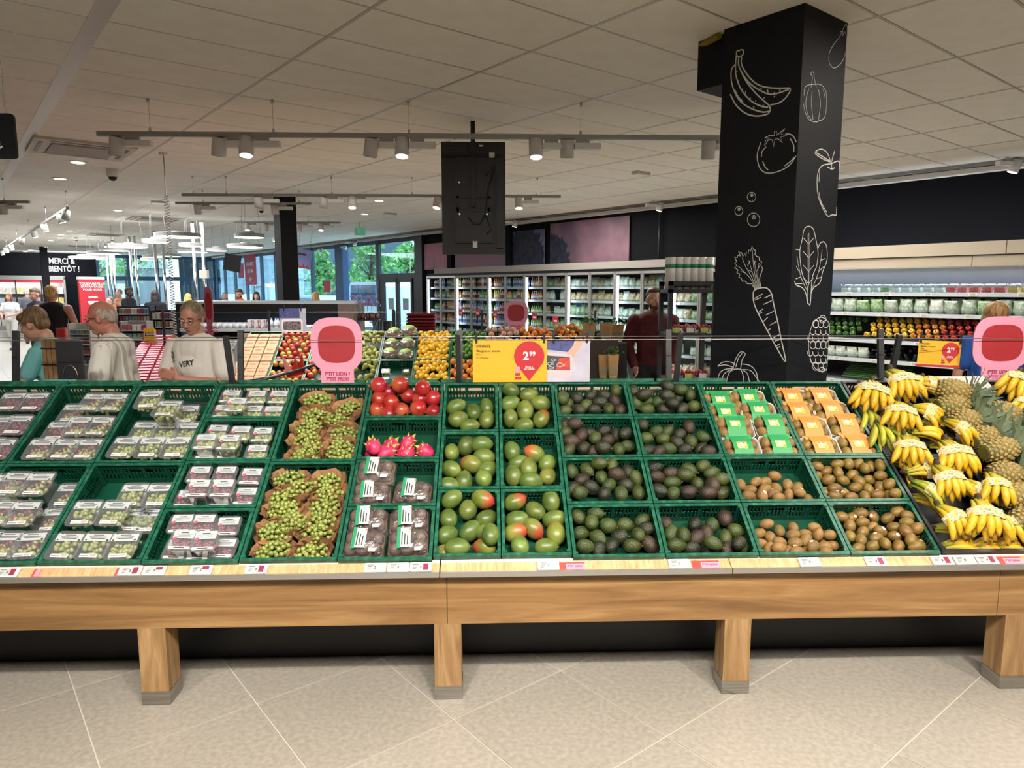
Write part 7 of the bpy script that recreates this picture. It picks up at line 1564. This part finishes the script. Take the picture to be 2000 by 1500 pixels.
simple('drain_pipe', 'thin dark pipe on the black wall left of the column', 'pipe', MB().tube([(0,0,2.3),(0,0,3.3)], .02, 8), m_anth, loc=S(VW-.06, 9.3, 0))
# ---------------------------------------------------------------- open vegetable cooler right of the column
CVF = 10.4
m_can2 = mat('canopy_beige', '#b0a591', rough=.6); m_nv = mat('cooler_back', '#10151f', rough=.5)
vc = sth('open_cooler', 'open vegetable cooler with beige canopy right of the column', 'cooler', CVF, 1.5); L = 5.5
MB().box(.72, .8, 0, L, 0, 2.3).build('back_panel', m_nv, vc); MB().box(0, .8, 0, L, 0, .3).build('base', m_int, vc)
for a, b in ((0, 1.62), (1.63, L)): MB().box(-.02, .3, a, b, 2.235, 2.40).build('upper_canopy', m_can2, vc); 
for a, b in ((0, 2.0), (2.01, L)): MB().box(.02, .42, a, b, 2.09, 2.225).build('lower_canopy', m_can2, vc)
MB().box(.44, .48, .1, L-.1, 2.13, 2.15).build('led_strip', m_led, vc)
MB().box(0, .8, L-.04, L, .3, 2.2).build('side_panel', m_oakv, vc)
CZs = [(1.745, .30), (1.455, .22), (1.07, .1), (.79, .04), (.47, -.06)]
for z, d in CZs:
    sh = MB().box(d, .72, .02, L-.05, z-.02, z).build('shelf', m_shelf, vc); MB().box(d-.02, d, .02, L-.05, z-.05, z+.005).build('price_rail', m_rail, sh); MB().box(d-.022, d-.018, .02, L-.05, z+.005, z+.06).build('clear_guard', m_cgl, sh)
lamp_area('cooler_light', S(CVF+.46, 4.2, 2.12), 5.0, 50, (.86, .94, 1), rot=(0, rad(-12), RZ+math.pi/2), sizey=.12)
for o in [x for x in C.objects if x.name.startswith('cooler_light')]: o.rotation_euler = (rad(12), 0, RZ+math.pi/2)
VWO = ['one', 'two', 'three', 'four', 'five', 'six', 'seven']
# clamshell packs, upper shelf
def cpack(m, nm): 
    o = ob(nm, None); MB().loft([[(x*.9, y*.9, 0) for x, y, _ in rrect(.13, .1, .012, 2)], [(x, y, .1) for x, y, _ in rrect(.13, .1, .012, 2)], [(x*.9, y*.9, .12) for x, y, _ in rrect(.13, .1, .012, 2)]]).build('clear_box', m_tray, o)
    MB().box(-.052, .052, -.038, .038, .01, .07).build('content', m, o); return o
pk_ = [cpack(mat('tomato_mix', '#9c2a20', '#c4452c', 70, .4), 'tomato_pack'), cpack(mat('green_pack_fill', '#4c7a3c', '#88a870', 60, .5), 'salad_pack'), cpack(mat('yellow_tomato', '#b8882a', '#c9a23c', 70, .4), 'tomato_pack'), cpack(mat('white_pack_fill', '#a9b3ab', '#d3d8d2', 50, .4), 'sprout_pack')]
nn = 0
for zi, (z, d, seq, lab) in enumerate(((1.745, .30, (3,3,1,3,3,3,0,0,0,2,2,2,1,1,1), 'top'), )):
    for dep in range(2):
        for k in range(26):
            u = 5.3-.145*k
            if u < 1.7: break
            kk = seq[min(k*len(seq)//24, len(seq)-1)]
            o = dup(pk_[kk], Matrix.Translation(S(CVF+d+.08+.13*dep, u, z)) @ Matrix.Rotation(RZ+math.pi/2, 4, 'Z'), 'clear %s on the cooler top shelf, %s %s from left' % (['red tomato pack','green salad pack','yellow tomato pack','white sprout pack'][kk], ORD[k], 'front' if not dep else 'behind'), 'clear packs on the cooler top shelf'); o['category'] = 'food pack'
for o in pk_:
    for ch in list(o.children): bpy.data.objects.remove(ch)
    bpy.data.objects.remove(o)
_kids.clear()
for k in range(24):
    u = 6.8-.2*k
    for dep in (0, 1):
        kk = 0 if q.random() < .5 else (1 if q.random() < .7 else 2)
        o = ob('salad_bag', bgs[kk], None, S(CVF+.36+.2*dep, u, 1.457+.03*dep), (q.uniform(-.5,-.1), 0, RZ+math.pi/2+q.uniform(-.3,.3)))
        tag(o, 'plastic %s bag on second cooler shelf, %s %s from left' % (nmb[kk], ORD[k], ['front','back'][dep]), 'bag', 'salad bags on the second cooler shelf')
# bell peppers
def pepper(m):
    o = MB().lathe([(.006,-.036),(.026,-.037),(.037,-.02),(.040,.005),(.038,.028),(.026,.040),(.010,.034),(.001,.033)], 16, fn=lambda a, z: 1+.09*math.cos(4*a)).build('bell_pepper', m); MB().tube([(0,0,.03),(.002,0,.045),(.006,0,.055)], [.008,.004,.005], 6).build('stem', mat('pepper_stem', '#3f6a22', rough=.6), o); return o
pps = [(pepper(mat('pepper_'+n, c1, c2, 8, .22, coat=.5, rnd=.1)), n) for n, c1, c2 in (('green','#2f5a1c','#43702a'),('yellow','#d3a31c','#dcb830'),('orange','#c9721c','#d98a28'),('red','#9c1a16','#b82a20'))]
for j in range(5):
    for k in range(34):
        u = 6.1-.105*k+.05*(j % 2)
        if u < 2.55 or (4.88 < u < 4.95): continue
        kk = 0 if u > 4.92 else 1 if u > 4.25 else 2 if u > 3.85 else 3
        if j == 4 and kk == 0: continue
        o = dup(pps[kk][0], Matrix.Translation(S(CVF+.17+.085*j, u, 1.09+.05+.066*j+q.uniform(-.008,.008))) @ Matrix.Rotation(RZ, 4, 'Z') @ Matrix.Rotation(-rad(80)+q.uniform(-.4,.4), 4, 'Y') @ Matrix.Rotation(q.uniform(-.35,.35), 4, 'X') @ Matrix.Rotation(q.uniform(0,3), 4, 'Z'), '%s bell pepper in the cooler heap, %s row up, %s from left' % (pps[kk][1], ORD[j], ORD[k]), '%s bell peppers in the cooler' % pps[kk][1]); o['category'] = 'bell pepper'
for o, _ in pps:
    for ch in list(o.children): bpy.data.objects.remove(ch)
    bpy.data.objects.remove(o)
_kids.clear()
# lower shelf: mushrooms, eggplants, bagged vegetables; below: cucumbers and lettuces
aub = mat('aubergine_skin', '#0e0a16', '#1b1222', 5, .15, coat=.6); am = MB().lathe([(.004,-.09),(.03,-.085),(.042,-.05),(.036,.0),(.024,.05),(.018,.08),(.004,.088)], 12).mesh('aubergine', aub); acap = MB().cyl((0,0,.07), .022, .03, 8, r2=.006).mesh('calyx', mat('calyx_green', '#3c4a2a', rough=.7))
for j in range(3):
    for k in range(9):
        o = ob('aubergine', am, None, M=Matrix.Translation(S(CVF+.14+.09*j, 4.75-.1*k, .85+.05*j)) @ Matrix.Rotation(RZ+q.uniform(-.6,.6), 4, 'Z') @ Matrix.Rotation(rad(-75)+q.uniform(-.3,.3), 4, 'Y')); ob('calyx', acap, o); tag(o, 'glossy black aubergine on the lower cooler shelf, %s row, %s from left' % (ORD[j], ORD[k]), 'aubergine', 'aubergines in the cooler')
for k in range(16):
    u = 5.9-.17*k if k < 7 else 3.75-.16*(k-7); kk = 3 if k >= 7 else 2
    o = ob('vegetable_bag', bgs[kk], None, S(CVF+.2, u, .79), (-.3, 0, RZ+math.pi/2)); o.scale = (.9, 1, .8); tag(o, '%s bag on the lower cooler shelf, %s from left' % (nmb[kk], ORD[k]), 'bag', 'bags on the lower cooler shelf')
cuc = MB().tube([(-.17,0,0),(-.15,0,0),(-.05,.004,.0),(.06,.006,0),(.15,0,0),(.17,0,0)], [.006,.018,.021,.021,.018,.006], 10).mesh('cucumber', mat('cucumber_skin', '#23491f', '#3c6a2c', 30, .3, stretch=(.2,1,1)))
for k in range(34):
    o = ob('cucumber', cuc, None, M=Matrix.Translation(S(CVF+.12+.045*(k % 8), 5.0-.12*(k//8)*1.6, .50+.03*(k % 8)*.8)) @ Matrix.Rotation(RZ+math.pi/2+q.uniform(-.25,.25), 4, 'Z')); tag(o, 'dark green cucumber on the bottom cooler shelf, %s row, %s back' % (ORD[k//8], ORD[k % 8]), 'cucumber', 'cucumbers in the cooler')
ltc = MB().ell((0,0,0), .055, 14, 10, fn=lambda d: 1+.08*math.sin(9*d.x)*math.cos(8*d.y)).mesh('lettuce', mat('lettuce_leaf', '#6f9a3c', '#a7c46a', 20, .5))
for k in range(14): tag(ob('lettuce', ltc, None, S(CVF+.12+.09*(k % 2), 4.0-.14*(k//2), .54)), 'pale green round lettuce on the bottom cooler shelf, %s from left, %s' % (ORD[k//2], ['front','behind'][k % 2]), 'lettuce', 'lettuces in the cooler')
for z, d in CZs:
    for k in range(8):
        u = 6.3-.55*k; o = ob('shelf_tag', tagm, None, S(CVF+d-.024, u, z-.02), (0,0,RZ)); o.scale = (1,1.2,1.2); tag(o, 'white price tag on the open cooler, %s shelf down, %s from left' % (ORD[CZs.index((z, d))], ORD[k]), 'price tag', 'cooler price tags, %s from left' % ORD[k]); ob('display', tagd, o)
# ---------------------------------------------------------------- dairy chiller, flowers, baskets
YD = 11.5; xa = atY(404, 590, YD).x; xb = atY(662, 590, YD).x; W = xb-xa
dc = thing('dairy_chiller', 'low black open dairy chiller with white top behind the apples', 'cooler', (xa, YD, 0))
MB().box(-.5, W+.25, 0, 1.0, 1.56, 1.60).build('top', mat('chiller_top', '#b6bcc2', rough=.3), dc); MB().box(-.5, W, 0, .05, 1.44, 1.56).build('canopy', m_dark, dc); MB().box(-.5, W, .75, .8, 0, 1.5).build('back', m_int, dc); MB().box(-.5, W, -.1, .8, 0, .6).build('base', mat('chiller_base_brown', '#6b5547', rough=.6), dc)
MB().box(W, W+.25, -.1, .9, 0, 1.56).build('side_panel', mat('side_brown', '#6a5a55', rough=.5), dc); MB().box(-.5, W, .08, .12, 1.46, 1.48).build('led_strip', mat('soft_led', '#e6f2ff', emit=1.2), dc)
for z, d in ((1.16, .12), (.88, .0)): sh = MB().box(-.5, W, d, .75, z-.02, z).build('shelf', m_shelf, dc); MB().box(-.5, W, d-.02, d, z-.045, z+.01).build('price_rail', m_rail, sh)
lamp_area('dairy_light', (xa+W/2, YD+.12, 1.44), 2.2, 1.2, (.9, .95, 1), sizey=.1)
pot = MB().cyl((0,0,0), .036, .085, 12, 0, r2=.045).cyl((0,0,.085), .047, .006, 12, 1).mesh('yogurt_pot', [m_white, m_pl]); mb_ = bottle_mesh(.17, .03, m_white, cc('cap_blue','#4a6ab0'), m_pl); crt = MB().box(-.03,.03,-.03,.03,0,.14).mesh('milk_carton', mat('carton_print', '#d9d4cf', '#b8646a', 22, .5, lo=.5, hi=.56)); tub = MB().cyl((0,0,0), .05, .05, 12, 0, r2=.058).mesh('tub', m_white)
x = xa-.35; k = 0
while x < xb-.1:
    f = (x-xa)/W; me = pot if f < .25 else crt if f < .42 else mb_ if f < .60 else crt if f < .68 else tub
    for dep in (0, 1):
        tag(ob({id(pot):'yogurt_pot', id(crt):'milk_carton', id(mb_):'milk_bottle', id(tub):'cheese_tub'}[id(me)], me, None, (x, YD+.2+.12*dep, 1.161)), 'white dairy pack on the upper dairy shelf, %s %s from left' % (ORD[k], ['front','behind'][dep]), 'dairy pack', 'dairy packs on the upper shelf')
    tag(ob('cheese_tub', tub, None, (x, YD+.1, .881), ), 'white tub on the lower dairy shelf, %s from left' % ORD[k], 'dairy pack', 'tubs on the lower dairy shelf'); tag(ob('cheese_tub', tub, None, (x, YD+.1, .934)), 'white tub stacked on another, lower dairy shelf, %s' % ORD[k], 'dairy pack', 'stacked tubs on the lower dairy shelf')
    x += .105; k += 1
t = thing('photo_banner', 'second berry tray photo print hanging above the far apples', 'poster', (atY(571, 635, 9.25).x, 9.245, atY(571, 633, 9.25).z)); [MB().box(x-.006, x+.006, -.01, .012, .17, .25).build('clip', m_dark, t) for x in (-.1, .12)]; MB().box(-.16, .18, -.002, .002, -.2, .2).build('sheet', MATS['pale_apron_print'], t)
MB().box(-.16, .1, -.004, -.002, .08, .2).build('denim_print', MATS['denim_print'], t); MB().prism([(a, b-.02) for a, b, _ in rrect(.27, .17, .03, 3)], .003, .005, FX).build('tray_print', m_white, t); MB().prism([(a, b-.02) for a, b, _ in rrect(.23, .11, .02, 3)], .005, .006, FX).build('berry_print', mat('dark_mixed_berry', '#2c2a35', '#a08a90', 60, .6), t)
fx = atY(715, 640, 11.8).x; fs = thing('flower_stand', 'dark tiered stand with purple orchids by the glass door', 'stand', (fx, 11.8, 0))
for z in (1.30, .84, .35): MB().box(-.22, .22, -.12, .18, z-.02, z).build('shelf', m_anth, fs)
for xx in (-.2, .2): MB().tube([(xx, .1, 0), (xx, .1, 1.3)], .014, 6).build('post', m_anth, fs)
MB().tube([(-.2,-.1,.3),(.2,-.1,1.28)], .016, 6).build('brace', m_anth, fs)
orc = mat('orchid_petal', '#7a5aa8', '#b89ad0', 40, .5); om = MB(); qo = random.Random(4)
for k in range(16):
    c = Vector((qo.gauss(0,.028), qo.gauss(0,.03), .30+qo.uniform(-.08,.10)))
    for a in range(5): d = Vector((math.cos(a*1.257), .2, math.sin(a*1.257)))*.022; s = Vector((d.z, 0, -d.x))*.5; om.add([c, c+d*.6+s, c+d, c+d*.6-s], [(0,1,2,3)])
om = om.mesh('blossoms', orc); os_ = MB().tube([(0,0,.06),(.01,0,.2),(-.01,0,.38)], .004, 5).mesh('stem', m_herb); ol = MB()
for a in range(4): d = Vector((math.cos(a*1.6), math.sin(a*1.6), .6))*.1; s = Vector((-d.y, d.x, 0))*.2; ol.add([(0,0,.07), tuple(d*.6+s+Vector((0,0,.07))), tuple(d+Vector((0,0,.05))), tuple(d*.6-s+Vector((0,0,.07)))], [(0,1,2,3)])
ol = ol.mesh('leaf', m_herb); op = MB().cyl((0,0,0), .035, .09, 12, r2=.045).mesh('pot', mat('orchid_pot', '#6a4a4a', rough=.5))
for i in range(6):
    t = thing('potted_orchid', 'purple orchid in a pot on the stand, %s from left' % ORD[i], 'plant', (fx-.19+.075*i, 11.78+.04*(i % 2), 1.30), i*.9, 'orchids on the stand'); ob('pot', op, t); ob('stem', os_, t); ob('blossoms', om, t)['kind'] = 'stuff'; ob('leaf', ol, t)
for i, c in enumerate((orc, mat('rose_bloom', '#b03a52', '#d07a8c', 40, .5))): t = thing('potted_flower', '%s flowering pot on the lower stand shelf' % ['lilac', 'rose-red'][i], 'plant', (fx-.08+.2*i, 11.8, .84)); ob('pot', op, t); MB().ell((0,0,.13), (.06,.05,.05), 10, 7, fn=lambda d: 1+.15*math.sin(9*d.x+7*d.z)).build('blossoms', c, t)
bxm = atY(820, 640, 12.0).x; bm2 = MB().loft([[(a*.9, b*.9, 0) for a, b, _ in rrect(.44, .3, .03, 2)], [(a, b, .2) for a, b, _ in rrect(.46, .32, .03, 2)], [(a, b, .21) for a, b, _ in rrect(.5, .36, .03, 2)]], True, False).mesh('shell', mat('basket_red', '#8c1a22', rough=.4))
for i in range(22):
    o = ob('shopping_basket', bm2, None, (bxm+.02, 12.1, .02+.055*i)); tag(o, 'dark red shopping basket in the stack left of the chillers, %s from bottom' % ORD[i], 'basket', 'stacked red baskets'); MB().tube([(-.22,-.12,.2),(-.24,-.19,.19),(.24,-.19,.19),(.22,-.12,.2)], .006, 5).build('handle', m_dark, o)
# bins and stands seen between: dark post with cable, red trolley at the left
simple('umbrella_stand', 'dark narrow bin standing before the glass door', 'bin', MB().cyl((0,0,0), .09, 1.25, 14), m_dark, loc=(atY(757, 640, 12.3).x, 12.3, 0)); simple('guide_post', 'black slim post with wire before the glass door', 'post', MB().box(-.02,.02,-.02,.02,0,1.5), m_dark, loc=(atY(769, 640, 10.5).x, 10.5, 0))
tx = atY(30, 700, 5.6).x; tr = thing('shopping_trolley', 'red plastic shopping trolley pushed by the boy at left', 'trolley', (tx, 5.75, 0), .1)
MB().loft([[(a*.75, b*.8, .5) for a, b, _ in rrect(.62, .45, .05, 3)], [(a, b, .98) for a, b, _ in rrect(.66, .48, .05, 3)]], True, False).build('basket', mat('trolley_red', '#b8221c', rough=.35), tr); MB().tube([(.3,-.2,.98),(.42,-.2,1.05),(.42,.2,1.05),(.3,.2,.98)], .014, 8).build('handle', m_dark, tr)
for sx in (-.22, .22):
    for sy in (-.15, .15): MB().cyl((sx, sy, 0), .05, .05, 12).build('wheel', m_dark, tr); MB().tube([(sx, sy, .05), (sx*.9, sy, .5)], .012, 6).build('strut', m_alu, tr)
hx = atY(575, 720, 6.2).x; tr = thing('shopping_trolley', 'grey-handled trolley with red child seat between the islands', 'trolley', (hx, 6.2, 0))
MB().tube([(-.5,-.1,.98),(-.25,-.1,1.02),(.25,-.05,1.16)], .018, 8, flat=.6).build('handle', m_anth, tr); MB().tube([(-.5,.1,.98),(-.25,.1,1.02),(.25,.1,1.16)], .012, 8).build('side_bar', m_steel, tr)
MB().add([(-.07,0,1.03),(.09,0,1.06),(.06,.02,1.24),(.03,.02,1.10),(-.0,.02,1.20),(-.03,.02,1.08),(-.11,.02,1.22),(-.07,.03,1.03),(.09,.03,1.06),(.06,.05,1.24),(.03,.05,1.10),(0,.05,1.20),(-.03,.05,1.08),(-.11,.05,1.22)], [(0,1,2,3),(0,3,4,5),(0,5,6),(7,10,9,8),(7,12,11,10),(7,13,12),(0,6,13,7),(1,8,9,2),(2,9,10,3),(3,10,11,4),(4,11,12,5),(5,12,13,6),(0,7,8,1)]).build('child_seat', MATS['trolley_red'], tr); MB().box(-.5, .3, -.12, .14, .5, .96).build('basket_body', m_anth, tr); MB().box(-.45, .25, -.1, .12, 0, .5).build('undercarriage', m_anth, tr)
# ---------------------------------------------------------------- far left: farewell wall, chillers, checkouts
for s_, z, px in (('MERCI &', 3.06, 0), ('À BIENTÔT !', 2.70, 0)):
    t = text(s_, .36, m_chalk, None, Matrix.Translation(S(3.95 if s_[0] == 'M' else 3.66, UF-.02, z)) @ Matrix.Rotation(RZ, 4, 'Z') @ FX, .02, 'wall_lettering', 'LEFT', .01, .76 if s_[0] == 'M' else .74); tag(t, 'white wall lettering reading %s on the far dark wall' % s_, 'lettering')
f = sth('glass_door_chiller', 'grey-framed chiller with open shelves below the farewell lettering', 'fridge', 1.6, UF-.8); FL = 2.85
MB().box(0, FL, .6, .7, 0, 2.35).box(0, .08, 0, .7, 0, 2.35).box(FL-.08, FL, 0, .7, 0, 2.35).box(0, FL, 0, .7, 2.2, 2.38).box(0, FL, 0, .7, 0, .2).build('cabinet', m_grey, f); MB().box(.08, FL-.08, .02, .08, 2.08, 2.2).build('red_header', m_red, f)
for z in (.7, 1.15, 1.6): MB().box(.08, FL-.08, .05, .6, z-.02, z).build('shelf', m_rail, f)
MB().box(.95, 1.0, 0, .05, .2, 2.2).box(1.9, 1.95, 0, .05, .2, 2.2).build('mullion', m_anth, f); MB().box(.1, .14, .06, .09, .2, 2.1).build('led_strip', m_led, f)
bxm_ = [MB().box(-.09,.09,-.08,.08,0,.26).mesh('box', mat('far_box_%d' % i, a, b, 12, .5)) for i, (a, b) in enumerate((('#d3cdb8','#b8b0a0'),('#c9a24a','#d8c48a'),('#a9bcc4','#d0d8da')))]
for zi, z in enumerate((.2, .7, 1.15, 1.6)):
    for k in range(12): tag(ob('food_box', bxm_[(zi+k//4) % 3], None, S(1.6+.24+.22*k, UF-.6, z), (0,0,RZ)), 'pale packaged food on the far left chiller, shelf %s, %s from left' % (VWO[zi], ORD[k]), 'box', 'packs on the far left chiller')
lamp_area('far_wall_fill', S(4.2, UF-2.2, 3.3), 2.0, 35, (.95, .97, 1), rot=(rad(45), 0, RZ), sizey=.3)  # added lamp without a fitting, brightens the wall lettering
lamp_area('far_chiller_light', S(3.0, UF-.7, 2.15), 2.5, 25, (.95, .97, 1), rot=(rad(20), 0, RZ), sizey=.1)
rb_ = sth('red_info_board', 'large red information board with white text near the tills', 'sign', 3.95, 30.2); MB().box(0, .82, 0, .35, 0, 2.15).build('board', m_red, rb_); MB().box(-.02, .84, -.01, .36, 2.15, 2.24).build('cream_top', m_pl, rb_)
text('TOUJOURS PLUS\nD\'AVANTAGES\nPOUR VOUS', .11, m_white, rb_, Matrix.Translation((.42, -.006, 1.88)) @ FX, .02)
b = MB()
for z, w_ in ((1.5,.3),(1.32,.36),(1.26,.3),(1.1,.28)): b.box(.42-w_/2, .42+w_/2, -.006, 0, z-.03, z+.03)
b.build('white_print', m_white, rb_)
# checkout counters with tills
def checkout(v, u, lab, i):
    t = sth('checkout_counter', lab, 'checkout', v, u, 0, 0, 'checkout counters')
    MB().box(-.35, .35, -1.3, 1.3, 0, .82).build('body', m_anth, t); MB().box(-.3, .3, -1.25, .5, .82, .85).build('conveyor_belt', m_dark, t); MB().box(-.36, -.33, -1.3, 1.3, .8, .9).build('edge_strip', m_steel, t)
    MB().box(-.05, .0, .6, .95, 1.05, 1.35).build('till_screen', mat('till_blue', '#7ea6d8', emit=.3), t); MB().tube([(0,.75,.82),(0,.75,1.1)], .03, 8).build('screen_stand', m_dark, t); MB().box(-.2, .2, .9, 1.2, .82, 1.0).build('till_base', m_dark, t)
for i, (v, u) in enumerate(((3.55, 17.3), (4.6, 22.2), (5.7, 24.8), (6.8, 26.8), (7.9, 28.8))): checkout(v, u, 'black checkout counter with till screen, %s nearest' % ORD[i], i)
for i, (px, py) in enumerate(((375,433),(393,431),(300,450),(316,452),(252,462),(262,461),(213,472),(219,469),(206,477))):
    p = atz(px, py, HC); t = thing('chrome_pole', 'floor-to-ceiling chrome pole above the checkouts, %s' % ['second from right','rightmost','third pair left','third pair right','fourth pair left','fourth pair right','fifth pair left','fifth pair right','farthest left'][i], 'pole', (p.x, p.y, 0), 0, 'chrome checkout poles')
    MB().cyl((0,0,0), .038, HC, 14).build('tube', m_chrome, t)
    if i in (1, 3): MB().box(-.09, .09, -.08, .06, 1.95+.1*i, 2.25).build('speaker_box', m_acw, t)
# sweets racks before the tills
gm = [cc('gum_%d' % i, c) for i, c in enumerate(('#8a4560', '#6f8798', '#7d8f78', '#a06058', '#c9c3bb'))]
def rack(px0, px1, py0, py1, Y, rows, cols, lab, frame=m_anth, cell=.7, grp=''):
    a = atY(px0, py0, Y); b_ = atY(px1, py1, Y); w, z0, z1 = b_.x-a.x, min(a.z, b_.z), max(a.z, b_.z)
    t = thing('sweets_rack', lab, 'rack', (a.x, Y, 0)); MB().box(-.02, w+.02, .2, .24, 0, z1).build('back', frame, t); [MB().box(x, x+.02, 0, .24, 0, z1).build('side', frame, t) for x in (-.02, w)]
    n = 0
    for r in range(rows):
        z = z0+(z1-z0)*r/rows; MB().box(0, w, 0, .2, z-.012, z).build('shelf', m_rail, t)
        for c_ in range(cols):
            cw = w/cols; o = ob('sweets_box', MB().box(-cw*.4, cw*.4, -.06, .06, 0, (z1-z0)/rows*cell).mesh('sweets_box', gm[(r*2+c_//2) % 5]), None, (a.x+cw*(c_+.5), Y+.08, z)); tag(o, 'small coloured sweets box on %s, shelf %s, %s from left' % (grp, VWO[r], ORD[c_]), 'box', 'sweets boxes on '+grp)
rack(232, 290, 628, 598, 13.0, 2, 10, 'black rack of colourful gum boxes behind the bald man', grp='gum rack')
rack(298, 336, 655, 606, 11.5, 3, 5, 'dark hanging rack of small packets right of the gum', grp='packet rack')
rack(242, 283, 712, 628, 9.8, 5, 5, 'grey shelf of snacks between the two customers', m_grey, .6, 'snack shelf')
rack(140, 172, 712, 632, 10.4, 4, 4, 'pale shelf unit left of the bald man', m_acw, .4, 'pale shelf')
p = atY(292, 665, 9.4); w_ = .14; t = thing('yellow_poster_stand', 'narrow yellow poster on a grey stand beside the snack shelf', 'sign', (p.x, 9.4, 0)); zt_, zb_ = atY(292, 641, 9.4).z, atY(292, 687, 9.4).z
MB().box(-w_/2, w_/2, 0, .01, zb_, zt_).build('poster', m_yel, t); MB().box(-w_/2, w_/2, .01, .05, 0, zt_-.02).build('stand', m_grey, t); text('1 GAGNÉ', .035, m_white, t, Matrix.Translation((.01, -.004, zt_-.08)) @ FX, .02); MB().box(-.055, .07, -.002, 0, zt_-.10, zt_-.06).build('dark_band', m_ink, t)
p = atY(310, 665, 9.9); simple('red_crate_stack', 'stack of red folded crates behind the yellow poster', 'crates', MB().loft([[(x, y, 0) for x, y, _ in rrect(.3, .3, .02, 2)], [(x, y, 1.16) for x, y, _ in rrect(.3, .3, .02, 2)]]), MATS['trolley_red'], loc=(p.x, 9.9, 0))
p = atY(128, 640, 11.2); simple('red_crate_stack', 'tall red crate stack right of the man in shorts', 'crates', MB().loft([[(x, y, 0) for x, y, _ in rrect(.14, .3, .02, 2)], [(x, y, 1.2) for x, y, _ in rrect(.14, .3, .02, 2)]]), MATS['trolley_red'], loc=(p.x, 11.2, 0))
# window posters and hanging poster
def flat(px0, py0, px1, py1, v, m, name, lab, cat='poster'):
    a, b_ = atV(px0, py0, v), atV(px1, py1, v); t = thing(name, lab, cat, (a+b_)/2, RZ); L = abs((b_-a).dot(UN)); H_ = abs(a.z-b_.z)
    MB().box(-.01, 0, -L/2, L/2, -H_/2, H_/2).build('sheet', m, t); return t, L, H_
pkr = mat('window_poster_red', '#c03a52', rough=.6)
t, L, H_ = flat(477, 497, 502, 556, VW-.05, pkr, 'window_poster', 'red window poster with white lettering and arrow')
RV = Matrix.Rotation(-math.pi/2, 4, 'Z') @ FX
for s_, z, sz in (('OUVERT', .17, .30), ('LE DIM', -.06, .30), ('←', -.33, .5)): text(s_, sz*H_*.5, m_white, t, Matrix.Translation((-.015, 0, z*H_)) @ RV, .02, sx=1.3)
flat(465, 515, 477, 543, VW-.05, pkr, 'window_poster', 'left half of the red poster beyond the window bar')
flat(633, 549, 646, 571, VW-.05, pkr, 'window_poster', 'small pink-red poster low in the window right of the pillar')
def hang(px, py0, py1, w, Y, m, lab, rz=0, tilt=.12):
    a, b_ = atY(px, py0, Y), atY(px, py1, Y); t = thing('hanging_poster', lab, 'poster', (a.x, Y, (a.z+b_.z)/2), rz); h = a.z-b_.z
    MB().box(-w/2, w/2, -.008, .008, -h/2, h/2).build('sheet', m, t)
    for s_ in (-1, 1): MB().tube([(s_*w*.35, 0, h/2), (s_*w*.35, 0, HC-(a.z+b_.z)/2)], .004, 4).build('hanger', m_grey, t)
    t.rotation_euler.y = tilt; return t, h
t, h = hang(591, 487, 524, .46, 20, mat('lilac_poster', '#6f78b4', '#8f94c8', 2, .6), 'tilted lilac-blue poster hanging right of the black pillar', 0, .16)
MB().box(-.15, .08, -.012, -.008, h*.18, h*.28).build('heading_print', m_ink, t); MB().box(-.23, .23, -.012, -.008, -h/2, -h*.40).build('red_footer', pkr, t)
for k in range(3): MB().prism([(-.13+.13*k, -h*.4), (-.08+.13*k, -h*.4), (-.1+.13*k, -h*.22)], .008, .012, FX).build('figure_print', pkr, t)
hang(453, 497, 530, .5, 22, m_tv, 'dark tilted display screen hanging by the left windows', 0, .18)
